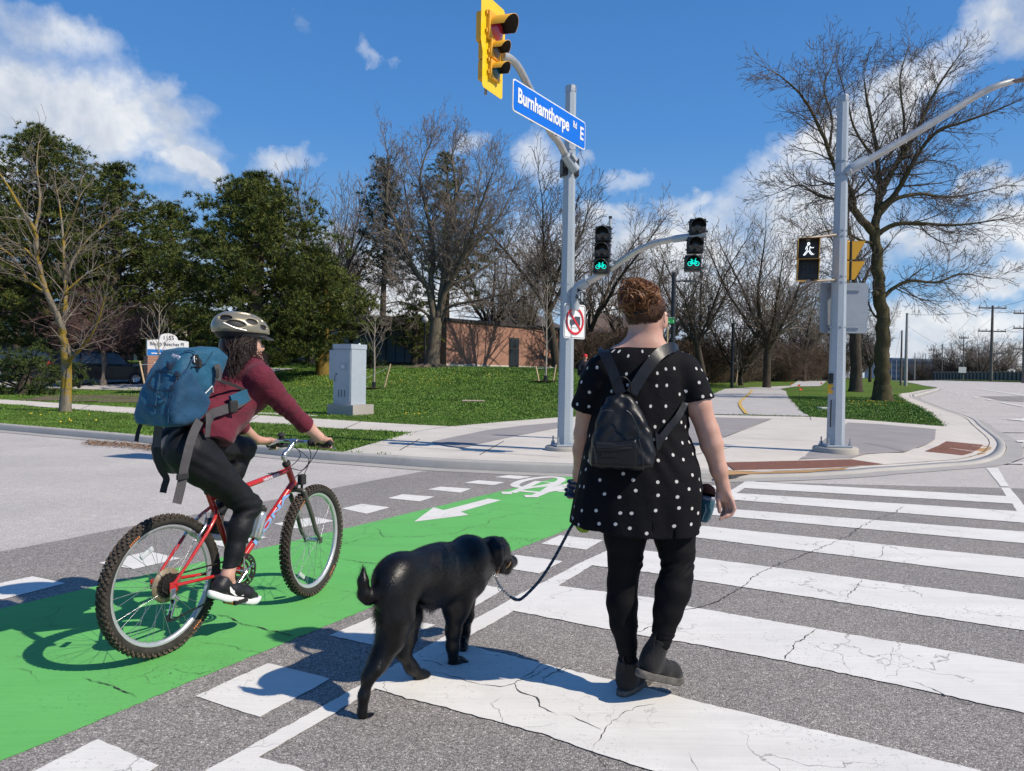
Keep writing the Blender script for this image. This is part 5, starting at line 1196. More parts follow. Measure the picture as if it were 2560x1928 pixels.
# PARKED CARS
def car(label,loc,rz,tone=(.006,.006,.008),scale=1.0,suv=True):
 t = thing('parked_car',label,'car',(0,0,0),'cars in the car park behind the trees'); M_CAR = mat('car_paint_%d' % int(tone[2] * 1000),tone,.35,coat=.25,var=.05,spec=.3)
 H1,H2 = (.95,1.68) if suv else (.82,1.42); L = 2.3
 low = [(-L,.35),(-L,.75),(-L + .05,H1),(-1.9,H1 + .05),(1.1,H1),(2.0,H1 - .12),(L,.62),(L - .02,.32),(1.9,.28),(-1.9,.28)]
 mb = MB(); W_ = .92
 for i in range(1):
  n = len(low); V = []
  for sx,k in ((-1,.9),(-1,1.0),(1,1.0),(1,.9)):
   for (u,z) in low: V.append((u * (.985 if k < 1 else 1),sx * W_ * k * (1.0 if k == 1.0 else 1.11),z if k == 1.0 else z)) if k == 1.0 else V.append((u * .98,sx * W_,.62 + (z - .62) * .93))
  o = [[(u * .98,-W_,.62 + (z - .62) * .93) for u,z in low],[(u,-W_ + .07,z) for u,z in low],[(u,W_ - .07,z) for u,z in low],[(u * .98,W_,.62 + (z - .62) * .93) for u,z in low]]
  V = [p for r_ in o for p in r_]; F = [tuple(range(n)),tuple(reversed(range(3 * n,4 * n)))] + [(r_ * n + k,(r_ + 1) * n + k,(r_ + 1) * n + (k + 1) % n,r_ * n + (k + 1) % n) for r_ in range(3) for k in range(n)]
  mb.add(V,F,False)
 part('body',mb,M_CAR,t)
 cab = [(-2.1,H1 + .04),(-1.85,H2 - .08),(-1.5,H2),(.15,H2),(.5,H2 - .06),(1.25,H1 + .02)]
 mb = MB(); n = len(cab); V = [(u,-.84 + (z - H1) * .22,z) for u,z in cab] + [(u,.84 - (z - H1) * .22,z) for u,z in cab]
 mb.add(V,[tuple(range(n)),tuple(reversed(range(n,2 * n)))] + [(k,n + k,n + (k + 1) % n,(k + 1) % n) for k in range(n)]); part('cabin',mb,M_CAR,t)
 for s_ in (-1,1):
  for (u0,u1) in ((-1.75,-1.0),(-.92,-.02),(.06,.85)):
   mb = MB(); zt = H2 - .14; zb = H1 + .1; y0 = s_ * (.865 - (zb - H1) * .22); y1 = s_ * (.865 - (zt - H1) * .22)
   mb.add([(u0,y0,zb),(u1 + (.2 if u0 > 0 else 0),y0,zb),(u1 - (.25 if u0 > 0 else 0),y1,zt),(u0 + (.1 if u0 < -1.5 else 0),y1,zt)],[(0,1,2,3)]); part('window',mb,M_GLASS,t)
 mb = MB(); mb.add([(-2.13,-.7,H1 + .12),(-2.13,.7,H1 + .12),(-1.9,.62,H2 - .12),(-1.9,-.62,H2 - .12)],[(0,1,2,3)]); part('rear_window',mb,M_GLASS,t)
 for u in (-1.42,1.42):
  for s_ in (-1,1):
   mb = MB(); mb.lathe([(.18,-.1),(.3,-.11),(.345,-.08),(.345,.08),(.3,.11),(.18,.1)],(u,s_ * .84,.345),(0,1,0),18); w_ = part('wheel',mb,mat('car_tyre',(.02,.02,.02),.85),t)
   mb = MB(); mb.lathe([(0,.0),(.05,.02),(.2,.0),(.21,.03)],(u,s_ * .93,.345),(0,s_,0),14); part('rim',mb,mat('car_rim',(.4,.4,.42),.3,metal=.8),t,sub_of=w_)
 for s_ in (-1,1):
  mb = MB(); mb.box((-2.28,s_ * .74,H1 + .02),(.12,.2,.32),bev=.03); part('tail_light',mb,mat('tail_red',(.55,.02,.02),.25,coat=.5),t); mb = MB(); mb.box((2.17,s_ * .68,.72),(.2,.34,.14),bev=.04); part('headlight',mb,mat('head_glass',(.6,.62,.65),.15),t)
 t.location = loc; t.rotation_euler = (0,0,rz); t.scale = (scale,) * 3; ORIG[t.name] = Vector((0,0,0)); return t
car('black parked car furthest left, half hidden by the low juniper',at(88,39) ,R(18),suv=True)
car('black parked car with its red tail light showing between the crabapple trunks',at(262,36.5),R(24),suv=True)
car('black parked car behind the lichen tree trunk, between the other two',at(178,44),R(15),(.010,.010,.014),suv=False)
sheet('car_park',[(-45,38.5),(-16,33),(-13,44),(-45,60)],HL,M_ASPL,off=.03,res=3)
sheet('mulch_bed',[(-11,43.5),(-4,42.8),(.5,44.5),(1,47),(-4,49),(-12,50)],HL,mat('mulch_ground',(.15,.10,.07),.95,var=.4,vscale=5,bump=.8),off=.03,res=1.2,rag=.25,ragstep=.5)
sheet('mulch_bed',[(-17,25.5),(-13,25),(-9.5,27),(-9,30),(-13,31),(-18,29)],HL,mat('dry_ground',(.13,.10,.055),.95,var=.5,vscale=4,bump=.8),off=.03,res=1.0,rag=.3,ragstep=.4)
# CLINIC SIGN
Ys = 31.0; a = D(368,890,Ys); c = D(452,890,Ys + 1.0); zb = HL(a.x,a.y)
def spz(px,py): return D(px,py,Ys)
ux = Vector((c.x - a.x,c.y - a.y,0)).normalized(); wd = 1.72
t = thing('clinic_sign','white arched property sign with a blue band on a brick base behind the blue backpack','sign',(a.x,a.y,zb))
def sp(u,z,d=0): n = Vector((ux.y,-ux.x,0)); p = Vector((a.x,a.y,0)) + ux * u + n * d; return Vector((p.x,p.y,z))
z1 = spz(368,889).z; z2 = spz(368,852).z
mb = MB(); mb.prism([sp(.02,zb - .3),sp(wd - .02,zb - .3),sp(wd - .02,z1),sp(.02,z1)],-Vector((ux.y,-ux.x,0)) * .45); part('brick_base',mb,M_BRICK,t)
out = [sp(0,z1),sp(wd,z1),sp(wd,z2 + .02),sp(wd * .93,z2 + .05),sp(wd * .74,z2 + .07)]
out += [sp(wd * .5 + .40 * math.cos(q),z2 + .07 + .28 * math.sin(q)) for q in [math.pi * k / 14 for k in range(15)]] + [sp(wd * .26,z2 + .07),sp(wd * .07,z2 + .05),sp(0,z2 + .02)]
mb = MB(); mb.prism(out,-Vector((ux.y,-ux.x,0)) * .12); part('board',mb,mat('sign_white',(.72,.72,.72),.5),t)
zb1,zb0 = spz(368,873).z,spz(368,888).z
mb = MB(); mb.prism([sp(.01,zb0,.012),sp(wd - .01,zb0,.012),sp(wd - .01,zb1,.012),sp(.01,zb1,.012)],-Vector((ux.y,-ux.x,0)) * .01); part('blue_band',mb,mat('sign_blue',(.01,.16,.52),.4),t)
M_TXT = mat('sign_text_dark',(.05,.06,.08),.6)
text('1155',.24,sp(wd * .5,z2 + .08,.012),ux,(0,0,1),M_TXT,t,align='CENTER'); text('Bough Beeches Pl',.21,sp(.09,z2 - .18,.012),ux,(0,0,1),M_TXT,t,sx=.95)
mb = MB()
for k,(u,w_,r_) in enumerate([(.16,.26,0),(.46,.07,0),(.58,.30,0),(.60,.2,1)]): mb.prism([sp(u,zb0 + .06 + r_ * .09,.02),sp(u + w_,zb0 + .06 + r_ * .09,.02),sp(u + w_,zb0 + .11 + r_ * .09,.02),sp(u,zb0 + .11 + r_ * .09,.02)],-Vector((ux.y,-ux.x,0)) * .004)
part('band_lettering',mb,mat('sign_letter_white',(.75,.75,.75),.5),t)
mb = MB(); mb.prism([sp(.28,z1 - .75,.012),sp(.72,z1 - .75,.012),sp(.72,z1 - .27,.012),sp(.28,z1 - .27,.012)],-Vector((ux.y,-ux.x,0)) * .01); part('poster',mb,mat('poster_pale',(.66,.70,.74),.5),t)
mb = MB(); mb.prism([sp(.28,z1 - .5,.02),sp(.42,z1 - .5,.02),sp(.42,z1 - .33,.02),sp(.28,z1 - .33,.02)],-Vector((ux.y,-ux.x,0)) * .004); part('poster_patch',mb,mat('poster_yellow',(.75,.45,.05),.5),t)
# TRAFFIC POLES, SIGNALS, SIGNS
def mat_galv():
 m = bpy.data.materials.new('galvanised_steel'); m.use_nodes = True; T = NT(m.node_tree); b = m.node_tree.nodes['Principled BSDF']
 oc = T.new('ShaderNodeTexCoord').outputs['Object']
 v = T.new('ShaderNodeTexVoronoi',ins={'Scale': 60,'Vector': oc}); sp = T.new('ShaderNodeSeparateColor',ins={0: v.outputs['Color']})
 c = T.mix(T.m('MULTIPLY',sp.outputs[0],.35),(.36,.41,.45),(.48,.53,.57))
 mp = T.new('ShaderNodeMapping',ins={'Vector': oc,'Scale': (1,1,.12)})
 c = T.mix(T.rng(T.noise(mp.outputs[0],14,4,.6),.52,.75,0,.35),c,(.25,.29,.32))
 T.l.new(c,b.inputs['Base Color']); b.inputs['Metallic'].default_value = .25; b.inputs['Roughness'].default_value = .55; return m
M_GALV = mat_galv()
M_ALU = mat('aluminium_arm',(.50,.49,.46),.42,metal=.5,var=.15)
M_STEEL = mat('steel_fitting',(.42,.43,.44),.4,metal=.7,var=.1)
M_YELO = mat('signal_yellow',(.80,.40,.015),.4,coat=.2,var=.04)
M_YELP = mat('backplate_yellow',(.86,.58,.01),.35,coat=.2,var=.03)
M_SBLK = mat('signal_black',(.012,.013,.014),.45,var=.2)
M_HOODIN = mat('hood_inside_black',(.015,.012,.012),.8)
def pole(label,base,ztop,r0,r1,yaw=0.0):
 t = thing('signal_pole',label,'pole',base,'octagonal galvanised signal poles'); z0 = base.z
 mb = MB(); n = 8; sec = [(0,r0),(.35,r0 * .985),(ztop - z0 - .02,r1)]; V = []
 for h,r_ in sec:
  for k in range(n): a = yaw + 2 * math.pi * (k + .5) / n; V.append((base.x + math.cos(a) * r_,base.y + math.sin(a) * r_,z0 + .09 + h))
 mb.add(V,[(i * n + k,i * n + (k + 1) % n,(i + 1) * n + (k + 1) % n,(i + 1) * n + k) for i in range(2) for k in range(n)] + [tuple(range(2 * n,3 * n))],False); part('shaft',mb,M_GALV,t)
 mb = MB(); mb.lathe([(r1 * 1.06,-.06),(r1 * 1.08,.03),(r1 * .9,.05),(0,.055)],(base.x,base.y,ztop + .06),n=8,smooth=False); part('cap',mb,M_STEEL,t)
 mb = MB(); rf = r0 * 2.55; mb.lathe([(rf,-.12),(rf,.045),(rf * .96,.065),(0,.066)],(base.x,base.y,z0),n=28); part('concrete_footing',mb,mat_conc('footing_concrete',(.42,.39,.34)),t)
 mb = MB(); mb.box((base.x,base.y,z0 + .085),(r0 * 3.0,r0 * 3.0,.028),rot=Matrix.Rotation(yaw,3,'Z'),bev=.006); part('base_plate',mb,M_GALV,t)
 for k in range(4):
  a = yaw + math.pi / 4 + k * math.pi / 2; x,y = base.x + math.cos(a) * r0 * 1.75,base.y + math.sin(a) * r0 * 1.75; mb = MB(); mb.cyl((x,y,z0 + .05),(x,y,z0 + .22),.014,n=8); mb.cyl((x,y,z0 + .1),(x,y,z0 + .14),.03,n=6,smooth=False); part('anchor_bolt',mb,M_STEEL,t)
 return t
pb = GH(1412,1127); PB = Vector((pb.x,pb.y,HL(pb.x,pb.y) + .012)); Y1 = PB.y
P1 = pole('octagonal grey signal pole left of the woman, carrying the street name sign arm',PB,D(1431,232,Y1).z,.128,.086,R(12))
pb = GH(2088,1131); PR = Vector((pb.x,pb.y,HL(pb.x,pb.y) + .03)); Y2 = PR.y
P2 = pole('octagonal grey signal pole on the right corner, carrying the long lamp arm',PR,D(2120,255,Y2).z,.142,.088,R(-4))
def band(root,c,z,r,n=8):
 mb = MB(); mb.lathe([(r,-.011),(r * 1.05,-.009),(r * 1.05,.009),(r,.011)],(c.x,c.y,z),n=8,smooth=False); mb.box((c.x - r * 1.1,c.y - .02,z),(.05,.03,.03)); part('steel_band',mb,M_STEEL,root)
def arm(root,pts,r0,r1,m=M_ALU,name='arm'):
 P = bez([D(*p) for p in pts],8); n = len(P); mb = MB(); mb.tube(P,[r0 + (r1 - r0) * i / (n - 1) for i in range(n)],14); return part(name,mb,m,root)
zA = D(1432,410,Y1).z
arm(P1,[(1415,391,Y1 - .22),(1397,356,11.6),(1375,328,11.35),(1350,270,10.9),(1323,220,10.3),(1298,171,9.9),(1276,147,9.6),(1256,139,9.4)],.055,.048)
mb = MB(); a,b_ = D(1438,425,Y1 - .12),D(1412,388,Y1 - .28); mb.tube([a,b_],[.085,.07],10); mb.box(a.lerp(b_,.6) + Vector((.05,-.02,.05)),(.14,.12,.05),rot=(b_ - a).to_track_quat('X','Z').to_matrix()); part('arm_bracket',mb,M_GALV,P1)
mb = MB(); mb.box((PB.x,PB.y + .02,zA - .06),(.28,.2,.30),bev=.02,rot=Matrix.Rotation(R(12),3,'Z')); part('bracket_clamp',mb,M_SBLK,P1)
arm(P1,[(1441,738,Y1 - .05),(1443,722,Y1 - .1),(1466,706,Y1 - .2),(1504,686,Y1 - .4),(1540,662,Y1 - .55),(1588,630,11.35),(1636,609,11.1),(1684,598,10.9),(1722,592,10.75),(1768,589,10.6)],.058,.042)
mb = MB(); mb.tube(bez([D(1436,775,Y1 - .1),D(1440,728,Y1 - .11),D(1452,713,Y1 - .15),D(1470,703,Y1 - .22)],6),[.075] * 19,10); part('arm_bracket',mb,M_GALV,P1)
mb = MB(); mb.tube([D(1684,598,10.9),D(1728,592,10.74)],.055,12); part('arm_collar',mb,M_GALV,P1)
rsq = random.Random(3)
for k in range(4):
 mb = MB(); mb.tube(bez([D(1440 + rsq.uniform(-2,6),735 + k * 3,Y1 - .2),D(1452 + k * 6,762 + rsq.uniform(-8,4),Y1 - .3),D(1468 + rsq.uniform(-3,6),745 + k * 4,Y1 - .28),D(1455,728,Y1 - .25),D(1443,722 + k * 3,Y1 - .2)],6),.006,5); part('cable',mb,M_SBLK,P1)
for z_ in (D(1412,712,Y1).z,D(1412,745,Y1).z,zA + .22,zA - .22,D(1430,300,Y1).z): band(P1,PB,z_,.118 - (z_ - PB.z) * .005)
arm(P2,[(2122,428,Y2 - .1),(2140,418,Y2 - .1),(2257,351,Y2 - .2),(2362,288,Y2 - .3),(2446,237,Y2 - .35),(2490,216,Y2 - .4),(2532,203,Y2 - .4)],.066,.048)
mb = MB(); mb.tube(bez([D(2118,434,Y2 - .05),D(2130,420,Y2 - .1),D(2168,400,Y2 - .12)],6),[.08] * 13,10); part('arm_bracket',mb,M_GALV,P2)
for z_ in (D(2110,405,Y2).z,D(2110,440,Y2).z,D(2100,578,Y2).z,D(2100,592,Y2).z,D(2100,692,Y2).z,D(2100,707,Y2).z,D(2095,818,Y2).z): band(P2,PR,z_,.140 - (z_ - PR.z) * .008)
t = thing('street_light','brown-ended street light head at the tip of the right pole arm','street light',D(2532,203,Y2 - .4))
mb = MB(); a,b_ = D(2528,205,Y2 - .4),D(2640,183,Y2 - .5); mb.tube([a,a.lerp(b_,.15),a.lerp(b_,.5),b_],[.055,.07,.085,.05],12,flat=.5); part('housing',mb,mat('lamp_housing_brown',(.16,.13,.12),.5),t)
mb = MB(); c = a.lerp(b_,.55) - Vector((0,0,.045)); mb.lathe([(.10,.02),(.09,-.02),(0,-.04)],c,n=16); part('lens',mb,mat('lamp_lens',(.6,.6,.6),.2),t)
# ---- vehicle signal with a yellow backplate
def frame(h,n):
 h = Vector(h).normalized(); n = Vector(n).normalized(); return h,n,Vector((0,0,1))
def hood(mb,c,h,n,u,r,L,gap=.62,th=.006,flare=1.12,mi=0):
 """cut-away hood: longer at the top, open below"""
 V = []; N_ = 26
 for i in range(N_ + 1):
  a = -math.pi * gap * .82 + 2 * math.pi * gap * .82 * i / N_      # 0 = top
  l = L * (.42 + .58 * max(0,math.cos(a * .62)) ** 1.5)
  rad = h * math.sin(a) + u * math.cos(a)
  for rr_,ll in ((r,0),(r * flare,l),((r - th) * flare,l),(r - th,0)): V.append(c + rad * rr_ + n * ll - u * (ll * .10))
 F = []; 
 for i in range(N_):
  for k in range(3): F.append((4 * i + k,4 * i + 4 + k,4 * i + 5 + k,4 * i + 1 + k))
 mb.add(V,F,True,mi)
def ringless(mb,c,n,r,mi=0): mb.lathe([(r,0),(r * .8,.03 * r / .15),(r * .4,.05 * r / .15),(0,.055 * r / .15)],c,n,22,True,mi)
h,n,u = frame((.47,.88,0),(.88,-.47,0)); C0 = D(1231,100,9.3)
t = thing('traffic_signal','yellow three-lamp traffic signal with a yellow backplate hanging over the lane','traffic signal',C0 - Vector((0,0,.8)))
zr,za,zg = D(1250,69,9.25).z,D(1246,126,9.3).z,D(1246,178,9.3).z; hc = Vector((C0.x,C0.y,0)) + h * .02
def pt(a,z,d=0.0): p = hc + h * a + n * d; return Vector((p.x,p.y,z))
zt,zb = zr + .36,zg - .27
out = [(-.30,zt - .04),(-.26,zt),(.26,zt),(.30,zt - .04),(.30,zr - .22),(.255,zr - .36),(.255,zb + .03),(.225,zb),(-.225,zb),(-.255,zb + .03),(-.255,zr - .36),(-.30,zr - .22)]
mb = MB(); mb.prism([pt(a,z) for a,z in out],n * -.004); part('backplate',mb,M_YELP,t)
for nm_,z,hw,r_,lens in (('red',zr,.185,.150,(.45,.02,.035)),('amber',za,.125,.10,(.10,.05,.01)),('green',zg,.125,.10,(.01,.06,.055))):
 mb = MB(); mb.box(pt(0,z,-.07),(hw * 2,.16,hw * 2),rot=Matrix((h,n,u)).transposed(),bev=.02); mb.box(pt(0,z,.025),(hw * 1.9,.05,hw * 1.9),rot=Matrix((h,n,u)).transposed(),bev=.014)
 for s_ in (-1,1):
  mb.cyl(pt(-hw - .012,z + s_ * hw * .6,.02),pt(-hw - .012,z + s_ * hw * .6 + .05,.02),.013,n=8)
  mb.cyl(pt(hw + .005,z + s_ * hw * .5,.02),pt(hw + .035,z + s_ * hw * .5,.03),.008,n=6)
 sec = part('lamp_section',mb,M_YELO,t)
 mb = MB(); ringless(mb,pt(0,z,.05),n,r_ * .96); part('lens',mb,mat('lens_' + nm_,lens,.12,coat=.8,var=.02),t,sub_of=sec)
 mb = MB(); hood(mb,pt(0,z,.05),h,n,u,r_ * 1.03,r_ * 1.85,flare=1.0); ho = part('hood',mb,M_YELO,t,sub_of=sec)
 mb = MB(); hood(mb,pt(0,z,.052),h,n,u,r_ * 1.03 - .0075,r_ * 1.82,flare=1.0,th=.002); part('hood_lining',mb,M_HOODIN,t,sub_of=sec)
mb = MB(); mb.box(pt(0,(za + zr) / 2 - .02,-.1),(.12,.16,.1),rot=Matrix((h,n,u)).transposed(),bev=.01); mb.cyl(pt(0,zb + .0,-.1),pt(0,zt,-.1),.02,n=8); part('mounting',mb,M_STEEL,t)
# ---- street name sign
L0,L1 = D(1282,235,9.75),D(1463,352,11.35); L1.z = L0.z - .03; hx = (L1 - L0).normalized(); nx = Vector((hx.y,-hx.x,0)).normalized(); Hs = .425; Ls = (L1 - L0).length
t = thing('street_name_sign','blue street name sign with white lettering on the signal arm','sign',L0)
def rrect(o,hx,ux_,w_,h_,r_,n=5):
 P = []
 for (cx,cy,a0) in ((w_ - r_,h_ - r_,0),(r_,h_ - r_,90),(r_,r_,180),(w_ - r_,r_,270)):
  for k in range(n + 1): a = R(a0 + 90 * k / n); P.append(o + hx * (cx + r_ * math.cos(a)) + ux_ * (cy + r_ * math.sin(a)))
 return P
U = Vector((0,0,1)); o_ = L0 - U * Hs / 2
mb = MB(); mb.prism(rrect(o_,hx,U,Ls,Hs,.05),nx * -.012); part('panel',mb,mat('sign_reflective_white',(.78,.78,.78),.4),t)
mb = MB(); mb.prism(rrect(o_ + (hx + U) * .018 + nx * .004,hx,U,Ls - .036,Hs - .036,.036),nx * -.003); part('blue_field',mb,mat('sign_reflective_blue',(.005,.15,.66),.35,var=.02),t)
M_WL = mat('letter_white',(.80,.80,.80),.4,var=.02)
text('Burnhamthorpe',.270,o_ + hx * .10 + U * .145 + nx * .008,hx,U,M_WL,t,sx=.775,bold=.0075)
text('Rd',.135,o_ + hx * (Ls * .80) + U * .245 + nx * .008,hx,U,M_WL,t,sx=.75,bold=.003)
text('E',.270,o_ + hx * (Ls * .905) + U * .13 + nx * .008,hx,U,M_WL,t,sx=.85,bold=.006)
for f_ in (.28,.62):
 mb = MB(); mb.box(L0.lerp(L1,f_) - nx * .04,(.04,.07,Hs * .9),rot=Matrix((hx,nx,U)).transposed()); part('bracket',mb,M_STEEL,t)
# ---- cycle signals
M_SLENS = mat('lens_dark',(.018,.02,.022),.18,coat=.5)
def disc_icon(mb,c,h,n,u,s):
 """bicycle pictogram, strokes only"""
 f = lambda a,b: c + h * a * s + u * b * s + n * .006
 for cx in (-.52,.52): mb.tube([f(cx + .33 * math.cos(k * .449),-.22 + .33 * math.sin(k * .449)) for k in range(14)],.042 * s,5,closed=True)
 for L_ in ([(-.52,-.22),(-.25,.25),(.30,.25),(-.02,-.22),(-.52,-.22)],[(-.02,-.22),(-.32,.42)],[(-.45,.42),(-.18,.42)],[(.52,-.22),(.24,.48),(.42,.55)],[(.52,-.22),(.08,-.30)]): mb.tube([f(*p) for p in L_],.042 * s,5)
def cycle_signal(label,cs,n_,w_=.245):
 h_ = Vector((-n_[1],n_[0],0)).normalized(); h_ = -h_ if h_.x < 0 else h_; n_ = Vector(n_).normalized(); c_ = D(*cs[1])
 t = thing('cycle_signal',label,'traffic signal',c_,'black cycle signals with a green bicycle lit')
 for k,q in enumerate(cs):
  c = D(*q); mb = MB(); mb.box(c - n_ * .09,(w_,.15,w_ * .985),rot=Matrix((h_,n_,U)).transposed(),bev=.016); mb.box(c - n_ * .012,(w_ * .94,.03,w_ * .92),rot=Matrix((h_,n_,U)).transposed(),bev=.01)
  for sx in (-1,1):
   for sz in (-.6,.6): mb.cyl(c + h_ * sx * w_ * .5 + U * sz * w_ * .5 - n_ * .03,c + h_ * sx * (w_ * .5 + .025) + U * sz * w_ * .5 - n_ * .03,.009,n=6)
  sec = part('lamp_section',mb,M_SBLK,t)
  mb = MB(); ringless(mb,c + n_ * .005,n_,.098); part('lens',mb,M_SLENS,t,sub_of=sec)
  mb = MB(); hood(mb,c,h_,n_,U,.108,.20,flare=.98); part('hood',mb,mat('hood_black',(.03,.032,.035),.38,var=.1),t,sub_of=sec)
  if k == 2: mb = MB(); disc_icon(mb,c + n_ * .05,h_,n_,U,.092); part('green_bicycle',mb,mat('led_bike_green',(.0,.5,.45),.4,emit=(.0,.85,.68),estr=1.5),t,sub_of=sec)
 return t
def sec3(px0,py0,px1,py1,Y,gap=0): return [(px0,py0,Y),((px0 + px1) / 2,(py0 + py1) / 2,Y),(px1,py1,Y)]
cA = cycle_signal('black cycle signal nearer the pole, mounted beside a thin upright pipe',sec3(1507,584,1503,665,11.45),(-.22,-.97,0))
cB = cycle_signal('black cycle signal at the arm tip, split by the arm, tilted slightly',[(1745,566,10.62),(1739,612,10.62),(1733,657,10.62)],(-.16,-.98,0),.235)
t = thing('signal_hanger','upright aluminium pipe with clamps holding the cycle signal nearer the pole','bracket',D(1521,672,11.52)); mb = MB(); mb.tube([D(1526,545,11.55),D(1520,676,11.55)],.022,10); part('pipe',mb,M_ALU,t)
mb = MB(); mb.tube([D(1526,541,11.55),D(1526,547,11.55)],.027,10); part('cap',mb,M_SBLK,t)
for q in ((1515,566,11.5),(1525,662,11.5),(1532,650,11.55),(1512,678,11.5)):
 mb = MB(); mb.box(D(*q),(.12,.06,.05),bev=.012,rot=Matrix.Rotation(R(20),3,'Y')); part('clamp',mb,M_STEEL,t)
# ---- no trucks sign
a = D(1409,845,Y1 - .22); hs = Vector((.70,.71,0)); ns = Vector((.71,-.70,0)); ws,hh = .54,.56
t = thing('no_trucks_sign','white no-trucks sign with a red ring, strapped to the left signal pole','sign',a); o_ = a
mb = MB(); mb.prism(rrect(o_,hs,U,ws,hh,.045),ns * -.006); part('panel',mb,mat('sign_white_face',(.78,.79,.80),.4,var=.02),t)
mb = MB(); q = rrect(o_ + (hs + U) * .02 + ns * .003,hs,U,ws - .04,hh - .04,.03); mb.tube([p for p in q],.0035,4,closed=True); part('border',mb,M_TXT,t)
cc = o_ + hs * ws * .5 + U * hh * .51
def fl(pts,m,name,off): mb = MB(); mb.prism([cc + hs * x + U * y + ns * off for x,y in pts],ns * -.002); return part(name,mb,m,t)
fl([(-.005,.075),(.135,.075),(.135,-.06),(.03,-.06),(.03,-.045),(-.015,-.045),(-.015,-.06),(-.10,-.06),(-.125,-.055),(-.125,.015),(-.095,.02),(-.005,.012)],M_TXT,'truck_symbol',.006)
fl([(-.11,-.058),(-.055,-.058),(-.083,-.105)],M_TXT,'wheel_symbol',.0075); fl([(.085,-.058),(.13,-.058),(.108,-.10)],M_TXT,'wheel_symbol',.0075)
fl([(-.12,-.104),(.05,-.108),(.05,-.112),(-.12,-.108)],M_TXT,'ground_line',.0085)
M_SRED = mat('sign_red',(.60,.02,.03),.4,var=.02)
mb = MB(); N_ = 40; V = []
for k in range(N_):
 q = 2 * math.pi * k / N_
 for r_ in (.185,.225): V.append(cc + hs * r_ * math.cos(q) + U * r_ * math.sin(q) + ns * .010)
mb.add(V,[(2 * k,2 * k + 1,(2 * k + 3) % (2 * N_),(2 * k + 2) % (2 * N_)) for k in range(N_)],False)
mb.add([cc + hs * x + U * y + ns * .012 for x,y in ((-.15,.125),(-.125,.15),(.15,-.125),(.125,-.15))],[(0,1,2,3)],False); part('red_ring',mb,M_SRED,t)
mb = MB(); mb.box(cc + U * .2 - ns * .035,(.06,.06,.05),rot=Matrix((hs,ns,U)).transposed()); mb.box(cc - U * .2 - ns * .035,(.06,.06,.05),rot=Matrix((hs,ns,U)).transposed()); part('bracket',mb,M_STEEL,t)
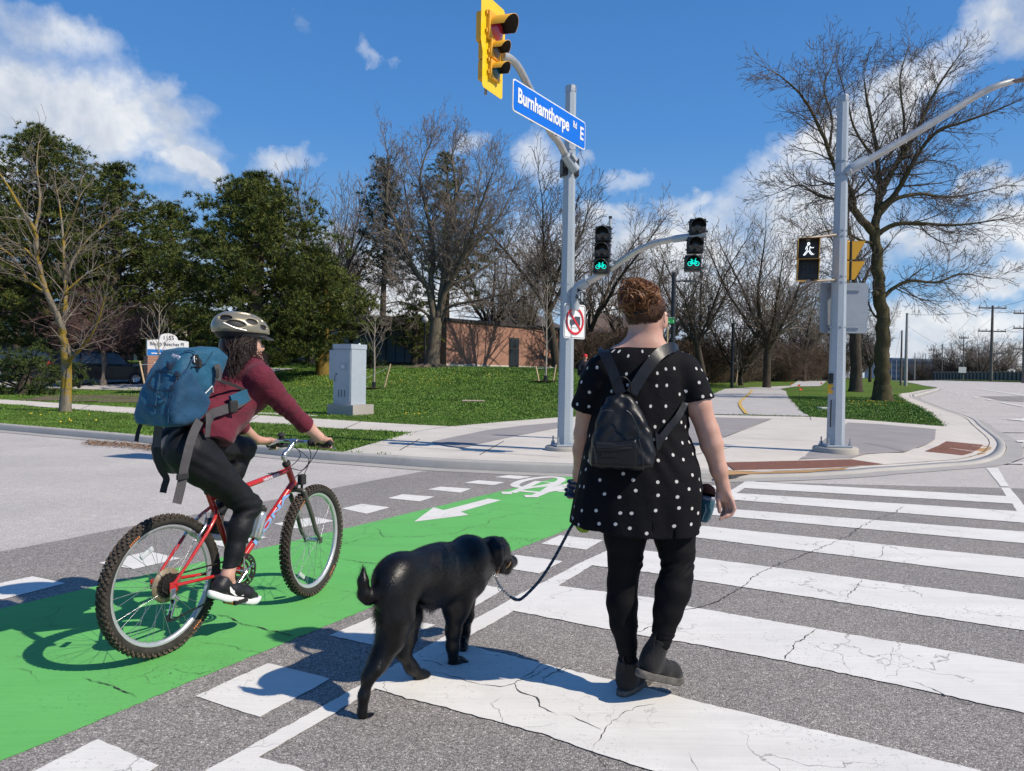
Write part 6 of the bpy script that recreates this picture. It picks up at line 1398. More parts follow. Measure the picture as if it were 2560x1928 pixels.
# ---- pedestrian signals
def ped_signal(label,c,n_,lit=True):
 n_ = Vector(n_).normalized(); h_ = Vector((-n_.y,n_.x,0)); c = Vector(c); RM = Matrix((h_,n_,U)).transposed(); w_ = .335
 t = thing('pedestrian_signal',label,'pedestrian signal',c,'two-section pedestrian signals')
 for k,z in enumerate((.165,-.175)):
  q = c + U * z; mb = MB(); mb.box(q - n_ * .10,(w_,.18,w_ * .98),rot=RM,bev=.02); sec = part('housing',mb,M_YELO,t)
  mb = MB(); mb.box(q + n_ * .005,(w_ * 1.02,.03,w_ * .96),rot=RM,bev=.006); mb.box(q + n_ * .025,(w_ * .9,.02,w_ * .86),rot=RM); part('face_door',mb,M_SBLK,t,sub_of=sec)
  mb = MB(); a_ = w_ * .49; b_ = w_ * .46; L_ = .235
  for s_ in (-1,1):
   p = [q + h_ * a_ * s_ + U * b_ + n_ * .02,q + h_ * a_ * s_ + U * b_ + n_ * L_,q + h_ * a_ * s_ - U * b_ + n_ * .07,q + h_ * a_ * s_ - U * b_ + n_ * .02]; mb.prism(p,h_ * (-s_ * .006))
  mb.prism([q - h_ * a_ + U * (b_ + .001) + n_ * .02,q + h_ * a_ + U * (b_ + .001) + n_ * .02,q + h_ * a_ + U * (b_ + .001) + n_ * L_,q - h_ * a_ + U * (b_ + .001) + n_ * L_],U * -.006)
  part('visor',mb,M_YELO,t,sub_of=sec)
  mb = MB()
  for s_ in (-1,1):
   p = [q + h_ * (a_ - .0065) * s_ + U * (b_ - .006) + n_ * .02,q + h_ * (a_ - .0065) * s_ + U * (b_ - .006) + n_ * (L_ + .001),q + h_ * (a_ - .0065) * s_ - U * b_ + n_ * .072,q + h_ * (a_ - .0065) * s_ - U * b_ + n_ * .02]
   if s_ * h_.x < 0: mb.prism(p,h_ * (-s_ * .002))
  mb.prism([q - h_ * (a_ - .007) + U * (b_ - .0055) + n_ * .02,q + h_ * (a_ - .007) + U * (b_ - .0055) + n_ * .02,q + h_ * (a_ - .007) + U * (b_ - .0055) + n_ * (L_ + .001),q - h_ * (a_ - .007) + U * (b_ - .0055) + n_ * (L_ + .001)],U * -.002)
  part('visor_lining',mb,M_HOODIN,t,sub_of=sec)
  f = lambda x,y,d=.04: q + h_ * x + U * y + n_ * d
  if lit and k == 0:
   mb = MB(); s_ = .095
   P_ = lambda L: [f(x * s_,y * s_) for x,y in L]
   for L in ([(0,.62),(-.30,.45),(-.42,.05),(-.40,-.08)],[(-.30,.45),(-.14,.1),(-.2,-.18),(-.78,-1.05)],[(.28,.45),(.42,.18),(.82,.22),(.84,.30)],[(.28,.45),(.18,-.1),(.34,-.45),(.80,-1.0),(.92,-.86)],[(-.78,-1.05),(-.52,-1.0),(0,-.3)],[(0,-.3),(.35,-.85),(.6,-1.02)]): mb.tube(P_(L),.0068,5)
   mb.tube([f(.02 * s_ + .17 * s_ * math.cos(i * .785),.92 * s_ + .19 * s_ * math.sin(i * .785)) for i in range(8)],.009,5,closed=True)
   part('walking_figure',mb,mat('led_white',(.8,.85,.95),.4,emit=(.85,.92,1.0),estr=1.1),t,sub_of=sec)
  if k == 1:
   mb = MB()
   for ox in (-.062,.062):
    for (x0,y0,x1,y1) in ((-.03,.07,.03,.07),(-.03,0,.03,0),(-.03,-.07,.03,-.07),(-.036,.06,-.036,.008),(.036,.06,.036,.008),(-.036,-.008,-.036,-.06),(.036,-.008,.036,-.06)): mb.tube([f(ox + x0,y0),f(ox + x1,y1)],.007,5)
   part('countdown_digits',mb,mat('digit_unlit',(.035,.037,.04),.5),t,sub_of=sec)
 return t,h_,n_
cP = D(2020,649,Y2 - .35); ped_signal('pedestrian signal showing a white walking figure, left of the right-hand pole',cP,(-.30,-.954,0))
cQ = D(2126,653,Y2 + .12) + Vector((-.02,.05,0)); ped_signal('pedestrian signal seen side-on behind the right-hand pole, yellow visors pointing right',cQ,(.985,-.17,0),False)
for (p,q) in (((2020,596,Y2 - .42),(2102,586,Y2)),((2020,704,Y2 - .42),(2096,700,Y2))):
 mb = MB(); a,b_ = D(*p),D(*q); mb.tube([a,a.lerp(b_,.08),b_],.022,8); mb.tube([a - Vector((0,0,.03)),a + Vector((0,0,.03))],.035,10)
 part('side_bracket',mb,mat('bracket_bronze',(.30,.25,.2),.5,metal=.4),P2)
t = thing('sign_back','plain grey back of a large sign on the right-hand pole','sign',D(2110,832,Y2 + .2)); o_ = D(2049,832,Y2 + .17); w_ = D(2168,832,Y2 + .17).x - o_.x; h_ = D(2052,706,Y2 + .17).z - o_.z
mb = MB(); mb.prism(rrect(o_,Vector((1,0,0)),U,w_,h_,.05),Vector((0,.006,0))); part('panel',mb,mat('sign_back_grey',(.33,.36,.39),.5,metal=.3,var=.04),t)
for z_ in (.13,.87): mb = MB(); mb.box((o_.x + w_ * .5,o_.y - .02,o_.z + h_ * z_),(w_ * .7,.012,.03)); part('rail',mb,M_STEEL,t)
t = thing('push_button','black and yellow pedestrian push button box on the left side of the right-hand pole','push button',D(2079,983,Y2 - .02)); a = D(2078,959,Y2 - .03); s_ = Y2 / 1850
mb = MB(); mb.box(a + U * .085,(.085,.10,.17),bev=.012); part('speaker_box',mb,M_SBLK,t); mb = MB(); mb.box(a - U * .09,(.075,.10,.165),bev=.012); bx_ = part('button_box',mb,M_YELO,t)
mb = MB(); mb.lathe([(.024,0),(.02,.012),(0,.014)],a - U * .09 - Vector((.0,.05,0)),(0,-1,0),12); part('button',mb,M_STEEL,t,sub_of=bx_)
mb = MB(); mb.tube([D(2078,1000,Y2 - .12),D(2076,1068,Y2 - .12)],.012,6); part('conduit',mb,M_SBLK,P2)
# ---- signal controller cabinet
bc = G(877,1039.5,.12); th_ = R(29); fd = Vector((-math.cos(th_),math.sin(th_),0)); sd = Vector((math.sin(th_),math.cos(th_),0)); z0 = .14
t = thing('controller_cabinet','pale grey signal controller cabinet with a small side box on a concrete plinth','cabinet',(bc.x,bc.y,.12)); W_,Dp = .66,.63
c0 = D(877,1013,bc.y + .08); zc0 = c0.z; zc1 = D(877,860,bc.y + .08).z; C_ = Vector((c0.x,bc.y + .10,0))
def cb(u,v,z): p = C_ + fd * u + sd * v; return Vector((p.x,p.y,z))
def cbox(mb,u0,u1,v0,v1,za_,zb_): mb.prism([cb(u0,v0,za_),cb(u1,v0,za_),cb(u1,v1,za_),cb(u0,v1,za_)],U * (zb_ - za_))
M_CAB = mat('cabinet_grey',(.38,.43,.475),.5,var=.05)
mb = MB(); cbox(mb,-.16,W_ + .13,-.10,Dp + .16,.0,zc0); part('plinth',mb,mat_conc('plinth_concrete',(.42,.39,.35)),t)
mb = MB(); cbox(mb,0,W_,0,Dp,zc0 + .003,zc1 - .14); part('body',mb,M_CAB,t); mb = MB(); cbox(mb,-.012,W_ + .012,-.03,Dp + .01,zc1 - .137,zc1); part('hood',mb,M_CAB,t)
mb = MB(); cbox(mb,.03,W_ - .03,-.018,-.001,zc0 + .09,zc1 - .17); dr = part('door',mb,M_CAB,t)
mb = MB(); cbox(mb,W_ + .002,W_ + .24,.08,Dp - .1,D(840,949,bc.y + .2).z,zc1 - .16); part('side_box',mb,M_CAB,t)
mb = MB(); cbox(mb,.15,.42,-.03,-.019,zc0 + .98,zc0 + 1.17); pn = part('police_panel',mb,mat('cabinet_panel',(.33,.38,.42),.45),t,sub_of=dr)
mb = MB(); cbox(mb,.23,.35,-.036,-.031,zc0 + 1.03,zc0 + 1.12); part('sticker',mb,mat('sticker_white',(.55,.58,.65),.4),t)
for k in range(3): mb = MB(); cbox(mb,.20 + k * .11,.24 + k * .11,-.0225,-.0185,zc0 + .22,zc0 + .42); part('louvre',mb,mat('louvre_dark',(.14,.16,.18),.6),t,sub_of=dr)
mb = MB(); cbox(mb,W_ - .07,W_ - .05,-.055,-.02,zc0 + .66,zc0 + .84); cbox(mb,W_ - .085,W_ - .035,-.035,-.02,zc0 + .84,zc0 + .91); part('handle',mb,M_STEEL,t,sub_of=dr)
mb = MB(); mb.lathe([(.018,0),(.018,.01),(0,.011)],cb(W_ - .14,-.022,zc0 + .86),-sd,10); part('lock',mb,M_SBLK,t,sub_of=dr)
mb = MB(); mb.lathe([(.04,0),(.03,.03),(0,.035)],cb(.05,Dp * .6,zc1),n=8); part('cap_nub',mb,mat('nub_white',(.7,.72,.75),.4),t)
sheet('cabinet_pad',[(bc.x - 2.6,bc.y + .65),(bc.x - .95,bc.y - .25),(bc.x - .72,bc.y - .62),(bc.x - 1.3,bc.y - .75),(bc.x - 3.2,bc.y + .4)],HL,M_CONC,off=.016)
# WOMAN WALKING
def mat_skin(name='skin'):
 if name in _mc: return _mc[name]
 m = bpy.data.materials.new(name); m.use_nodes = True; _mc[name] = m; T = NT(m.node_tree); b = m.node_tree.nodes['Principled BSDF']
 oc = T.new('ShaderNodeTexCoord').outputs['Object']
 c = T.ramp(T.noise(oc,9,5,.6),[(.3,(.50,.27,.195)),(.7,(.60,.36,.27))])
 c = T.mix(T.rng(T.noise(oc,45,3),.55,.75,0,.3),c,(.50,.22,.16)); T.l.new(c,b.inputs['Base Color'])
 b.inputs['Roughness'].default_value = .5; b.inputs['Subsurface Weight'].default_value = .12; b.inputs['Subsurface Radius'].default_value = (.02,.008,.004); b.inputs['Subsurface Scale'].default_value = .4
 bn = T.new('ShaderNodeBump',ins={'Strength': .15,'Distance': .002,'Height': T.noise(oc,250,3)}); T.l.new(bn.outputs[0],b.inputs['Normal']); return m
M_SKIN = mat_skin()
def mat_fabric(name,col,rough=.85,weave=900,wr=.25,sheen=.2,wscale=9,spec=.25):
 if name in _mc: return _mc[name]
 m = bpy.data.materials.new(name); m.use_nodes = True; _mc[name] = m; T = NT(m.node_tree); b = m.node_tree.nodes['Principled BSDF']
 oc = T.new('ShaderNodeTexCoord').outputs['Object']
 c = T.ramp(T.noise(oc,wscale,4,.6),[(.3,tuple(x * .82 for x in col)),(.7,tuple(x * 1.15 for x in col))]); T.l.new(c,b.inputs['Base Color'])
 b.inputs['Roughness'].default_value = rough; b.inputs['Sheen Weight'].default_value = sheen; b.inputs['Sheen Roughness'].default_value = .5; b.inputs['Specular IOR Level'].default_value = spec
 h_ = T.m('ADD',T.m('MULTIPLY',T.noise(oc,wscale * 1.6,4,.6,.8),1.0),T.m('MULTIPLY',T.noise(oc,weave * .3,2),.05))
 bn = T.new('ShaderNodeBump',ins={'Strength': wr,'Distance': .03,'Height': h_}); T.l.new(bn.outputs[0],b.inputs['Normal']); return m
M_LEG = mat_fabric('legging_black',(.0045,.0045,.0055),.75,wr=.12,sheen=.0,spec=.15)
YW = 3.16
def W(px,py,Y=YW): return D(px,py,Y)
def zat(py): return D(1605,py,YW).z
wl = thing('person','woman in a black polka-dot tunic and black leggings walking away with a leashed dog','person',G(1605,1735))
S = SDF((.20,2.82,-.01),(1.02,3.58,1.79),.0046)
fx = Vector((.38,.925,0)); sxv = Vector((.925,-.38,0))        # face direction and her right
hc_ = W(1613,782,3.18)
rotH = Matrix((sxv,fx,Vector((0,0,1)))).transposed()
S.ell(hc_,(.076,.095,.105),.02,rotH); S.ell(hc_ + fx * .035 + Vector((0,0,-.06)),(.058,.062,.062),.04,rotH)
S.ell(hc_ + fx * .055 + Vector((0,0,-.088)),(.036,.035,.028),.03,rotH)     # chin
S.cap(hc_ + fx * .088 + Vector((0,0,.0)),hc_ + fx * .108 + Vector((0,0,-.03)),.009,.014,.015)                      # nose
S.ell(hc_ + fx * .09 + Vector((0,0,-.058)),(.024,.012,.008),.008,rotH)                                           # lips
for s_ in (-1,1):
 S.ell(hc_ + fx * .084 + sxv * .03 * s_ + Vector((0,0,-.002)),(.014,.01,.010),.006,rotH,sub=True); S.ell(hc_ + fx * .078 + sxv * .03 * s_ + Vector((0,0,-.002)),(.012,.012,.012),.002)
 e = hc_ + sxv * .086 * s_ - fx * .004 + Vector((0,0,-.030)); S.ell(e,(.010,.021,.035),.006,Matrix.Rotation(s_ * -.5,3,'Z') @ rotH); S.ell(e + sxv * s_ * .011 + fx * .006,(.005,.010,.018),.004,rotH,sub=True)
S.cap(W(1615,825,3.17),W(1607,885,3.16),.062,.070,.04)
for s_,x1,x2 in ((-1,1545,1502),(1,1668,1716)):
 S.cap(W(1607 + s_ * 22,868,3.155),W(x1,893,3.15),.045,.046,.05); S.cap(W(x1,895,3.15),W(x2,930,3.15),.040,.048,.03)
S.ell(W(1606,985,3.17),(.185,.105,.19),.05); S.ell(W(1603,1120,3.17),(.175,.12,.2),.05); S.ell(W(1600,1235,3.17),(.2,.13,.13),.05)
RA = [W(1722,930,3.15),W(1744,1010,3.13),W(1770,1078,3.12),W(1779,1110,3.12),W(1797,1175,3.12),W(1808,1216,3.12)]
S.chain(RA,[.048,.054,.044,.0455,.034,.0265],.02)
LA = [W(1494,932,3.16),W(1470,1015,3.2),W(1460,1085,3.25),W(1457,1125,3.30),W(1451,1185,3.38),W(1447,1208,3.41)]
S.chain(LA,[.046,.050,.042,.042,.032,.027],.02)
hy = 3.12
S.cap(W(1808,1214,hy),W(1811,1226,hy),.0255,.024,.015)
for k,(x0,x1) in enumerate(((1800,1806),(1808,1815),(1816,1823),(1822,1830))): S.cap(W(1806 + k * 2,1222,hy + .008 - .006 * k),W(x1,1251,hy + .018 - .014 * k),.0125,.0108,.012)
S.ell(W(1812,1236,hy),(.026,.014,.032),.012)
S.chain([W(1798,1226,hy + .004),W(1796,1246,hy - .004),W(1797,1263,hy - .010),W(1799,1280,hy - .012)],[.0125,.0118,.0098,.0082],.006)
for k,pts in enumerate([[(1805,1252),(1811,1270),(1809,1281),(1803,1289)],[(1815,1254),(1818,1275),(1813,1285),(1803,1290)],[(1823,1255),(1828,1276),(1820,1287),(1807,1293)],[(1830,1253),(1836,1272),(1830,1285),(1815,1294),]]):
 yy = hy + .022 - .0165 * k; S.chain([W(x,y,yy) for x,y in pts],[.0095,.0088,.008,.0068],.003)
S.chain([W(1819,1288,hy - .03),W(1800,1299,hy - .031)],[.0076,.0066],.003)
hl = 3.42; hcl = W(1441,1226,hl); S.cap(W(1447,1208,3.41),hcl,.026,.024,.012); S.ell(hcl,(.023,.030,.034),.01)
for k in range(4):
 a = hcl + Vector((-.018,.026 - .0 * k,.022 - .0165 * k)); S.chain([a,a + Vector((-.018,-.010,-.002)),a + Vector((-.016,-.036,-.004)),a + Vector((.008,-.044,-.004))],[.0092,.0088,.0082,.007],.002)
S.chain([hcl + Vector((.014,-.01,.018)),hcl + Vector((.004,-.034,.014)),hcl + Vector((-.012,-.048,.004))],[.0105,.0095,.0082],.004)
LL = [(1563,1300,.105),(1563,1340,.095),(1563,1400,.077),(1556,1457,.068),(1555,1508,.0695),(1559,1560,.061),(1567,1610,.045),(1570,1650,.038)]
RL = [(1680,1300,.100),(1686,1340,.092),(1692,1380,.080),(1694,1412,.068),(1691,1440,.071),(1682,1477,.077),(1669,1530,.063),(1659,1575,.048),(1654,1606,.040)]
lY = [3.17,3.17,3.17,3.175,3.16,3.15,3.14,3.14]; rY = [3.17,3.16,3.14,3.13,3.11,3.09,3.07,3.06,3.05]
S.chain([W(x,y,lY[i]) for i,(x,y,r_) in enumerate(LL)],[r_ * .84 for _,_,r_ in LL],.02); S.chain([W(x,y,rY[i]) for i,(x,y,r_) in enumerate(RL)],[r_ * .84 for _,_,r_ in RL],.02)
body_part('body',S.mesh('body',M_SKIN,1),wl)
mb = MB()
for s_ in (-1,1): mb.lathe([(.0,.011),(.006,.009),(.010,.004),(.011,0)],hc_ + fx * .078 + sxv * .03 * s_ + Vector((0,0,-.002)),fx,12)
part('eyes',mb,mat('eye_white',(.7,.68,.66),.2),wl)
S = SDF((.28,2.9,.05),(.86,3.36,1.02),.0055)
S.chain([W(x,y,lY[i]) for i,(x,y,r_) in enumerate(LL)],[r_ * .945 for _,_,r_ in LL],.015); S.chain([W(x,y,rY[i]) for i,(x,y,r_) in enumerate(RL)],[r_ * .945 for _,_,r_ in RL],.015)
S.ell(W(1604,1255,3.17),(.215,.15,.13),.04)
kz = W(1694,1412,3.13).z; az_ = W(1656,1590,3.06).z; al_ = W(1570,1640,3.14).z
S.disp(lambda x,y,z: -.0035 * np.sin((z - .35 * x) * 190 + 2 * np.sin(x * 30)) * np.exp(-((z - kz) / .035) ** 2) * (x > .55) - .003 * np.sin(z * 330 + 3 * np.sin(x * 40)) * (np.exp(-((z - az_) / .03) ** 2) * (x > .55) + np.exp(-((z - al_) / .02) ** 2) * (x < .55)))
body_part('leggings',S.mesh('leggings',M_LEG,1),wl)
M_BOOT = mat_fabric('boot_black',(.016,.015,.015),.75,wr=.2,sheen=.1,wscale=30)
M_SOLE = mat('boot_sole',(.10,.092,.08),.7,var=.45,vscale=26,bump=.4)
def boot(name,heel,toe,ank,label,topz):
 xd = (toe - heel).normalized(); yv = Vector((0,0,1)).cross(xd).normalized(); zv = xd.cross(yv); M = Matrix((xd,yv,zv)).transposed().to_4x4(); M.translation = heel
 Mi = M.inverted(); A_ = Mi @ ank; tp = A_.normalized(); S = SDF((-.06,-.08,-.01),(.33,.08,.36),.005)
 S.chain([(.045,0,.058),(.13,0,.052),(.20,.004,.045),(.235,.004,.040)],[.038,.037,.039,.030],.03)
 S.chain([(.048,0,.06),(.055,0,.10),tuple(A_)],[.041,.041,.043],.03)
 S.func(lambda x,y,z: .026 - z + 0 * x + 0 * y,(-.06,-.08,-.01),(.33,.08,.02),.004,.0) if False else None
 me = S.mesh('boot',M_BOOT,1); n = len(me.vertices); co = np.empty(n * 3,np.float32); me.vertices.foreach_get('co',co); co = co.reshape(-1,3); co[:,2] = np.maximum(co[:,2],.018)
 dtop = (co - np.array(A_)) @ np.array((Vector(A_) - Vector((.055,0,.10))).normalized()); ax = np.array((Vector(A_) - Vector((.055,0,.10))).normalized())
 m_ = dtop > 0; co[m_] -= dtop[m_][:,None] * ax * .92
 Mn = np.array(M); co = co @ Mn[:3,:3].T + Mn[:3,3]; me.vertices.foreach_set('co',co.astype(np.float32).ravel()); me.update()
 o = body_part('boot',me,wl); 
 if label: o['label'] = label
 mb = MB(); N_ = 36; prof = []
 for k in range(N_):
  a = 2 * math.pi * k / N_; c_,s_ = math.cos(a),math.sin(a); x = .135 + .145 * (abs(c_) ** .85) * (1 if c_ > 0 else -1); wv = .046 - .006 * c_ * 0 + (.003 if c_ > .2 else -.004); y = wv * (abs(s_) ** .75) * (1 if s_ > 0 else -1); prof.append((x - .004,y))
 V = []
 for z,k in ((.0,.95),(.006,1.0),(.027,1.0),(.030,.97)):
  for x,y in prof: V.append(M @ Vector((.131 + (x - .131) * k,y * k,z + (.012 * max(0,(x - .2) / .08) ** 2 if True else 0))))
 mb.add(V,[(i * N_ + k,i * N_ + (k + 1) % N_,(i + 1) * N_ + (k + 1) % N_,(i + 1) * N_ + k) for i in range(3) for k in range(N_)] + [tuple(reversed(range(N_))),tuple(range(3 * N_,4 * N_))],True); part('sole',mb,M_SOLE,wl,sub_of=o)
 mb = MB(); ap = Vector(A_); q = ap + Vector((-.043,0,-.015)); mb.strip([M @ (q + Vector((0,0,-.03))),M @ (q + Vector((-.006,0,.012))),M @ (q + Vector((-.002,0,.03))),M @ (q + Vector((.008,0,.012))),M @ (q + Vector((.007,0,-.01)))],.022,[tuple(-xd)] * 5,.003); part('pull_tab',mb,M_BOOT,wl,sub_of=o)
 return o
h1 = Vector((.482,3.105,.0)); boot('left',h1,h1 + Vector((.58,.81,0)) * .27,W(1570,1648,3.14),None,0)
h2 = D(1597,1692,3.005); t2 = D(1722,1717,3.20); boot('right',h2,h2 + (t2 - h2).normalized() * .27,W(1652,1598,3.055),'lifted boot turned to the right',0)
prof = [(862,1560,1650,.05),(872,1533,1678,.085),(885,1512,1702,.100),(905,1499,1716,.115),(940,1491,1722,.13),(985,1488,1720,.14),(1030,1484,1716,.148),(1075,1473,1720,.155),(1120,1461,1735,.165),(1180,1450,1751,.18),(1220,1443,1756,.187),(1260,1434,1754,.19),(1300,1428,1750,.19),(1330,1426,1750,.19)]
pz = np.array([zat(p[0]) for p in prof][::-1]); sc_ = YW / 1850
pcx = np.array([((W(p[1],p[0]).x + W(p[2],p[0]).x) / 2) for p in prof][::-1]); pa = np.array([((W(p[2],p[0]).x - W(p[1],p[0]).x) / 2) for p in prof][::-1]); pb_ = np.array([p[3] for p in prof][::-1]); hemz = zat(1316)
def tunic(x,y,z,shrink=0.0):
 cx = np.interp(z,pz,pcx); a = np.interp(z,pz,pa) - shrink; b = np.interp(z,pz,pb_) - shrink
 dx = x - cx; dy = y - 3.17; th = np.arctan2(dy / .17,dx / .26); hf = np.clip((1.12 - z) / .4,0,1) ** 1.5
 k = 1 + .018 * hf * np.sin(7 * th + 1.0) + .012 * hf * np.sin(13 * th + 3 * z) + .005 * np.sin(5 * th + 14 * z)
 r_ = ((np.abs(dx) / (a * k)) ** 2.3 + (np.abs(dy) / (b * k)) ** 2.3) ** (1 / 2.3); d = (r_ - 1) * np.minimum(a,b)
 hz = hemz + .012 * np.sin(2 * th + .5) - .010 * (dy < 0) * np.clip(-dy / .17,0,1)
 return np.maximum(np.maximum(d,hz - z),z - zat(869))
S = SDF((.18,2.92,.62),(1.0,3.46,1.52),.0056)
S.func(tunic,(.2,2.94,.66),(.98,3.44,1.5),.005)
for s_,pts in ((-1,[(1540,905,3.15,.056),(1505,925,3.15,.062),(1487,965,3.165,.064),(1468,1015,3.20,.060),(1460,1045,3.22,.060)]),(1,[(1672,903,3.15,.056),(1710,925,3.15,.062),(1727,960,3.14,.066),(1744,1003,3.13,.063),(1752,1032,3.13,.063)])):
 S.chain([W(x,y,Y_) for x,y,Y_,r_ in pts],[p[3] for p in pts],.03)
for p0,p1 in (((1465,1020,3.20),(1458,1060,3.23)),((1744,1004,3.13),(1754,1044,3.12))):
 a,b_ = W(*p0),W(*p1); ax = (b_ - a).normalized(); sg = -1 if p0[0] < 1600 else 1
 def cutf(x,y,z,a=a,ax=ax,sg=sg):
  al = (x - a.x) * ax.x + (y - a.y) * ax.y + (z - a.z) * ax.z
  rd = np.sqrt(np.maximum((x - a.x) ** 2 + (y - a.y) ** 2 + (z - a.z) ** 2 - al ** 2,0)); body = tunic(x,y,z) 
  return np.maximum(np.maximum(-al,rd - .10),-(body - .004))
 S.func(cutf,(a.x - .12,a.y - .12,a.z - .22),(a.x + .12,a.y + .12,a.z + .06),0,.0,sub=True)
 S.cap(a - ax * .004,a + ax * .002,.0,.0,.001)
S.func(lambda x,y,z: np.maximum(tunic(x,y,z,.008),z - hemz - .05),(.2,2.94,.6),(.98,3.44,.80),.0,.0,sub=True)
def wrinkle(x,y,z):
 w1 = np.exp(-((z - 1.03) / .12) ** 2) * np.sin((x * .6 + z) * 60 + 3 * np.sin(x * 20)) * (y < 3.17)
 w2 = np.exp(-(((x - .80) / .05) ** 2 + ((z - 1.16) / .10) ** 2)) * np.sin((x * 1.5 - z) * 90)
 return .0018 * w1 + .003 * w2 + .0015 * np.sin(z * 23 + 5 * np.sin(x * 11)) * np.sin(x * 31)
S.disp(wrinkle)
me = S.mesh('tunic',M_LEG,1)
n = len(me.vertices); co = np.empty(n * 3,np.float32); me.vertices.foreach_get('co',co); co = co.reshape(-1,3)
cx = np.interp(co[:,2],pz,pcx); th = np.arctan2(-(co[:,1] - 3.17) * 1.35,co[:,0] - cx); uvx = -th * .235; uvy = co[:,2].copy(); zone = np.zeros(n)
for pts,sgn in ((((W(1487,935,3.16),W(1464,1025,3.2))),-1),((W(1728,935,3.14),W(1748,1010,3.13)),1)):
 a = np.array(pts[0]); b_ = np.array(pts[1]); ax = (b_ - a) / np.linalg.norm(b_ - a); rel = co - a; t_l = rel @ ax; rad = rel - t_l[:,None] * ax; rn = np.linalg.norm(rad,axis=1)
 m_ = (rn < .095) & ((co[:,0] - .545) * sgn > .17) & (co[:,2] > zat(1050)); ang = np.arctan2(-rad[:,1],rad[:,0] * 1.0); zone[m_] = 1; uvx[m_] = (-ang * .075)[m_] + 3 * sgn; uvy[m_] = -t_l[m_]
at_ = me.attributes.new('cloth','FLOAT_VECTOR','POINT'); at_.data.foreach_set('vector',np.stack([uvx,uvy,zone],1).astype(np.float32).ravel())
m = bpy.data.materials.new('polka_dot_cloth'); m.use_nodes = True; T = NT(m.node_tree); b = m.node_tree.nodes['Principled BSDF']
av_ = T.new('ShaderNodeAttribute',attribute_name='cloth').outputs['Vector']
vo = T.new('ShaderNodeTexVoronoi',voronoi_dimensions='2D',ins={'Scale': 14.0,'Randomness': .62,'Vector': av_})
dot = T.rng(vo.outputs['Distance'],.092,.103,1,0)
zz = T.new('ShaderNodeSeparateXYZ',ins={0: av_}).outputs[2]; dot = T.m('MULTIPLY',dot,T.m('GREATER_THAN',T.m('ABSOLUTE',T.m('SUBTRACT',zz,.5)),.49))
oc = T.new('ShaderNodeTexCoord').outputs['Object']
T.l.new(T.mix(dot,(.0045,.0045,.0065),(.62,.60,.57)),b.inputs['Base Color']); b.inputs['Roughness'].default_value = .8; b.inputs['Specular IOR Level'].default_value = .15
bn = T.new('ShaderNodeBump',ins={'Strength': .2,'Distance': .02,'Height': T.noise(oc,16,4,.6,1.0)}); T.l.new(bn.outputs[0],b.inputs['Normal'])
me.materials.clear(); me.materials.append(m); body_part('tunic',me,wl)
def hair_mat(name,c1,c2,c3):
 m = bpy.data.materials.new(name); m.use_nodes = True; T = NT(m.node_tree); b = m.node_tree.nodes['Principled BSDF']; oc = T.new('ShaderNodeTexCoord').outputs['Object']
 T.l.new(T.ramp(T.noise(oc,55,4,.7),[(.25,c1),(.5,c2),(.72,c3)]),b.inputs['Base Color']); b.inputs['Roughness'].default_value = .42; b.inputs['Specular IOR Level'].default_value = .45; return m
M_HAIRB = hair_mat('hair_auburn',(.035,.012,.006),(.13,.046,.017),(.32,.13,.05)); M_HAIRN = hair_mat('hair_nape',(.03,.015,.009),(.075,.035,.02),(.13,.065,.035))
bunc = W(1595,745,3.13)
S = SDF((.32,2.98,1.42),(.78,3.34,1.80),.0045)
S.ell(hc_ + Vector((0,0,.008)),(.083,.102,.110),.01,rotH); 
def keep(x,y,z):     # remove the face and the neck below the hairline
 f_ = (x - hc_.x) * fx.x + (y - hc_.y) * fx.y; s_ = (x - hc_.x) * sxv.x + (y - hc_.y) * sxv.y
 face = f_ - .030 - .12 * np.clip((z - hc_.z - .015) / .06,0,1); nape = (hc_.z - .074 + .045 * np.clip((f_ + .03) / .06,0,1) + .9 * np.maximum(np.abs(s_) - .055,0)) - z
 return np.minimum(-np.maximum(face - .0,0) + 0 * z,0) * 0 + np.maximum(face,nape)
g = [S.lo[i] + S.h * np.arange(S.n[i]) for i in range(3)]; K_ = keep(g[0][:,None,None],g[1][None,:,None],g[2][None,None,:]); S.F = np.maximum(S.F,K_.astype(np.float32))
hb = body_part('hair',S.mesh('hair',M_HAIRN,1),wl)
rs = random.Random(12)
Sb = SDF((.32,2.98,1.52),(.78,3.34,1.82),.0045); Sb.ell(bunc,(.060,.054,.056),.03); Sb.ell(bunc + Vector((-.045,-.01,-.025)),(.040,.042,.035),.03); 
for k in range(26): a = k * 2.4; e_ = -1 + 2.2 * k / 26; Sb.ell(bunc + Vector((math.cos(a) * math.cos(e_) * .062,math.sin(a) * math.cos(e_) * .048,math.sin(e_) * .046)),(.020,.018,.017),.008)
body_part('bun',Sb.mesh('bun',M_HAIRB,1),wl,sub_of=hb)
tr = Tree(1)
def strand(tr,pts,r_):
 P = bez(pts,4)
 for i in range(len(P) - 1): tr.seg(P[i],P[i + 1],r_ * (1 - .6 * i / len(P)),r_ * (1 - .6 * (i + 1) / len(P)))
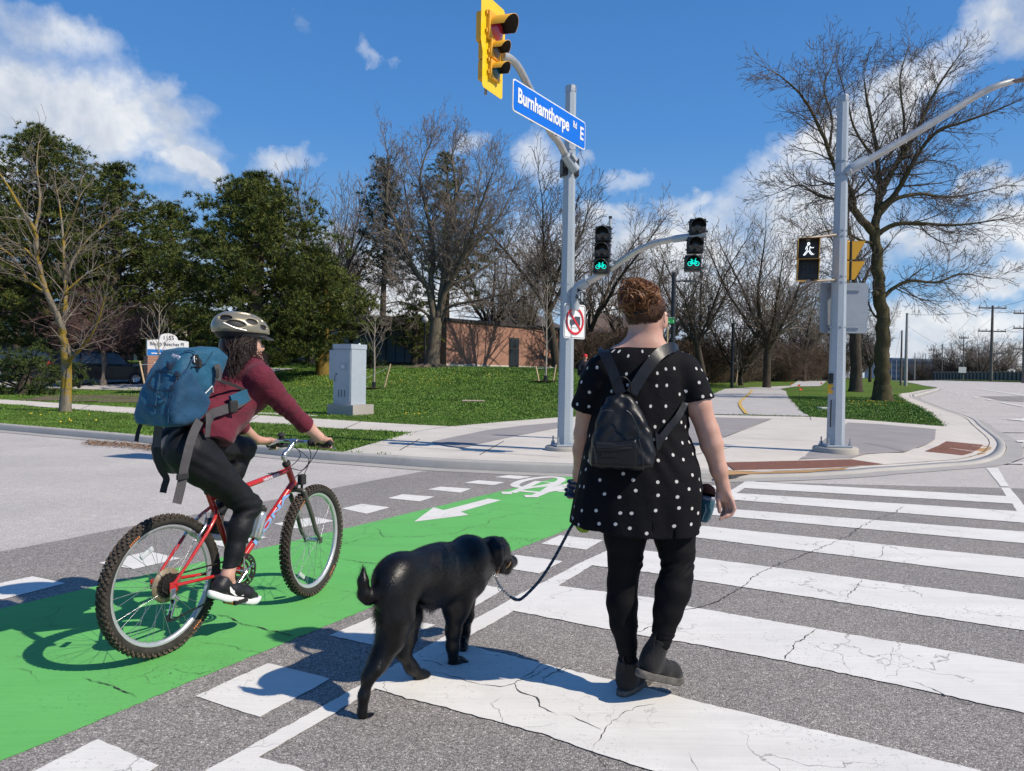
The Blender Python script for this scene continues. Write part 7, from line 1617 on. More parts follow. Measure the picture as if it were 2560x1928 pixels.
for k in range(800):       # curls of the bun
 a = rs.uniform(0,6.28); e_ = rs.uniform(-1.1,1.4); c_ = bunc + Vector((math.cos(a) * math.cos(e_) * .068,math.sin(a) * math.cos(e_) * .060,math.sin(e_) * .060 + (.0)))
 nrm = (c_ - bunc).normalized(); t1 = nrm.orthogonal().normalized(); t1 = Matrix.Rotation(rs.uniform(0,6.28),3,nrm) @ t1; t2 = nrm.cross(t1); R_ = rs.uniform(.018,.045); sp_ = rs.uniform(1.2,3.4); lift = rs.uniform(.001,.008); pts = []
 for i in range(7):
  q = i / 6; an = sp_ * q; pts.append(c_ + t1 * (R_ * (math.cos(an) - 1)) + t2 * R_ * math.sin(an) + nrm * (lift * math.sin(q * 3.1) + .0) - Vector((0,0,1)) * (.006 * q))
 pts = [bunc + (p - bunc) * min(1.0,.084 / max((p - bunc).length,1e-6)) for p in pts]; strand(tr,pts,rs.uniform(.0009,.0019))
for k in range(70):        # wisps falling at the left and right of the bun
 s_ = -1 if rs.random() < .5 else 1; c_ = bunc + Vector((s_ * rs.uniform(.03,.06),rs.uniform(-.05,.01),rs.uniform(-.01,.03))); pts = [c_]
 for i in range(4): pts.append(pts[-1] + Vector((s_ * rs.uniform(-.006,.016),rs.uniform(-.012,.004),-rs.uniform(.004,.02))))
 strand(tr,pts,rs.uniform(.001,.002))
body_part('bun_curls',tr.crown_mesh('bun_curls',M_HAIRB),wl,sub_of=hb)
tr = Tree(4)
for k in range(110):       # broad copper locks looping over the bun
 a = rs.uniform(3.5,5.9) if k % 3 else rs.uniform(0,6.28); e_ = rs.uniform(-.8,1.3); nrm = Vector((math.cos(a) * math.cos(e_),math.sin(a) * math.cos(e_),math.sin(e_))); c_ = bunc + Vector((nrm.x * .071,nrm.y * .063,nrm.z * .062)); t1 = Matrix.Rotation(rs.uniform(0,6.28),3,nrm) @ nrm.orthogonal().normalized(); t2 = nrm.cross(t1); R_ = rs.uniform(.022,.04); sp_ = rs.uniform(2,4)
 for j in range(7):
  o2 = t1 * rs.gauss(0,.0022) + nrm * rs.uniform(0,.004); strand(tr,[c_ + o2 + t1 * (R_ * (math.cos(sp_ * q / 6) - 1)) + t2 * R_ * math.sin(sp_ * q / 6) - nrm * (.5 * (q / 6 - .5) ** 2 * R_) for q in range(7)],.0016)
body_part('copper_locks',tr.crown_mesh('copper_locks',hair_mat('hair_copper',(.12,.045,.018),(.28,.12,.045),(.50,.27,.12))),wl,sub_of=hb)
tr = Tree(2)
for k in range(900):       # nape hair swept up
 a = rs.uniform(-2.2,2.2); u0 = rs.uniform(-.088,.02); rr_ = .0
 def onhead(a,u,lift=.0035):
  cz = max(.0,1 - (u / .112) ** 2) ** .5; return hc_ + Vector((0,0,.008 + u)) + (-fx * math.cos(a) * .103 + sxv * math.sin(a) * .084) * cz * (1 + lift * 10)
 aa = a * .95; pts = [onhead(a,u0 - .004,.001)]
 for i in range(1,5): q = i / 4; pts.append(onhead(a * (1 - .62 * q) + rs.gauss(0,.02),u0 + (.085 - u0) * q,.0035 + rs.uniform(0,.0015)))
 if abs(a) > 1.1 and u0 < -.02 - .06 * (1.6 - abs(a)): continue
 strand(tr,pts,rs.uniform(.0008,.0016))
body_part('nape_strands',tr.crown_mesh('nape_strands',hair_mat('hair_swept',(.04,.018,.010),(.10,.048,.025),(.20,.10,.05))),wl,sub_of=hb)
mb = MB(); q = hc_ - fx * .108 + Vector((0,0,-.012)); mb.tube([q + sxv * -.028,q + sxv * -.01 + Vector((0,0,.003)),q + sxv * .014 + Vector((0,0,.002))],.0035,6); part('hair_clip',mb,M_BLK,wl,sub_of=hb)
mb = MB(); e = hc_ + sxv * .088 - fx * .0 + Vector((0,0,-.03)); mb.tube([e + Vector((-.012,-.03,.025)),e + Vector((-.014,-.032,.0)),e + Vector((-.010,-.03,-.018))],.0016,5); mb.tube([e + fx * .02 + sxv * .006 + Vector((0,0,.032)),e + fx * .07 + sxv * .004 + Vector((0,0,.03))],.002,5); mb.tube([e + fx * .02 + sxv * .006 + Vector((0,0,.032)),e + sxv * .004 + Vector((0,-.01,.015))],.002,5); part('glasses_arm',mb,M_BLK,wl)
# ---- black leather backpack
def poly_sdf(P):
 P = np.array(P); n = len(P)
 def f(u,w):
  sh = np.broadcast(u,w).shape; u = np.broadcast_to(u,sh); w = np.broadcast_to(w,sh); d = np.full(sh,1e9); s_ = np.ones(sh)
  j = n - 1
  for i in range(n):
   ex,ez = P[j] - P[i]; wx,wz = u - P[i][0],w - P[i][1]; t = np.clip((wx * ex + wz * ez) / (ex * ex + ez * ez),0,1)
   d = np.minimum(d,(wx - ex * t) ** 2 + (wz - ez * t) ** 2)
   c1 = w >= P[i][1]; c2 = w < P[j][1]; c3 = ex * wz > ez * wx; al = (c1 & c2 & c3) | (~c1 & ~c2 & ~c3); s_ = np.where(al,-s_,s_); j = i
  return s_ * np.sqrt(d)
 return f
M_LEATH = mat_fabric('leather_black',(.0055,.006,.0075),.40,wr=.07,sheen=0,wscale=11,spec=.35)
bp = thing('backpack','small black leather backpack worn by the woman in the polka-dot tunic','backpack',W(1560,1175,2.95))
yb = 2.90; Q = lambda x,y,Y=yb: D(x,y,Y)
outl = [(1555,981),(1523,990),(1505,1020),(1494,1055),(1484,1095),(1477,1135),(1476,1168),(1500,1173),(1560,1176),(1612,1180),(1636,1170),(1644,1130),(1634,1078),(1614,1033),(1592,999),(1574,982)]
pf = poly_sdf([(Q(x,y).x,Q(x,y).z) for x,y in outl]); zc_ = [Q(0,y).z for y in (981,1100,1178)]
def pack(x,y,z):
 d2 = pf(x,z); dep = np.interp(z,[zc_[2],zc_[2] + .07,zc_[1],zc_[0]],[.070,.078,.062,.028]); yc = 2.955
 q1 = np.maximum(d2 + .038,0); q2 = np.maximum(np.abs(y - yc) - (dep - .034),0); return np.sqrt(q1 ** 2 + q2 ** 2) - .036 + np.minimum(np.maximum(d2 + .038,np.abs(y - yc) - (dep - .034)),0)
S = SDF((.26,2.80,.95),(.64,3.08,1.36),.0045); S.func(pack,(.27,2.82,.96),(.63,3.07,1.35),.0)
xs = Q(1556,1050).x
S.disp(lambda x,y,z: .007 * np.exp(-((x - (xs + (z - 1.2) * .18)) / .018) ** 2) * np.clip((z - 1.09) / .1,0,1) + .002 * np.sin(x * 75 + 4 * np.sin(z * 30)) * np.clip((z - 1.06) / .08,0,1) + .0015 * np.sin(z * 90 + 5 * np.sin(x * 24)))
body_part('body',S.mesh('body',M_LEATH,1),bp)
S = SDF((.26,2.78,.95),(.64,3.0,1.16),.0045); pf2 = poly_sdf([(Q(x,y,2.85).x,Q(x,y,2.85).z) for x,y in [(1484,1103),(1480,1140),(1478,1164),(1500,1170),(1560,1173),(1596,1176),(1600,1120),(1594,1098),(1540,1106)]])
S.func(lambda x,y,z: np.sqrt(np.maximum(pf2(x,z) + .016,0) ** 2 + np.maximum(np.abs(y - 2.895) - .016,0) ** 2) - .015,(.27,2.8,.96),(.63,2.99,1.15),.0)
pk = body_part('front_pocket',S.mesh('front_pocket',M_LEATH,1),bp)
mb = MB()
for (x0,y0),(x1,y1) in (((1490,1116),(1580,1112)),((1490,1124),(1580,1120))): mb.tube(bez([D(x0,y0,2.862),D((x0 + x1) / 2,(y0 + y1) / 2 + 1,2.856),D(x1,y1,2.862)],5),.0022,5)
mb.box(D(1535,1118,2.862),(.135,.004,.007)); mb.tube([D(1484,1115,2.86),D(1487,1130,2.855),D(1490,1158,2.852)],.003,5); part('zipper',mb,mat('zip_black',(.03,.03,.032),.3,metal=.4),bp,sub_of=pk)
mb = MB(); mb.box(D(1521,1138,2.862),(.06,.003,.016),bev=.001); part('name_patch',mb,M_LEATH,bp,sub_of=pk)
mb = MB(); mb.tube(bez([D(1500,1033,2.885),D(1514,1026,2.88),D(1535,1029,2.883)],5),.003,5); mb.tube(bez([D(1566,1026,2.888),D(1580,1040,2.885),D(1596,1075,2.88),D(1600,1096,2.876)],5),.0028,5); mb.tube(bez([D(1597,1098,2.872),D(1606,1140,2.868),D(1608,1176,2.87)],5),.0026,5); part('seams',mb,mat('zip_black2',(.02,.02,.022),.3),bp)
mb = MB(); mb.tube(bez([D(1532,984,2.96),D(1536,957,2.95),D(1556,942,2.945),D(1574,956,2.95),D(1577,982,2.96)],6),.0055,8,flat=.6); part('handle',mb,M_LEATH,bp)
def webbing(mb,pts,wd,nrm,th=.004,n=5): P = bez([D(*p) for p in pts],n * 2); mb.strip(P,wd,nrm,th)
mb = MB(); webbing(mb,[(1552,984,2.975),(1543,960,2.985),(1530,925,3.0),(1516,893,3.03),(1509,880,3.06),(1508,876,3.10),(1512,880,3.16)],.043,(-.1,-1,.25),.006); part('shoulder_strap',mb,M_LEATH,bp)
mb = MB(); webbing(mb,[(1579,984,2.975),(1592,960,2.985),(1615,925,3.0),(1640,893,3.02),(1660,877,3.05),(1682,869,3.10),(1696,876,3.17)],.046,(.1,-1,.25),.006); part('shoulder_strap',mb,M_LEATH,bp)
mb = MB(); webbing(mb,[(1640,1115,2.97),(1652,1098,2.975),(1672,1070,2.995),(1695,1042,3.02),(1712,1010,3.07)],.03,(.25,-1,0),.004); part('side_strap',mb,M_LEATH,bp)
mb = MB(); mb.prism([D(1638,1078,2.955),D(1659,1098,2.965),D(1652,1122,2.965),D(1642,1128,2.95)],(0,.02,0)); part('side_tab',mb,M_LEATH,bp)
# ---- treat pouch, poop-bag/ball, leash
tp_ = thing('treat_pouch','teal drawstring treat pouch at the right hip of the woman','pouch',D(1764,1308,3.2))
tb = D(1757,1306,3.2); tt = D(1768,1242,3.2); axp = (tt - tb).normalized(); L_ = (tt - tb).length
mb = MB(); mb.lathe([(0,0),(.018,.003),(.030,.022),(.036,.06),(.037,L_ * .8),(.034,L_),(.031,L_),(.034,L_ * .8),(.03,.03)],tb,axp,22); part('bag',mb,mat_fabric('pouch_teal',(.02,.10,.14),.6,wr=.4,wscale=28),tp_)
mb = MB(); mb.lathe([(.0335,-.014),(.037,-.006),(.0365,.006),(.031,.0)],tt,axp,22); part('rim',mb,mat('pouch_rim',(.22,.25,.32),.6),tp_)
axo = (axp + Vector((-.1,.9,.25))).normalized(); mb = MB(); mb.lathe([(.036,-.004),(.040,.012),(.036,.034),(.022,.048),(0,.052)],tt + Vector((.0,.012,.002)),(axp * .6 + Vector((0,.55,.3))).normalized(),22); part('lining',mb,mat('pouch_lining',(.010,.004,.006),.95,spec=.1),tp_)
mb = MB(); mb.tube(bez([D(1763,1262,3.16),D(1765,1275,3.158),D(1759,1290,3.16),D(1756,1300,3.165)],5),.002,5); part('drawstring',mb,mat('string_pale',(.3,.42,.48),.6),tp_)
bl_ = D(1459,1322,3.3); mb = MB(); mb.lathe([(.0,-.038),(.02,-.034),(.034,-.018),(.038,0),(.034,.018),(.02,.034),(0,.038)],bl_ + Vector((0,0,.02)),n=18); tag(mb.build('ball',mat('ball_green',(.22,.36,.02),.7,var=.15,vscale=60,bump=.5)),'lime green ball peeking out below the left hem of the polka-dot tunic','ball')
def rope(mb,P,r_,m0=0,m1=1):
 """two colour twisted strands"""
 n = len(P); L = 0
 for s_ in range(3):
  Q = []; ph = s_ * 2.094; acc = 0
  for i,p in enumerate(P):
   t = (P[min(i + 1,n - 1)] - P[max(i - 1,0)]).normalized(); a = t.orthogonal().normalized(); b_ = t.cross(a); acc += (P[i] - P[i - 1]).length if i else 0
   an = ph + acc * 230; Q.append(p + (a * math.cos(an) + b_ * math.sin(an)) * r_ * .5)
  mb.tube(Q,r_ * .62,6,mi=m1 if s_ == 0 else m0)
M_ROPE = mat('rope_navy',(.010,.022,.055),.7,var=.3,vscale=60); M_ROPE2 = mat('rope_blue',(.02,.07,.13),.7)
ls = thing('leash','dark blue braided rope leash running from the woman to the dog','leash',D(1300,1495,3.45))
hk = D(1289,1499,3.42)
P = bez([hk,D(1302,1498,3.42),D(1325,1478,3.42),(D(1350,1450,3.42)),D(1380,1405,3.42),D(1405,1360,3.42),D(1425,1322,3.42),D(1444,1290,3.42),D(1450,1262,3.42),hcl + Vector((.0,0,-.03))],26)
mb = MB(); rope(mb,P,.0068); part('rope',mb,[M_ROPE,M_ROPE2],ls)
P = []
for k in range(170): a = k * .19; P.append(hcl + Vector((-.004 + .034 * math.cos(a),.0 + .042 * math.sin(a),.045 - .0006 * k * (1 if k > 0 else 0) + .006 * math.sin(k * .05)) ) if k < 95 else hcl + Vector((-.01 + .040 * math.cos(a),.046 * math.sin(a),-.010 + .012 * math.sin(k * .07))))
mb = MB(); rope(mb,P,.0066); part('wrapped_coils',mb,[M_ROPE,M_ROPE2],ls)
# DOG
def mat_fur():
 m = bpy.data.materials.new('dog_fur_black'); m.use_nodes = True; T = NT(m.node_tree); b = m.node_tree.nodes['Principled BSDF']; oc = T.new('ShaderNodeTexCoord').outputs['Object']
 T.l.new(T.ramp(T.noise(oc,30,4,.7),[(.3,(.003,.003,.0035)),(.75,(.008,.0075,.0075))]),b.inputs['Base Color']); b.inputs['Roughness'].default_value = .36; b.inputs['Specular IOR Level'].default_value = .35; b.inputs['Sheen Weight'].default_value = .0; b.inputs['Sheen Roughness'].default_value = .4
 mp = T.new('ShaderNodeMapping',ins={'Vector': oc,'Rotation': (0,R(20),R(-58)),'Scale': (.25,1,1)})
 bn = T.new('ShaderNodeBump',ins={'Strength': .22,'Distance': .005,'Height': T.noise(mp.outputs[0],170,3,.7)}); T.l.new(bn.outputs[0],b.inputs['Normal']); return m
M_FUR = mat_fur()
dp = lambda x,y,Y: D(x / 2.872 + 850,y / 2.872 + 1280,Y)       # dog close-up coordinates
dg = thing('dog','black dog with a short curled-up tail walking on a leash beside the woman','dog',G(1030,1720))
S = SDF((-.72,2.72,-.01),(.08,3.92,.72),.005)
S.ell(dp(405,478,3.03),(.088,.12,.103),.06,Matrix.Rotation(R(-28),3,'Z')); S.ell(dp(560,440,3.16),(.084,.16,.098),.07,Matrix.Rotation(R(-28),3,'Z'))
S.ell(dp(700,455,3.30),(.100,.17,.145),.07,Matrix.Rotation(R(-28),3,'Z')); S.ell(dp(860,440,3.44),(.096,.13,.155),.06,Matrix.Rotation(R(-28),3,'Z')); S.ell(dp(830,640,3.42),(.07,.09,.08),.05)
S.ell(dp(930,330,3.50),(.085,.10,.095),.06)
S.cap(dp(930,330,3.50),dp(1050,310,3.60),.092,.072,.05); S.cap(dp(940,480,3.52),dp(1040,350,3.6),.080,.060,.05)
hd_ = dp(1105,275,3.64); S.ell(hd_,(.070,.080,.068),.04,Matrix.Rotation(R(-40),3,'Z'))
mz = dp(1195,370,3.70); S.cap(hd_ + Vector((.03,.03,-.02)),mz,.048,.035,.03); S.cap(mz,dp(1234,356,3.745),.035,.029,.015); S.cap(dp(1150,400,3.66),dp(1200,425,3.70),.030,.018,.02)
S.chain([dp(1100,215,3.57),dp(1125,270,3.555),dp(1128,350,3.56),dp(1122,405,3.57)],[.024,.031,.031,.015],.006)
S.chain([dp(1160,205,3.70),dp(1185,250,3.72)],[.018,.020],.012)
S.ell(dp(400,690,2.99),(.068,.10,.13),.06,Matrix.Rotation(R(-20),3,'Z'))
S.chain([dp(400,760,2.98),dp(370,900,2.97),dp(300,1040,2.94),dp(205,1185,2.895),dp(172,1310,2.885),dp(160,1440,2.88)],[.074,.056,.038,.0235,.018,.0195],.03)
S.ell(dp(265,1110,2.92),(.030,.04,.03),.03)
pw = dp(208,1502,2.905); S.ell(pw,(.035,.054,.028),.02,Matrix.Rotation(R(-30),3,'Z'))
for k in range(4): q = pw + Vector((-.022 + .019 * k,.040 + .008 * (1.5 - abs(k - 1.5)) - .012 * k * 0,-.004)); S.ell(q + Vector((.016,0,0)),(.0125,.022,.0145),.004,Matrix.Rotation(R(-30),3,'Z'))
S.chain([dp(470,760,3.18),dp(470,900,3.22),dp(455,1010,3.20),dp(510,1110,3.22),dp(570,1165,3.25)],[.075,.048,.030,.024,.024],.03)
pw = dp(592,1178,3.27); S.ell(pw,(.028,.042,.026),.015,Matrix.Rotation(R(-50),3,'Z'))
for k in range(4): S.ell(dp(600 + 6 * k,1140 + 14 * k,3.30 - .012 * k),(.011,.016,.011),.004)
S.chain([dp(850,560,3.42),dp(835,700,3.40),dp(815,850,3.40),dp(808,960,3.41),dp(812,1040,3.42)],[.062,.050,.033,.0265,.0245],.03)
pw = dp(840,1080,3.45); S.ell(pw,(.036,.05,.026),.02,Matrix.Rotation(R(-45),3,'Z'))
for k in range(4): S.ell(pw + Vector((.016 + .013 * k - .012,.045 - .016 * k,-.003)),(.013,.019,.014),.004,Matrix.Rotation(R(-40),3,'Z'))
S.chain([dp(900,600,3.56),dp(905,740,3.60),dp(893,860,3.66),dp(885,910,3.66)],[.055,.036,.026,.024],.025)
S.chain([dp(885,910,3.66),dp(880,960,3.61),dp(885,985,3.585)],[.024,.025,.018],.015)
for k in range(3): S.ell(dp(872 + 12 * k,985,3.60),(.010,.011,.014),.004)
S.chain([dp(330,510,2.97),dp(270,580,2.94),dp(205,620,2.92),dp(172,590,2.91),dp(165,500,2.91),dp(170,410,2.92)],[.028,.025,.023,.023,.020,.008],.02)
S.disp(lambda x,y,z: -.0015 * np.sin(x * 28 + y * 17) * np.sin(z * 31 + y * 9))
me = S.mesh('body',M_FUR,1); db = body_part('body',me,dg)
n = len(me.vertices); co = np.empty(n * 3,np.float32); me.vertices.foreach_get('co',co); co = co.reshape(-1,3).astype(float); no = np.empty(n * 3,np.float32); me.vertices.foreach_get('normal',no); no = no.reshape(-1,3).astype(float)
rs = np.random.RandomState(2); pick = rs.choice(n,min(n,60000),False); P0 = co[pick] + rs.normal(0,.002,(len(pick),3)); N0 = no[pick]
flow = np.stack([np.full(len(pick),-.47),np.full(len(pick),-.85),np.full(len(pick),-.30)],1); flow[P0[:,2] < .35] = (-.1,-.2,-1.0)
tl = np.array(dp(170,560,2.91)); dtl = np.linalg.norm(P0 - tl,axis=1); flow[dtl < .10] = (-.1,0,.6)
flow -= N0 * (flow * N0).sum(1)[:,None]; flow += rs.normal(0,.10,flow.shape); flow /= np.linalg.norm(flow,axis=1)[:,None]
L = rs.uniform(.010,.018,len(pick)); br = np.array(dp(280,850,2.96)); L = np.where(np.linalg.norm((P0 - br) * [1,1,.6],axis=1) < .075,L * 2.2,L); bell = np.array(dp(590,735,3.2)); L = np.where(np.linalg.norm(P0 - bell,axis=1) < .07,L * 2.2,L); L = np.where(dtl < .09,L * 1.25,L)
lift = np.where(L > .0185,.50,.10)[:,None]; Dn = flow + N0 * lift; sd = np.cross(flow,N0); wd = .00055
V = np.stack([P0 - sd * wd,P0 + sd * wd,P0 + Dn * L[:,None] + N0 * .0006],1).reshape(-1,3)
body_part('coat',fast_mesh('coat',V,np.arange(len(V)).reshape(-1,3),mat('fur_hair',(.009,.0088,.009),.36,var=.35,vscale=40,spec=.35)),dg,sub_of=None)
mb = MB(); mb.lathe([(0,.012),(.010,.009),(.013,0),(.010,-.006),(0,-.008)],dp(1238,330,3.745),(.5,.7,.2),12); part('nose',mb,mat('dog_nose',(.02,.018,.018),.3),dg)
mb = MB(); mb.tube(bez([dp(1190,418,3.70),dp(1203,432,3.705),dp(1204,446,3.705)],4),[.009,.010,.010,.010,.010,.009,.008,.006,.003],8,flat=.4); part('tongue',mb,mat('tongue_pink',(.62,.13,.11),.35),dg)
mb = MB()
for s_,q in ((0,(1178,262,3.66)),(1,(1190,255,3.72))): mb.lathe([(0,.008),(.006,.005),(.008,0)],dp(*q),(.5,-.2 if s_ == 0 else .8,.2),10)
part('eyes',mb,mat('dog_eye',(.03,.015,.008),.1),dg)
hs_ = thing('dog_headcollar','tan strap head collar with a metal chain on the black dog','collar',dp(1115,450,3.62))
mb = MB(); c = dp(1185,375,3.69); ax = (mz - hd_).normalized(); a1 = ax.orthogonal().normalized(); b1 = ax.cross(a1)
P = [c - ax * .008 + a1 * .0385 * math.cos(k * .449) + b1 * .0385 * math.sin(k * .449) for k in range(15)]; mb.tube(P[:-1],.0032,6,closed=True)
M_TAN = mat('strap_tan',(.22,.13,.07),.6); mb.tube(bez([dp(1165,235,3.60),dp(1160,300,3.595),dp(1150,390,3.6),dp(1118,450,3.61)],5),.003,6); mb.tube(bez([dp(1195,340,3.66),dp(1178,380,3.645),dp(1160,400,3.64),dp(1130,440,3.63)],5),.003,6); part('strap',mb,M_TAN,hs_)
M_CHR = mat('chrome_link',(.55,.55,.53),.25,metal=.9)
mb = MB(); ch = bez([dp(1100,435,3.60),dp(1118,470,3.595),dp(1135,510,3.57),dp(1155,548,3.53),dp(1190,580,3.48),dp(1225,612,3.44)],5)
for k in range(len(ch) - 1):
 a,b_ = ch[k],ch[k + 1]; t = (b_ - a); m_ = (a + b_) / 2; u_ = t.normalized(); v_ = u_.orthogonal().normalized(); v_ = Matrix.Rotation(k * 1.57,3,u_) @ v_; L_ = t.length * .62
 mb.tube([m_ + u_ * L_ * math.cos(q * .785) + v_ * .006 * math.sin(q * .785) for q in range(8)],.0017,5,closed=True)
mb.tube([dp(1152,552,3.53) + Vector((.012 * math.cos(q * .785),0,.012 * math.sin(q * .785))) for q in range(8)],.002,5,closed=True); part('chain',mb,M_CHR,hs_)
mb = MB(); mb.tube([dp(1222,608,3.44),dp(1242,620,3.43),hk],[.005,.008,.009],8); part('snap_hook',mb,M_CHR,ls)
# PASSER-BY IN A RED CAP
pz0 = at(1462,28.0); ps = thing('person','passer-by in a red cap and dark jacket, mostly hidden behind the polka-dot tunic','person',pz0)
S = SDF(tuple(pz0 + Vector((-.45,-.35,-.02))),tuple(pz0 + Vector((.45,.45,1.8))),.014); o_ = lambda x,y,z: pz0 + Vector((x,y,z))
S.ell(o_(0,.02,1.53),(.075,.095,.11),.02); S.cap(o_(0,-.07,1.52),o_(0,-.11,1.50),.012,.014,.015); S.cap(o_(0,.02,1.45),o_(0,.03,1.36),.05,.06,.03)
for s_ in (-1,1): S.ell(o_(s_ * .078,.02,1.52),(.01,.02,.03),.005)
S.ell(o_(0,.03,1.20),(.17,.10,.2),.05); S.ell(o_(0,.03,.98),(.16,.10,.12),.05)
for s_,st_ in ((-1,-.16),(1,.16)):
 S.chain([o_(s_ * .16,.03,1.34),o_(s_ * .22,.05 + st_ * .3,1.08),o_(s_ * .23,-.03 - st_ * .8,.86)],[.055,.045,.03],.03); S.ell(o_(s_ * .23,-.05 - st_ * .9,.80),(.02,.035,.045),.01)
 for k in range(4): S.cap(o_(s_ * .23,-.08 - st_ * .9 + k * .02,.78),o_(s_ * .225,-.08 - st_ * .9 + k * .02,.71 + .01 * abs(k - 1.5)),.010,.008,.002)
 S.chain([o_(s_ * .09,.03,.92),o_(s_ * .095,st_ * .55,.48),o_(s_ * .095,st_ * 1.4,.09)],[.09,.06,.04],.03); S.cap(o_(s_ * .095,st_ * 1.4 + .02,.05),o_(s_ * .10,st_ * 1.4 - .16,.04),.042,.035,.02)
body_part('body',S.mesh('body',M_SKIN,1),ps)
S = SDF(tuple(pz0 + Vector((-.45,-.35,.0))),tuple(pz0 + Vector((.45,.45,1.8))),.014)
S.ell(o_(0,.03,1.20),(.19,.12,.2),.05); S.ell(o_(0,.03,1.0),(.18,.12,.14),.05); S.cap(o_(-.13,.03,1.35),o_(.13,.03,1.35),.065,.065,.04)
for s_,st_ in ((-1,-.16),(1,.16)): S.chain([o_(s_ * .16,.03,1.34),o_(s_ * .22,.05 + st_ * .3,1.08),o_(s_ * .23,-.02 - st_ * .75,.88)],[.07,.06,.045],.03)
body_part('jacket',S.mesh('jacket',mat_fabric('jacket_dark',(.015,.015,.025),.8,wr=.2),1),ps)
S = SDF(tuple(pz0 + Vector((-.45,-.35,-.02))),tuple(pz0 + Vector((.45,.45,1.0))),.014)
for s_,st_ in ((-1,-.16),(1,.16)): S.chain([o_(s_ * .09,.03,.92),o_(s_ * .095,st_ * .55,.48),o_(s_ * .095,st_ * 1.4,.12)],[.10,.072,.052],.03)
body_part('trousers',S.mesh('trousers',mat_fabric('trousers_navy',(.02,.025,.05),.8,wr=.2),1),ps)
mb = MB(); mb.lathe([(.088,-.02),(.092,.0),(.088,.045),(.06,.075),(0,.085)],o_(0,.02,1.575),(0,.1,1),16); mb.prism([o_(-.07,-.055,1.575),o_(.07,-.055,1.575),o_(.055,-.15,1.56),o_(-.055,-.15,1.56)],Vector((0,0,-.012))); part('cap',mb,mat('cap_red',(.55,.02,.02),.7),ps)
# BICYCLE
R0 = D(407,1467,3.485); HD = Vector((.417,.909,0)).normalized(); LF = Vector((-HD.y,HD.x,0))       # heading,left side
def B(px,py,v=0.0):
 """point on the vertical plane v metres to the left of the bicycle's own plane"""
 d = ray(px,py); o = Vector((0,0,CAM_H)); t = ((R0 - o).dot(LF) + v) / d.dot(LF); return o + d * t
c2 = lambda x,y,v=0.0: B(x / 3.086 + 200,y / 3.086 + 1140,v)        # lower close-up
c1 = lambda x,y,v=0.0: B(x / 3.16 + 200,y / 3.16 + 740,v)           # upper close-up
RWH = Vector((R0.x,R0.y,.338)); WB = 1.075; FWH = RWH + HD * WB; FWH.z = .338
STE = R(10); FD = Matrix.Rotation(STE,3,'Z') @ HD; FL = Vector((-FD.y,FD.x,0))
M_RED = mat('frame_red',(.50,.022,.022),.28,coat=.5,var=.05)
M_FORK = mat('fork_bronze_grey',(.10,.10,.085),.35,metal=.4,var=.1); M_TYRE = mat('tyre_rubber',(.028,.024,.020),.85,var=.4,vscale=30)
M_MUD = mat('tyre_knob_muddy',(.075,.055,.040),.95,var=.5,vscale=25); M_RIM = mat('rim_alloy',(.60,.61,.62),.35,metal=.6,var=.06); M_CHROM = mat('chrome_part',(.62,.62,.62),.18,metal=.95)
M_GRIP = mat('grip_black',(.018,.018,.018),.8); M_CHAIN = mat('chain_dark',(.06,.055,.05),.45,metal=.7)
bk = thing('bicycle','red mountain bike with muddy knobbly tyres ridden along the green lane','bicycle',(RWH.x,RWH.y,0))
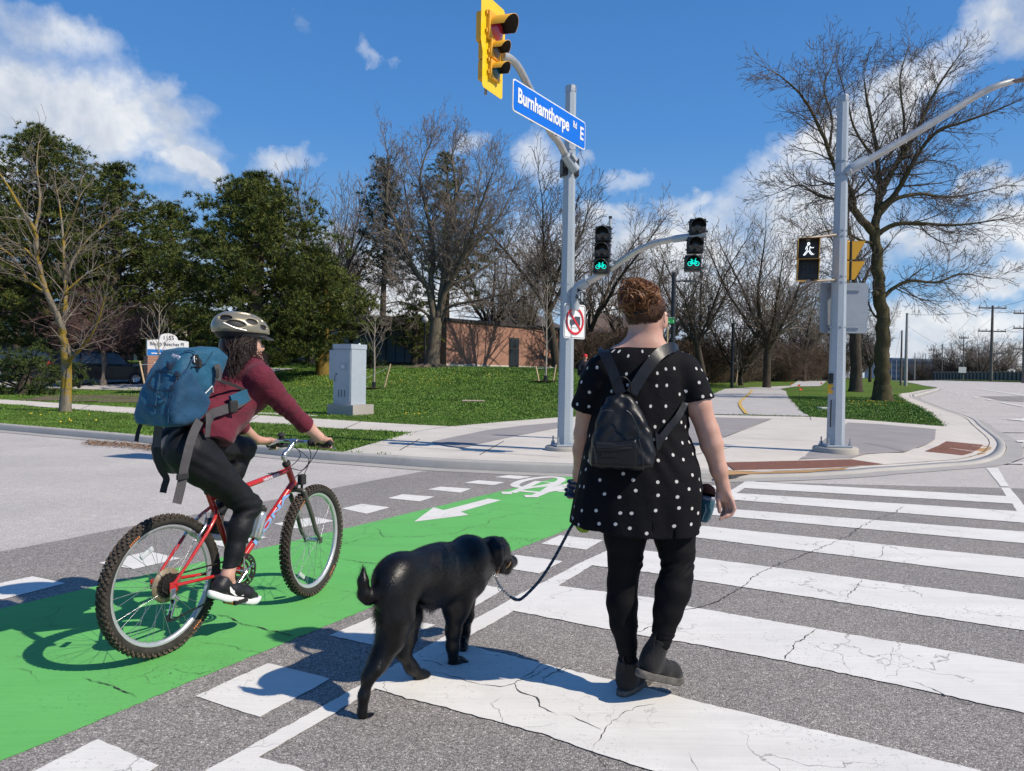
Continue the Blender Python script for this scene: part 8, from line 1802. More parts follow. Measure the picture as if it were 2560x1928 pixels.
def wheel(c,fwd,lat,front):
 up = Vector((0,0,1)); P = lambda r_,a,v=0: c + (fwd * math.cos(a) + up * math.sin(a)) * r_ + lat * v
 mb = MB(); N_ = 96; prof = [(.282,-.012),(.287,-.020),(.300,-.0275),(.314,-.025),(.324,-.016),(.328,0),(.324,.016),(.314,.025),(.300,.0275),(.287,.020),(.282,.012)]; V = []
 for i in range(N_):
  for r_,v in prof: V.append(P(r_,2 * math.pi * i / N_,v))
 n = len(prof); mb.add(V,[(i * n + k,i * n + k + 1,((i + 1) % N_) * n + k + 1,((i + 1) % N_) * n + k) for i in range(N_) for k in range(n - 1)],True)
 wh = thing_part('wheel',mb,[M_TYRE,M_MUD]) if False else None
 mb.cur = 1; rr_ = random.Random(4 if front else 6)
 for i in range(66):                                        # knobs,three rows and two shoulders
  a = 2 * math.pi * i / 66
  for v,r_,da,sz in ((-.008,.3285,0,(.011,.013,.009)),(.008,.3285,.5,(.011,.013,.009)),(-.0215,.3235,.5,(.014,.010,.010)),(.0215,.3235,0,(.014,.010,.010)),(-.0275,.3150,0,(.009,.006,.014)),(.0275,.3150,.5,(.009,.006,.014))):
   aa = a + da * 2 * math.pi / 66 + rr_.gauss(0,.004); q = P(r_,aa,v); rad = (q - c - lat * v).normalized(); tan = lat.cross(rad); tilt = Matrix.Rotation(-v * 22,3,tan)
   mb.box(q,sz,rot=tilt @ Matrix((tan,lat,rad)).transposed())
 ty = part('tyre',mb,[M_TYRE,M_MUD],bk)
 mb = MB()
 for a0,L_ in ((R(-58),.26),(R(120),.22)):
  for k in range(7):
   a = a0 + L_ * k / 7; q = [P(.296,a,-.0262),P(.296,a + L_ / 11,-.0262),P(.304,a + L_ / 11,-.0268),P(.304,a,-.0268)]; mb.add([p - lat * .0022 for p in q],[(0,1,2,3)])
 part('sidewall_lettering',mb,mat('sidewall_orange',(.65,.22,.08),.6),bk,sub_of=ty)
 mb = MB(); prof = [(.283,-.0125),(.279,-.0125),(.266,-.009),(.262,0),(.266,.009),(.279,.0125),(.283,.0125)]; V = []
 for i in range(N_):
  for r_,v in prof: V.append(P(r_,2 * math.pi * i / N_,v))
 n = len(prof); mb.add(V,[(i * n + k,((i + 1) % N_) * n + k,((i + 1) % N_) * n + k + 1,i * n + k + 1) for i in range(N_) for k in range(n - 1)],True); part('rim',mb,M_RIM,bk)
 mb = MB(); hw = .035; fl = .021
 for i in range(32):
  s_ = 1 if i % 2 else -1; a = 2 * math.pi * i / 32; b_ = a + (.85 if (i // 2) % 2 else -.85); mb.tube([P(fl,b_,s_ * hw),P(.265,a,s_ * .004)],.0012,4)
 part('spokes',mb,mat('spoke_steel',(.5,.5,.5),.3,metal=.8),bk)
 mb = MB(); mb.tube([P(0,0,-.052),P(0,0,.052)],.006,8); mb.tube([P(0,0,-.034),P(0,0,.034)],.013,12); mb.tube([P(0,0,-.037),P(0,0,-.033)],.024,14); mb.tube([P(0,0,.033),P(0,0,.037)],.024,14); part('hub',mb,M_CHROM,bk)
 a = R(118) if not front else R(-125); mb = MB(); q = P(.19 if not front else .225,a,0); rad = (q - c).normalized(); mb.box(q,(.075,.014,.026),rot=Matrix((lat.cross(rad),lat,rad)).transposed(),bev=.006); part('reflector',mb,mat('reflector_clear',(.62,.66,.66),.25,trans=.2),bk)
wheel(RWH,HD,LF,False); wheel(FWH,FD,FL,True)
BBp = c2(1205,880); BBp.z = .30; ST0 = c2(985,270); HT = c2(1592,60); HB = c2(1652,228)
saxis = (ST0 - BBp).normalized(); mb = MB(); mb.tube([BBp - LF * .036,BBp + LF * .036],.021,14)
mb.tube([BBp,ST0],.0160,14); mb.tube([HT,HB],.0185,14); mb.tube([BBp + saxis * .01,HB - (HB - HT) * .14],.0185,14); sj = BBp.lerp(ST0,.90); mb.tube([sj,HT.lerp(HB,.28)],.0150,14)
drp = RWH
for s_ in (-1,1):
 dr_ = drp + LF * (.064 * s_); up_ = BBp.lerp(ST0,.80) + LF * (.020 * s_); mid = up_.lerp(dr_,.2) + LF * (.030 * s_)
 mb.tube(bez([up_ + (HD * .0),mid,mid.lerp(dr_,.6) + LF * s_ * .004,dr_ + (up_ - dr_) * .03],5),[.0088] * 10 + [.0075] * 6,10); mb.tube(bez([BBp + LF * s_ * .028 - HD * .01,BBp.lerp(dr_,.3) + LF * s_ * .018,dr_ + HD * .02],5),[.0105] * 6 + [.0085] * 5,10)
 mb.box(dr_ + HD * .006 + Vector((0,0,-.004)),(.045,.006,.045),rot=Matrix((HD,LF,Vector((0,0,1)))).transposed(),bev=.002)
mb.tube([BBp.lerp(ST0,.80).lerp(RWH,.25) - LF * .052,BBp.lerp(ST0,.80).lerp(RWH,.25) + LF * .052],.007,8); mb.tube([BBp.lerp(RWH,.22) - LF * .04,BBp.lerp(RWH,.22) + LF * .04],.007,8)
fr = part('frame',mb,M_RED,bk)
M_DW = mat('decal_white',(.72,.70,.78),.4,var=.05); M_DB = mat('decal_blue',(.22,.42,.72),.4,var=.1)
upv = Vector((0,0,1)); tdir = (HT.lerp(HB,.28) - sj).normalized(); tu = (-LF).cross(tdir).normalized(); tu = tu if tu.z > 0 else -tu
p_ = sj.lerp(HT.lerp(HB,.28),.62) - LF * .0158 - tu * .008; text('HAHANNA',.026,p_,tdir,tu,M_DW,bk,name='frame_lettering',ext=.0006,sx=.95,bold=.0006)
a_,b_ = BBp + saxis * .01,HB - (HB - HT) * .14; ddir = (b_ - a_).normalized(); du = (-LF).cross(ddir).normalized(); du = du if du.z > 0 else -du; p_ = a_.lerp(b_,.26) - LF * .0192 - du * .011
text('KONA',.042,p_,ddir,du,M_DB,bk,name='frame_lettering',ext=.0006,sx=2.9,bold=.0016)
mb = MB(); q = BBp.lerp(ST0,.62) - LF * .0168
for k in range(5): a = k * 1.257; mb.prism([q + (upv * math.sin(a) + HD * math.cos(a)) * .013,q + (upv * math.sin(a + .35) + HD * math.cos(a + .35)) * .005,q + (upv * math.sin(a - .35) + HD * math.cos(a - .35)) * .005],-LF * .0008)
part('flower_decal',mb,mat('decal_lime',(.55,.60,.05),.5),bk,sub_of=fr)
hax = (HT - HB).normalized(); crown = HB - hax * .035; mb = MB(); mb.tube([HB - hax * .02,crown],.017,12)
for s_ in (-1,1):
 sh = crown + FL * (s_ * .048) - hax * .01 ; ax = FWH + FL * s_ * .052
 mb.tube(bez([crown + FL * s_ * .008 - hax * -.004,sh + hax * .008,sh - hax * .03,sh.lerp(ax,.45),sh.lerp(ax,.8) - FD * .012,ax],5),[.014] * 6 + [.0145] * 6 + [.0135] * 5 + [.012] * 5 + [.0095] * 4,12)
 mb.box(ax,(.03,.007,.035),rot=Matrix((FD,FL,upv)).transposed(),bev=.002)
part('fork',mb,M_FORK,bk)
mb = MB(); mb.lathe([(.022,-.012),(.024,-.004),(.024,.006),(.019,.012)],HT,hax,16); mb.lathe([(.019,-.012),(.024,-.006),(.024,.004),(.02,.01)],HB,hax,16); part('headset',mb,M_GRIP,bk)
BC = c1(1692,1152); stt = HT + hax * .045
mb = MB(); mb.tube([HT,stt],.0115,12); mb.tube(bez([stt - hax * .012,stt + hax * .01,stt.lerp(BC,.5),BC],5),[.0155] * 8 + [.014] * 8,12); mb.tube([BC - FL * .022,BC + FL * .022],.0185,14); part('stem',mb,M_CHROM,bk)
GL = B(672,1113,.285); GR = B(826,1109,-.285); mb = MB(); barp = bez([GL,BC + FL * .10 + upv * .002,BC,BC - FL * .10 + upv * .002,GR],6); mb.tube(barp,.0115,12); part('handlebar',mb,M_CHROM,bk)
for e,s_ in ((GL,1),(GR,-1)):
 din = (BC - e).normalized(); mb = MB(); mb.tube([e - din * .012,e - din * .004,e,e + din * .115,e + din * .12],[.012,.017,.0165,.0165,.018],14); part('grip',mb,M_GRIP,bk)
 lv = e + din * .145; mb = MB(); mb.lathe([(.012,-.018),(.022,-.014),(.024,0),(.022,.014),(.012,.018)],lv,din,16); mb.box(lv + HD * .025 - upv * .012,(.05,.045,.022),rot=Matrix((HD,LF,upv)).transposed(),bev=.006); bl2 = part('brake_lever',mb,M_GRIP,bk)
 mb = MB(); mb.tube(bez([lv + HD * .03 - upv * .015,lv + HD * .055 - din * .03 - upv * .022,e + HD * .055 + din * .03 - upv * .03,e + HD * .045 - upv * .034],5),[.006] * 12 + [.004] * 4,8,flat=.6); part('lever_blade',mb,M_CHROM,bk,sub_of=bl2)
mb = MB(); bell = BC + FL * .085 + upv * .030; mb.lathe([(.024,0),(.024,.008),(.016,.018),(0,.022)],bell,(0,0,1),16); mb.box(bell - upv * .012,(.02,.03,.025)); part('bell',mb,M_GRIP,bk)
for k,pts in enumerate([[GL + (BC - GL) * .5 + HD * .04,BC + FL * .10 + HD * .10 - upv * .03,BC + HD * .13 - upv * .12,HB + hax * .05 + HD * .03],[GR + (BC - GR) * .5 + HD * .04,BC - FL * .06 + HD * .13 - upv * .05,BC + HD * .09 - upv * .17,HT + HD * .03 - upv * .03,HT - HD * .02 - upv * .05],[BC - FL * .05 + HD * .03,BC - FL * .02 + HD * .12 - upv * .10,crown + FD * .04 + upv * .03],[BC + FL * .05 + HD * .03,BC + HD * .02 - upv * .08 - LF * .03,HT - HD * .03 - upv * .03 - LF * .02,sj.lerp(HT,.7) - LF * .016]]):
 mb = MB(); mb.tube(bez(pts,8),.0024,6); part('cable',mb,M_GRIP,bk)
lt = c2(1712,182); mb = MB(); mb.box(lt,(.045,.036,.062),rot=Matrix((HD,LF,upv)).transposed(),bev=.008); mb.box(lt - upv * .045,(.012,.012,.045)); part('front_light',mb,M_GRIP,bk)
mb = MB(); mb.tube([ST0 - saxis * .02,ST0 + saxis * .16],.0128,12); part('seatpost',mb,mat('seatpost_pale',(.50,.56,.47),.3,metal=.5),bk)
mb = MB(); mb.lathe([(.0155,-.014),(.0195,-.01),(.0195,.008),(.0155,.012)],ST0,saxis,16); part('seat_clamp',mb,M_GRIP,bk)
SD = ST0 + saxis * .175; S = SDF(tuple(SD - Vector((.26,.30,.12))),tuple(SD + Vector((.26,.30,.12))),.006)
S.chain([SD - HD * .10,SD + HD * .02,SD + HD * .15],[.042,.036,.018],.03); S.ell(SD - HD * .09 + LF * .035,(.05,.05,.026),.03); S.ell(SD - HD * .09 - LF * .035,(.05,.05,.026),.03); body_part('saddle',S.mesh('saddle',M_GRIP),bk)
mb = MB()
for r_,v,nt in ((.094,-.052,46),(.076,-.045,36),(.056,-.038,26)):
 ctr = BBp + LF * v; V = []
 for i in range(nt * 2): a = math.pi * i / nt; q = r_ if i % 2 else r_ - .0065; V.append((q,a))
 O = [ctr + (HD * math.cos(a) + upv * math.sin(a)) * q for q,a in V]; I = [ctr + (HD * math.cos(a) + upv * math.sin(a)) * (r_ - .016) for q,a in V]; n = len(V); mb.add(O + I,[(i,(i + 1) % n,n + (i + 1) % n,n + i) for i in range(n)],False); mb.add([p + LF * .003 for p in O + I],[(i,(i + 1) % n,n + (i + 1) % n,n + i) for i in range(n)],False)
part('chainrings',mb,M_CHAIN,bk)
PD = B(583,1512,-.135); cd_ = (PD - (BBp - LF * .135)); cd_ = (cd_ - LF * cd_.dot(LF)).normalized(); PR_ = BBp - LF * .075 + cd_ * .170; PL_ = BBp + LF * .075 - cd_ * .170
mb = MB(); mb.tube([BBp - LF * .04,BBp - LF * .07],.015,12); mb.tube([BBp - LF * .066,PR_],[.014,.011],10,flat=.6)
for k in range(5): a = k * 1.257 + .3; mb.tube([BBp - LF * .058,BBp - LF * .052 + (HD * math.cos(a) + upv * math.sin(a)) * .075],[.010,.007],8,flat=.5)
part('crank',mb,M_CHROM,bk); mb = MB(); mb.tube([BBp + LF * .04,BBp + LF * .07],.015,12); mb.tube([BBp + LF * .066,PL_],[.014,.011],10,flat=.6); part('crank',mb,M_CHROM,bk)
for P_,s_ in ((PR_,-1),(PL_,1)):
 c = P_ + LF * s_ * .055; mb = MB(); RM = Matrix((HD,LF,upv)).transposed(); mb.tube([P_,P_ + LF * s_ * .10],.007,8); mb.box(c + HD * .036,(.014,.088,.022),rot=RM,bev=.003); mb.box(c - HD * .036,(.014,.088,.022),rot=RM,bev=.003); mb.box(c + LF * .042,(.07,.008,.018),rot=RM); mb.box(c - LF * .042,(.07,.008,.018),rot=RM); pdl = part('pedal',mb,M_GRIP,bk)
 mb = MB(); mb.box(c - HD * .0445,(.004,.05,.014),rot=RM); mb.box(c + HD * .0445,(.004,.05,.014),rot=RM); part('pedal_reflector',mb,mat('reflector_amber',(.70,.25,.01),.3),bk,sub_of=pdl)
mb = MB()
for i in range(7):
 r_ = .060 - .0065 * i; ctr = RWH - LF * (.036 + .0045 * i); V = [ctr + (HD * math.cos(math.pi * k / 16) + upv * math.sin(math.pi * k / 16)) * (r_ if k % 2 else r_ - .005) for k in range(32)]; mb.prism(V,LF * .002)
part('cassette',mb,M_CHAIN,bk)
mb = MB(); mb.lathe([(.045,0),(.082,.004),(.082,.006),(.045,.003)],RWH - LF * .030,LF,32); part('spoke_guard',mb,mat('spoke_guard_tan',(.28,.22,.14),.45,trans=.25),bk)
dj1 = RWH - LF * .06 + Vector((0,0,-.068)) + HD * .012; dj2 = dj1 - upv * .078 - HD * .025
mb = MB(); mb.box(RWH - LF * .066 - upv * .035,(.03,.012,.05),rot=Matrix((HD,LF,upv)).transposed(),bev=.004); mb.tube([RWH - LF * .068 - upv * .045,dj1 - LF * .01 + HD * .01],.014,10); mb.tube([dj1 - LF * .012,dj2 - LF * .012],[.012,.009],8,flat=.4); mb.tube([dj1 + LF * .010,dj2 + LF * .010],[.010,.008],8,flat=.4)
part('rear_derailleur',mb,M_CHROM,bk)
for q in (dj1,dj2): mb = MB(); mb.prism([q + (HD * math.cos(k * .314) + upv * math.sin(k * .314)) * (.019 if k % 2 else .014) - LF * .004 for k in range(20)],LF * .008); part('jockey_wheel',mb,M_GRIP,bk)
mb = MB(); cr_ = .075; sp_ = .046; vv = -.046
top = [RWH + LF * vv + upv * sp_ * math.cos(.9 - k * .2) - HD * sp_ * math.sin(.9 - k * .2) for k in range(5)]; ctp = BBp + LF * vv
path = top + [ctp + upv * cr_ * math.cos(k * .3) + HD * cr_ * math.sin(k * .3) for k in range(0,11)] + [dj2 - upv * .017 + HD * .004,dj2 - HD * .017,dj2.lerp(dj1,.5) + HD * .01,dj1 + HD * .017,dj1 + upv * .016 - HD * .003,RWH + LF * vv - HD * sp_ * .95 - upv * sp_ * .2]
seg = []
for i in range(len(path)):
 a,b_ = path[i],path[(i + 1) % len(path)]; k = max(1,int((b_ - a).length / .0127))
 for j in range(k): seg.append(a.lerp(b_,j / k))
for i in range(len(seg)):
 a,b_ = seg[i],seg[(i + 1) % len(seg)]; m_ = (a + b_) / 2; d_ = (b_ - a).normalized() if (b_ - a).length > 1e-6 else HD; u_ = LF.cross(d_); mb.box(m_,(.0115,.006 if i % 2 else .003,.0075),rot=Matrix((d_,LF,u_)).transposed())
part('chain',mb,M_CHAIN,bk)
for c,fw,lt_,q in ((RWH,HD,LF,c2(880,585)),(FWH,FD,FL,crown - hax * .07 + FD * .02)):
 rad = (q - c); rad = (rad - lt_ * rad.dot(lt_)).normalized(); rad = rad if c is not FWH else (crown - FWH).normalized()
 for s_ in (-1,1): mb = MB(); p0 = c + rad * .272 + lt_ * s_ * .034; mb.box(p0 - lt_ * s_ * .012,(.06,.014,.012),rot=Matrix((lt_.cross(rad),lt_,rad)).transposed(),bev=.003); mb.tube([c + rad * .255 + lt_ * s_ * .044,c + rad * .32 + lt_ * s_ * .050,c + rad * .362 + lt_ * s_ * .026],[.009,.008,.006],8); part('brake_arm',mb,M_CHROM,bk)
 mb = MB(); mb.tube([c + rad * .362 + lt_ * .026,c + rad * .395,c + rad * .362 - lt_ * .026],.002,6); part('brake_straddle_wire',mb,M_CHROM,bk)
ba,bb_ = c2(1345,640,-.0),c2(1412,385,-.0); off = -ddir.cross(LF) ; bt = thing('water_bottle','silver water bottle with a dark lid carried on the red bicycle frame','bottle',ba); ax = (bb_ - ba).normalized(); L_ = (bb_ - ba).length
mb = MB(); mb.lathe([(0,0),(.030,.002),(.034,.012),(.034,L_ * .72),(.028,L_ * .80),(.022,L_ * .84)],ba,ax,20); part('body',mb,mat('bottle_silver',(.55,.58,.55),.22,metal=.7),bt); mb = MB(); mb.lathe([(.023,L_ * .835),(.026,L_ * .845),(.025,L_ * .96),(.014,L_ * .97),(.012,L_ * 1.02),(0,L_ * 1.025)],ba,ax,18); part('lid',mb,M_GRIP,bt)
# CYCLIST
M_SHIRT = mat_fabric('shirt_maroon',(.13,.014,.030),.8,wr=.30,sheen=.1,wscale=13)
def shirt_streaks():
 m = M_SHIRT; T = NT(m.node_tree); b = m.node_tree.nodes['Principled BSDF']; src = b.inputs['Base Color'].links[0].from_socket
 oc = T.new('ShaderNodeTexCoord').outputs['Object']; mp = T.new('ShaderNodeMapping',ins={'Vector': oc,'Rotation': (R(20),R(-35),0),'Scale': (6,6,150)})
 T.l.new(T.mix(T.rng(T.noise(mp.outputs[0],1.2,3,.7),.5,.75,0,.45),src,(.028,.006,.010)),b.inputs['Base Color'])
shirt_streaks()
M_PANT = mat_fabric('riding_tights_black',(.007,.0075,.010),.6,wr=.18,sheen=.0,wscale=11,spec=.3)
cy = thing('person','woman cyclist in a maroon shirt, black tights and helmet riding the red bicycle','person',(R0.x + .2,R0.y + .4,0))
def box_of(pts,pad=.12): P = np.array([tuple(p) for p in pts]); return tuple(P.min(0) - pad),tuple(P.max(0) + pad)
hcp = c1(1290,345,0); fac = Vector((.73,.67,-.10)).normalized(); fr_ = Vector((fac.y,-fac.x,0)).normalized(); fu = fr_.cross(fac); RH = Matrix((fr_,fac,fu)).transposed()
SHR,SHL = c1(1420,655,-.165),c1(1330,640,.165); ELR,CUR,WRR = c1(1618,862,-.21),c1(1790,1028,-.24),c1(1893,1118,-.275); ELL,CUL,WRL = c1(1225,975,.25),c1(1285,1045,.26),c1(1400,1140,.27)
PEL = c1(775,1200,0); HR,HL_ = c1(845,1225,-.085),c1(850,1195,.08); KR,AR = c2(1300,385,-.10),c2(1135,925,-.115); KL,AL = c1(1300,1205,.10),c2(1055,470,.11)
S = SDF((-2.15,3.35,.10),(-.62,4.95,1.66),.0058)
S.ell(hcp + fu * .01,(.073,.09,.10),.02,RH); S.ell(hcp + fac * .035 - fu * .055,(.055,.058,.058),.04,RH); S.ell(hcp + fac * .058 - fu * .090,(.033,.032,.025),.03,RH); S.cap(hcp + fac * .084 - fu * .005,hcp + fac * .108 - fu * .034,.009,.014,.015); S.ell(hcp + fac * .088 - fu * .062,(.022,.012,.008),.008,RH)
for s_ in (-1,1): S.ell(hcp + fr_ * .075 * s_ - fu * .02,(.008,.018,.03),.006,RH)
nb = c1(1310,560,0); S.cap(hcp - fu * .04 - fac * .02,nb,.054,.060,.03)
for s_,sh in ((-1,SHR),(1,SHL)): S.cap(nb,sh,.06,.055,.05)
chest = c1(1270,720,0); waist = c1(1010,1010,0); S.chain([nb,chest,waist,PEL],[.08,.115,.085,.085],.06)
S.chain([SHR,ELR,CUR,WRR],[.052,.041,.037,.0255],.02); S.chain([SHL,ELL,CUL,WRL],[.052,.041,.036,.0255],.02)
def grip_hand(S,wr,e,side):
 din = (BC - e).normalized(); g0 = e + din * .045; palm = g0 + upv * .020 - HD * .018; S.cap(wr,palm,.0255,.022,.015); S.ell(palm + upv * .004,(.034,.034,.018),.015)
 for k in range(4):
  c = e + din * (.012 + .0215 * k); r_ = .0092 - .0006 * (k == 0)
  S.chain([palm.lerp(c,.6) + upv * .012,c + upv * .025 + HD * .014,c + HD * .029 + upv * .002,c + HD * .018 - upv * .024,c - HD * .004 - upv * .026],[.011,r_,r_,r_ * .95,r_ * .85],.003)
 S.chain([palm + din * .03,e + din * .10 + upv * .008 - HD * .016,e + din * .108 - upv * .014 + HD * .002],[.0125,.0105,.0088],.006)
grip_hand(S,WRR,GR,-1); grip_hand(S,WRL,GL,1)
S.chain([HR,KR,AR],[.085,.052,.031],.02); S.chain([HL_,KL,AL],[.085,.052,.031],.02); S.cap(AR,AR + Vector((0,0,-.05)) + HD * .02,.030,.030,.02); S.cap(AL,AL + Vector((0,0,-.05)) + HD * .01,.030,.030,.02)
body_part('body',S.mesh('body',M_SKIN,1),cy)
S = SDF((-2.15,3.3,.36),(-.85,4.7,1.22),.0056)
hipc = c1(825,1215,0); S.ell(hipc + LF * -.065,(.108,.12,.122),.05); S.ell(hipc + LF * .055,(.108,.12,.122),.05); S.ell(c1(915,1110,0),(.10,.115,.095),.06)
tmR = HR.lerp(KR,.5) + upv * .006; cmR = KR.lerp(AR,.33) - HD * .016; S.chain([HR,HR.lerp(KR,.25),tmR,HR.lerp(KR,.82),KR,cmR,KR.lerp(AR,.66),AR + (KR - AR) * .05],[.103,.098,.085,.066,.058,.056,.043,.036],.03); S.ell(KR + HD * .012,(.052,.052,.055),.03)
tmL = HL_.lerp(KL,.5); S.chain([HL_,tmL,HL_.lerp(KL,.82),KL,KL.lerp(AL,.33) - HD * .014,KL.lerp(AL,.66),AL + (KL - AL) * .05],[.100,.083,.066,.058,.056,.043,.036],.03)
kz_ = KR.z; S.disp(lambda x,y,z: -.003 * np.sin((z * .9 - x * .5) * 150 + 2.5 * np.sin(y * 20)) * np.exp(-(((z - kz_) / .06) ** 2)) * (y < 4.2) - .0025 * np.sin((z + x) * 85 + 3 * np.sin(x * 14)) * np.exp(-(((z - hipc.z + .05) / .10) ** 2)))
tg = body_part('tights',S.mesh('tights',M_PANT,1),cy)
def seam_on(mb,pts,r_=.0016,n=10):
 mb.tube(bez(pts,n),r_,5)
S = SDF((-2.05,3.35,.92),(-.62,4.95,1.56),.0056)
S.cap(nb + (chest - nb) * .15,chest,.098,.135,.06); S.ell(chest + LF * .06,(.125,.12,.13),.05); S.ell(chest - LF * .06,(.125,.12,.13),.05); S.cap(chest,c1(1130,890,0),.135,.132,.06); S.cap(c1(1130,890,.03),c1(1000,1035,.04),.130,.128,.05); S.cap(c1(1130,890,-.03),c1(1000,1035,-.04),.130,.128,.05)
S.chain([c1(1000,1030,-.05),c1(1015,1085,-.075)],[.13,.122],.05); S.chain([c1(1000,1030,.05),c1(1000,1085,.07)],[.13,.122],.05)
for s_,sh,el_,cu in ((-1,SHR,ELR,CUR),(1,SHL,ELL,CUL)):
 S.cap(nb.lerp(sh,.3),sh,.072,.074,.04); S.chain([sh,sh.lerp(el_,.5),el_,cu],[.071,.060,.052,.044],.025)
 ax = (cu - el_).normalized(); S.chain([cu - ax * .035,cu - ax * .004],[.051,.050],.004)
 ax_ = np.array(ax); c_ = np.array(cu); 
 S.func(lambda x,y,z,ax_=ax_,c_=c_: np.maximum(-((x - c_[0]) * ax_[0] + (y - c_[1]) * ax_[1] + (z - c_[2]) * ax_[2]) + .004,np.sqrt((x - c_[0]) ** 2 + (y - c_[1]) ** 2 + (z - c_[2]) ** 2) - .09),tuple(c_ - .1),tuple(c_ + .1),0,0,sub=True)
hemd = np.array((c1(1180,1165,-.1) - c1(860,1060,-.1)).normalized()); hp = np.array(c1(1000,1122,-.1)); hn = np.cross(hemd,np.array(LF)); hn = hn if hn[2] < 0 else -hn
S.func(lambda x,y,z: -((x - hp[0]) * hn[0] + (y - hp[1]) * hn[1] + (z - hp[2]) * hn[2]) + .004 * np.sin(x * 40 + y * 33),(-2.1,3.3,.9),(-1.1,4.4,1.12),0,0,sub=True)
S.func(lambda x,y,z: np.sqrt((x - nb.x) ** 2 + (y - nb.y) ** 2 + (z - nb.z - .075) ** 2) - .068,tuple(nb - Vector((.1,.1,.02))),tuple(nb + Vector((.1,.1,.16))),0,0,sub=True)
el1 = np.array(ELR); wz = np.array(c1(1150,900,-.12))
S.disp(lambda x,y,z: .0045 * np.sin((z * 1.0 + x * .6) * 80 + 2.5 * np.sin(y * 14 + x * 9)) * np.exp(-((x - wz[0]) ** 2 + (y - wz[1]) ** 2 + (z - wz[2]) ** 2) / .020) + .0035 * np.sin((z - x) * 120 + 2 * np.sin(y * 25)) * np.exp(-((x - el1[0]) ** 2 + (y - el1[1]) ** 2 + (z - el1[2]) ** 2) / .010) + .0018 * np.sin(z * 55 + 4 * np.sin(x * 17)) * np.sin(y * 23))
shm = body_part('shirt',S.mesh('shirt',M_SHIRT,1),cy)
M_SHOE = mat_fabric('shoe_black',(.014,.014,.017),.5,wr=.1,sheen=0,wscale=30,spec=.4); M_SWH = mat('shoe_white',(.78,.78,.78),.5,var=.04)
def shoe(heel,toe,ank,lab=None):
 xd = (toe - heel).normalized(); yv = upv.cross(xd).normalized(); zv = xd.cross(yv); M = Matrix((xd,yv,zv)).transposed().to_4x4(); M.translation = heel; L_ = (toe - heel).length; k = L_ / .27; A_ = M.inverted() @ ank
 S = SDF((-.05,-.08,-.02),(.34,.08,.20),.0045); S.chain([(.045 * k,0,.062),(.12 * k,0,.058),(.19 * k,0,.048),(.24 * k,.002,.040)],[.036,.037,.038,.026],.03); S.cap((.045 * k,0,.07),(.055 * k,0,.095),.038,.038,.02)
 S.func(lambda x,y,z: np.sqrt((x - .062 * k) ** 2 + y ** 2) / 1 - .031 + 0 * z + np.maximum(.098 - z,0) * 3,(-.02,-.07,.08),(.16,.07,.16),.004,0,sub=True)
 me = S.mesh('shoe',M_SHOE,1); n = len(me.vertices); co = np.empty(n * 3,np.float32); me.vertices.foreach_get('co',co); co = co.reshape(-1,3); co[:,2] = np.clip(co[:,2],.022,.118); Mn = np.array(M); co = co @ Mn[:3,:3].T + Mn[:3,3]; me.vertices.foreach_set('co',co.astype(np.float32).ravel()); me.update(); o = body_part('shoe',me,cy); 
 mb = MB(); N_ = 40; V = []
 for z,kk,in ((.0,.93),(.008,1.0),(.026,1.01),(.031,.96)):
  for j in range(N_):
   a = 2 * math.pi * j / N_; c_,s_ = math.cos(a),math.sin(a); x = L_ / 2 + (L_ / 2 + .006) * (abs(c_) ** .85) * (1 if c_ > 0 else -1) * kk; y = (.043 + .006 * c_ - .006 * math.exp(-(c_ / .35) ** 2)) * (abs(s_) ** .75) * (1 if s_ > 0 else -1) * kk
   rise = .018 * max(0,(x / L_ - .8) / .2) ** 2 + .012 * max(0,(.25 - x / L_) / .25); V.append(M @ Vector((x,y,z + rise + (.006 * (z > .02) * max(0,.4 - x / L_)))))
 mb.add(V,[(i * N_ + j,i * N_ + (j + 1) % N_,(i + 1) * N_ + (j + 1) % N_,(i + 1) * N_ + j) for i in range(3) for j in range(N_)] + [tuple(reversed(range(N_))),tuple(range(3 * N_,4 * N_))],True); part('sole',mb,M_SWH,cy,sub_of=o)
 for s_ in (-1,1):                                # the white tick on each side
  mb = MB(); top = [(.062,.082),(.085,.062),(.115,.050),(.150,.054),(.215,.070)]; bot = [(.215,.070),(.150,.040),(.105,.034),(.075,.048),(.062,.082)]
  def on(x,z): x *= k; yy = .0405 - .004 * (abs(z - .052) / .03) ** 2 - .006 * max(0,(x - .16) / .08); return M @ Vector((x,s_ * yy,z))
  m_ = len(top); V = [on(x,z) for x,z in top] + [on(x,z) for x,z in bot[::-1]]; mb.add(V,[(i,i + 1,m_ + i + 1,m_ + i) for i in range(m_ - 1)]); part('tick_mark',mb,M_SWH,cy,sub_of=o)
 return o
shoe(c2(985,1108,-.115),c2(1362,1150,-.125),AR); shoe(c2(965,655,.115) ,c2(1175,640,.115) + HD * .03,AL)
M_HD = hair_mat('hair_dark_brown',(.008,.005,.004),(.022,.011,.008),(.055,.027,.017))
S = SDF(tuple(hcp - Vector((.22,.22,.40))),tuple(hcp + Vector((.2,.2,.2))),.0056); S.ell(hcp - fac * .012 + fu * .008,(.084,.095,.102),.01,RH); S.ell(hcp - fac * .05 - fu * .06,(.075,.055,.08),.04,RH); S.cap(hcp - fac * .05 - fu * .05,c1(1290,560,-.05),.062,.048,.04); S.cap(c1(1270,480,-.05),c1(1235,610,-.075),.05,.022,.03)
S.cap(hcp + fr_ * .05 - fu * .03,c1(1400,500,-.05),.035,.028,.03)
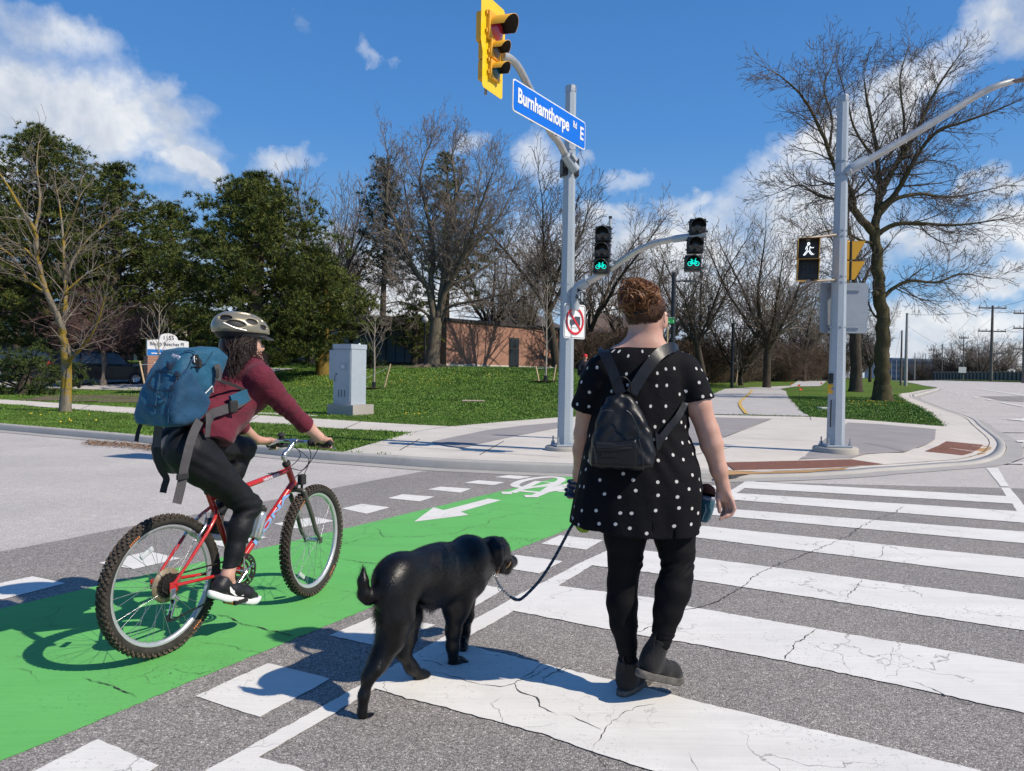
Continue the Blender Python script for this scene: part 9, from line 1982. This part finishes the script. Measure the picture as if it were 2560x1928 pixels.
g = [S.lo[i] + S.h * np.arange(S.n[i]) for i in range(3)]; X_,Y_,Z_ = g[0][:,None,None] - hcp.x,g[1][None,:,None] - hcp.y,g[2][None,None,:] - hcp.z; f_ = X_ * fac.x + Y_ * fac.y + Z_ * fac.z; S.F = np.maximum(S.F,(f_ - .055 - .05 * np.clip((Z_ + .0) / .05,0,1)).astype(np.float32))
hr = body_part('hair',S.mesh('hair',M_HD,1),cy); rs = random.Random(5); tr = Tree(3)
for k in range(1500):
 a = rs.uniform(-2.0,2.0); st = hcp + (-fac * math.cos(a) * .098 + fr_ * math.sin(a) * .085) + fu * rs.uniform(-.05,.02); endx = rs.gauss(1335,80); endy = rs.uniform(520,700) if rs.random() < .75 else rs.uniform(430,560)
 endx = min(max(endx,1190),1480)
 if endx > 1420: endy = rs.uniform(470,570)
 e = c1(endx,endy,rs.uniform(-.13,.02)); ph = rs.random() * 6.28; amp = rs.uniform(.006,.020); pts = [st]
 for i in range(1,7):
  q = i / 6; base_ = st.lerp(e,q) + Vector((0,0,.03 * math.sin(q * 3.14) * (1 - q))) - fac * .02 * math.sin(q * 3.14); pts.append(base_ + Vector((math.cos(ph + q * 7) * amp * q,math.sin(ph + q * 7) * amp * q,math.sin(ph * 2 + q * 9) * amp * .4)))
 strand(tr,pts,rs.uniform(.0012,.0024))
body_part('long_strands',tr.crown_mesh('long_strands',M_HD),cy,sub_of=hr)
hm = thing('bicycle_helmet','champagne gold bicycle helmet with black vents and visor on the cyclist','helmet',hcp)
hq = c1(1283,232,0); RHH = Matrix((fr_,fac,fu)).transposed(); S = SDF(tuple(hq - Vector((.2,.2,.14))),tuple(hq + Vector((.2,.2,.14))),.0042)
S.ell(hq - fu * .028,(.103,.148,.098),.0,RHH); S.ell(hq - fu * .02 - fac * .07 ,(.085,.085,.075),.03,RHH)
loc = lambda r_,f2,u: hq + fr_ * r_ + fac * f2 + fu * u
def hcut(x,y,z):
 X,Y,Z = x - hq.x,y - hq.y,z - hq.z; f2 = X * fac.x + Y * fac.y + Z * fac.z; u = X * fu.x + Y * fu.y + Z * fu.z; return u + .042 - .020 * np.clip(-f2 / .14,0,1) * 0 - .012 * np.clip(f2 / .14,-1,1)
g = [S.lo[i] + S.h * np.arange(S.n[i]) for i in range(3)]; S.F = np.maximum(S.F,-hcut(g[0][:,None,None],g[1][None,:,None],g[2][None,None,:]).astype(np.float32))
inner = MB()
for s_ in (-1,1):
 for (r_,f2,u,a,b_,c_) in ((.085,.015,.018,.03,.032,.014),(.075,.085,-.002,.03,.026,.013),(.092,-.075,-.006,.04,.052,.017),(.045,-.02,.062,.013,.052,.03),(.045,.075,.045,.012,.036,.025),(.05,-.115,.02,.03,.04,.014)): S.ell(loc(r_ * s_,f2,u),(a,b_,c_),.006,RHH,sub=True)
S.ell(loc(0,-.04,.07),(.011,.05,.02),.004,RHH,sub=True); S.ell(loc(0,.07,.055),(.010,.04,.02),.004,RHH,sub=True)
body_part('shell',S.mesh('shell',mat('helmet_champagne',(.26,.23,.155),.30,metal=.35,coat=.6,var=.03),1),hm)
S = SDF(tuple(hq - Vector((.2,.2,.16))),tuple(hq + Vector((.2,.2,.14))),.0048); S.ell(hq - fu * .030,(.094,.138,.088),.0,RHH); S.ell(hq - fu * .02 - fac * .065,(.076,.078,.066),.03,RHH); S.func(lambda x,y,z: -hcut(x,y,z) - .028,tuple(hq - Vector((.2,.2,.16))),tuple(hq + Vector((.2,.2,.14))),.0,0,sub=False) if False else None
S.F = np.maximum(S.F,-(hcut(g[0][:1][:,None,None] * 0 + (S.lo[0] + S.h * np.arange(S.n[0]))[:,None,None],(S.lo[1] + S.h * np.arange(S.n[1]))[None,:,None],(S.lo[2] + S.h * np.arange(S.n[2]))[None,None,:]) + .030).astype(np.float32)); body_part('liner',S.mesh('liner',mat('helmet_liner',(.012,.012,.014),.6),1),hm)
mb = MB(); V = []; N_ = 14
for j in range(N_ + 1):
 a = -1.15 + 2.3 * j / N_; r0_ = loc(math.sin(a) * .090,math.cos(a) * .128,-.040); r1_ = loc(math.sin(a) * .088,math.cos(a) * .128 + .052 * math.cos(a * 1.2),-.052); V += [r0_,r1_,r1_ - fu * .004,r0_ - fu * .006]
mb.add(V,[(4 * j + k,4 * j + 4 + k,4 * j + 4 + (k + 1) % 4,4 * j + (k + 1) % 4) for j in range(N_) for k in range(4)],True); part('visor',mb,mat('visor_dark',(.04,.04,.045),.35),hm)
mb = MB()
for s_ in (-1,1): mb.tube([loc(s_ * .085,.02,-.06),hcp + fac * .03 + fr_ * s_ * .062 - fu * .105],.004,6,flat=.4)
part('strap',mb,M_GRIP,hm)
mb = MB(); mb.tube(bez([loc(.088,-.135 + .0,-.012),loc(.104,-.08,-.03),loc(.108,-.02,-.036)],6),.005,6); part('silver_trim',mb,mat('helmet_silver',(.6,.6,.58),.3,metal=.5),hm)
# BLUE BACKPACK
M_BLUE = mat_fabric('pack_blue',(.013,.092,.165),.6,wr=.35,sheen=.1,wscale=12,spec=.3); M_BLUE2 = mat_fabric('pack_blue_dark',(.012,.060,.125),.7,wr=.3,sheen=.1,wscale=14); M_WEB = mat_fabric('webbing_grey',(.075,.072,.075),.75,wr=.1,sheen=0,wscale=30)
bp2 = thing('backpack','large blue hiking backpack with hanging grey straps on the cyclist','backpack',c1(800,800,0))
SV = -.15
side = [(870,425),(960,402),(1130,402),(1212,478),(1185,560),(1110,690),(1050,830),(1000,935),(900,1015),(800,1040),(715,1030),(700,950),(712,850),(745,720),(790,580)]
P2 = [c1(x,y,SV) for x,y in side]; UV = [((p - R0).dot(HD),p.z) for p in P2]; pfs = poly_sdf(UV)
def pack2(x,y,z):
 u = (x - R0.x) * HD.x + (y - R0.y) * HD.y; v = (x - R0.x) * LF.x + (y - R0.y) * LF.y; d2 = pfs(u,z); tz = np.clip((z - 1.12) / .36,0,1); hv = .130 - .030 * tz; v = v + .02 + .030 * tz; r_ = .05
 q1 = np.maximum(d2 + r_,0); q2 = np.maximum(np.abs(v) - (hv - r_),0); return np.sqrt(q1 ** 2 + q2 ** 2) - r_ + np.minimum(np.maximum(d2 + r_,np.abs(v) - (hv - r_)),0)
lo_,hi_ = box_of([p + LF * k for p in P2 for k in (0,.32)],.05); S = SDF(lo_,hi_,.0058); S.func(pack2,lo_,hi_,0)
S.disp(lambda x,y,z: .004 * np.sin(z * 22 + 3 * np.sin(x * 9 + y * 7)) * np.sin((x + y) * 15) + .0018 * np.sin((z * .8 + x) * 60 + 2 * np.sin(y * 14)) + .0008 * np.sin(z * 110 + 4 * np.sin(y * 21)))
body_part('main_bag',S.mesh('main_bag',M_BLUE,1),bp2)
pk2 = [(835,560),(870,590),(985,760),(1030,840),(998,935),(900,1012),(800,1036),(716,1026),(702,950),(714,850),(752,700)]
pfk = poly_sdf([((p - R0).dot(HD),p.z) for p in [c1(x,y,SV) for x,y in pk2]])
def sidep(x,y,z):
 u = (x - R0.x) * HD.x + (y - R0.y) * HD.y; v = (x - R0.x) * LF.x + (y - R0.y) * LF.y; d2 = pfk(u,z); return np.sqrt(np.maximum(d2 + .03,0) ** 2 + np.maximum(np.abs(v + .135) - .012,0) ** 2) - .027
S = SDF(lo_,hi_,.0058); S.func(sidep,lo_,hi_,0); S.disp(lambda x,y,z: .003 * np.sin((z - x) * 60 + 2 * np.sin(y * 20)))
body_part('side_pocket',S.mesh('side_pocket',M_BLUE2,1),bp2)
bkp = lambda x,y,v: c1(x,y,v)
mb = MB()                                                      # bungee cord on the outer face
def outer(x,y):   # point on the outer (rear) face along a ray
 d = ray(x / 3.16 + 200,y / 3.16 + 740); o = Vector((0,0,CAM_H)); t = 3.0; bt_,bq = t,9.0
 for _ in range(60):
  p = o + d * t; q = float(pack2(np.array([p.x]),np.array([p.y]),np.array([p.z]))[0]); 
  if q < bq: bt_,bq = t,q
  if q < .002 or t > 5: break
  t += max(q,.002) * .8
 return o + d * (bt_ - .012)
for pts in ([(600,590),(560,660),(540,720),(620,745),(700,745),(790,700),(770,640),(700,600),(600,590)],[(530,690),(600,760),(650,800),(665,835),(600,870),(520,860)],[(700,600),(720,560),(750,520)],[(690,575),(700,545),(730,555)],[(770,620),(750,690),(700,740)]):
 mb.tube(bez([outer(*p) for p in pts],4),.0028,6)
for p in ((712,560),(768,618),(700,548)): mb.box(outer(*p),(.018,.018,.026),bev=.004)
part('bungee_cord',mb,mat('cord_navy',(.01,.02,.045),.6),bp2)
mb = MB(); mb.tube(bez([outer(*p) for p in [(820,395 + 40),(870,430),(905,450),(880,520),(835,600),(780,700),(735,800),(700,900),(695,1000)]],5),.0035,6); mb.tube(bez([outer(*p) for p in [(1050,440),(1000,520),(960,540),(880,560)]],5),.003,6); mb.tube(bez([outer(*p) for p in [(640,560),(620,700),(600,820),(590,930)]],5),.003,6); part('piping',mb,M_BLUE2,bp2)
mb = MB(); a = outer(905,480); mb.strip([outer(905,468),outer(925,520),outer(945,560)],.03,[Vector((.3,-.9,.2))] * 3,.008); mb.box(outer(930,535),(.035,.02,.045),bev=.006); part('buckle',mb,M_GRIP,bp2)
mb = MB(); mb.tube(bez([outer(905,525),outer(900,490),outer(910,470),outer(925,478),outer(915,500)],5),.003,6); mb.tube(bez([outer(985,775),outer(1020,740),outer(1045,715),outer(1050,760)],5),.003,6); part('zip_pulls',mb,mat('cord_white',(.65,.65,.65),.6),bp2)
p_ = outer(722,474); q_ = outer(768,492); dr2 = (q_ - p_).normalized(); nq = -ray(430,890).normalized(); text('osprey',.030,p_ + nq * .012,dr2,nq.cross(dr2).normalized(),M_DW,bp2,name='maker_lettering',ext=.001,sx=.8)
def sstrap(nm_,pts,wd,nrm,m=M_WEB,th=.003): mb = MB(); P = bez([c1(x,y,v) for x,y,v in pts],5); mb.strip(P,wd,nrm,th); return part(nm_,mb,m,bp2)
nside = -LF + Vector((0,-.3,.1))
sstrap('hanging_strap',[(945,985,-.185),(905,1065,-.195),(870,1160,-.205),(845,1260,-.21),(822,1360,-.21),(812,1430,-.212),(795,1520,-.215),(765,1640,-.22)],.042,nside)
mb = MB(); mb.box(c1(810,1428,-.218),(.062,.012,.026),rot=Matrix((HD,LF,upv)).transposed(),bev=.003); part('ladder_buckle',mb,M_GRIP,bp2)
sstrap('hanging_strap',[(632,930,-.05),(620,1030,-.03),(610,1110,-.02),(605,1195,-.02)],.036,Vector((.3,-1,0))); sstrap('thin_strap',[(612,1195,.0),(612,1290,.0),(640,1370,.0),(682,1440,.0),(668,1500,.0),(655,1555,.0)],.030,Vector((.3,-1,0)),M_GRIP)
sstrap('thin_strap',[(497,870,.1),(488,940,.1),(480,1010,.1),(458,1080,.1),(445,1150,.1)],.018,Vector((.3,-1,0)),M_GRIP)
sstrap('hip_belt',[(1005,1000,-.170),(1040,935,-.178),(1120,905,-.19),(1190,880,-.19),(1270,840,-.175),(1340,790,-.15)],.044,nside,th=.006)
mb = MB(); P = bez([c1(1195,838,-.175),c1(1270,805,-.168),c1(1345,775,-.14)],5); mb.strip(P,.062,nside,.014); part('belt_pad',mb,M_BLUE,bp2)
mb = MB(); mb.box(c1(1210,875,-.20),(.05,.02,.06),rot=Matrix((HD,LF,upv)).transposed(),bev=.008); part('belt_buckle',mb,M_GRIP,bp2)
sstrap('hanging_strap',[(1012,925,-.182),(1015,1000,-.19),(1010,1060,-.19),(1005,1115,-.188)],.026,nside); sstrap('hanging_strap',[(1388,780,-.12),(1390,830,-.12),(1400,878,-.12)],.022,nside,M_GRIP)
sstrap('shoulder_strap',[(1090,545,-.165),(1085,610,-.172),(1100,665,-.17),(1200,700,-.15),(1300,745,-.145)],.016,nside,M_GRIP); sstrap('load_strap',[(1080,540,-.166),(1098,610,-.172),(1088,670,-.172)],.03,nside)
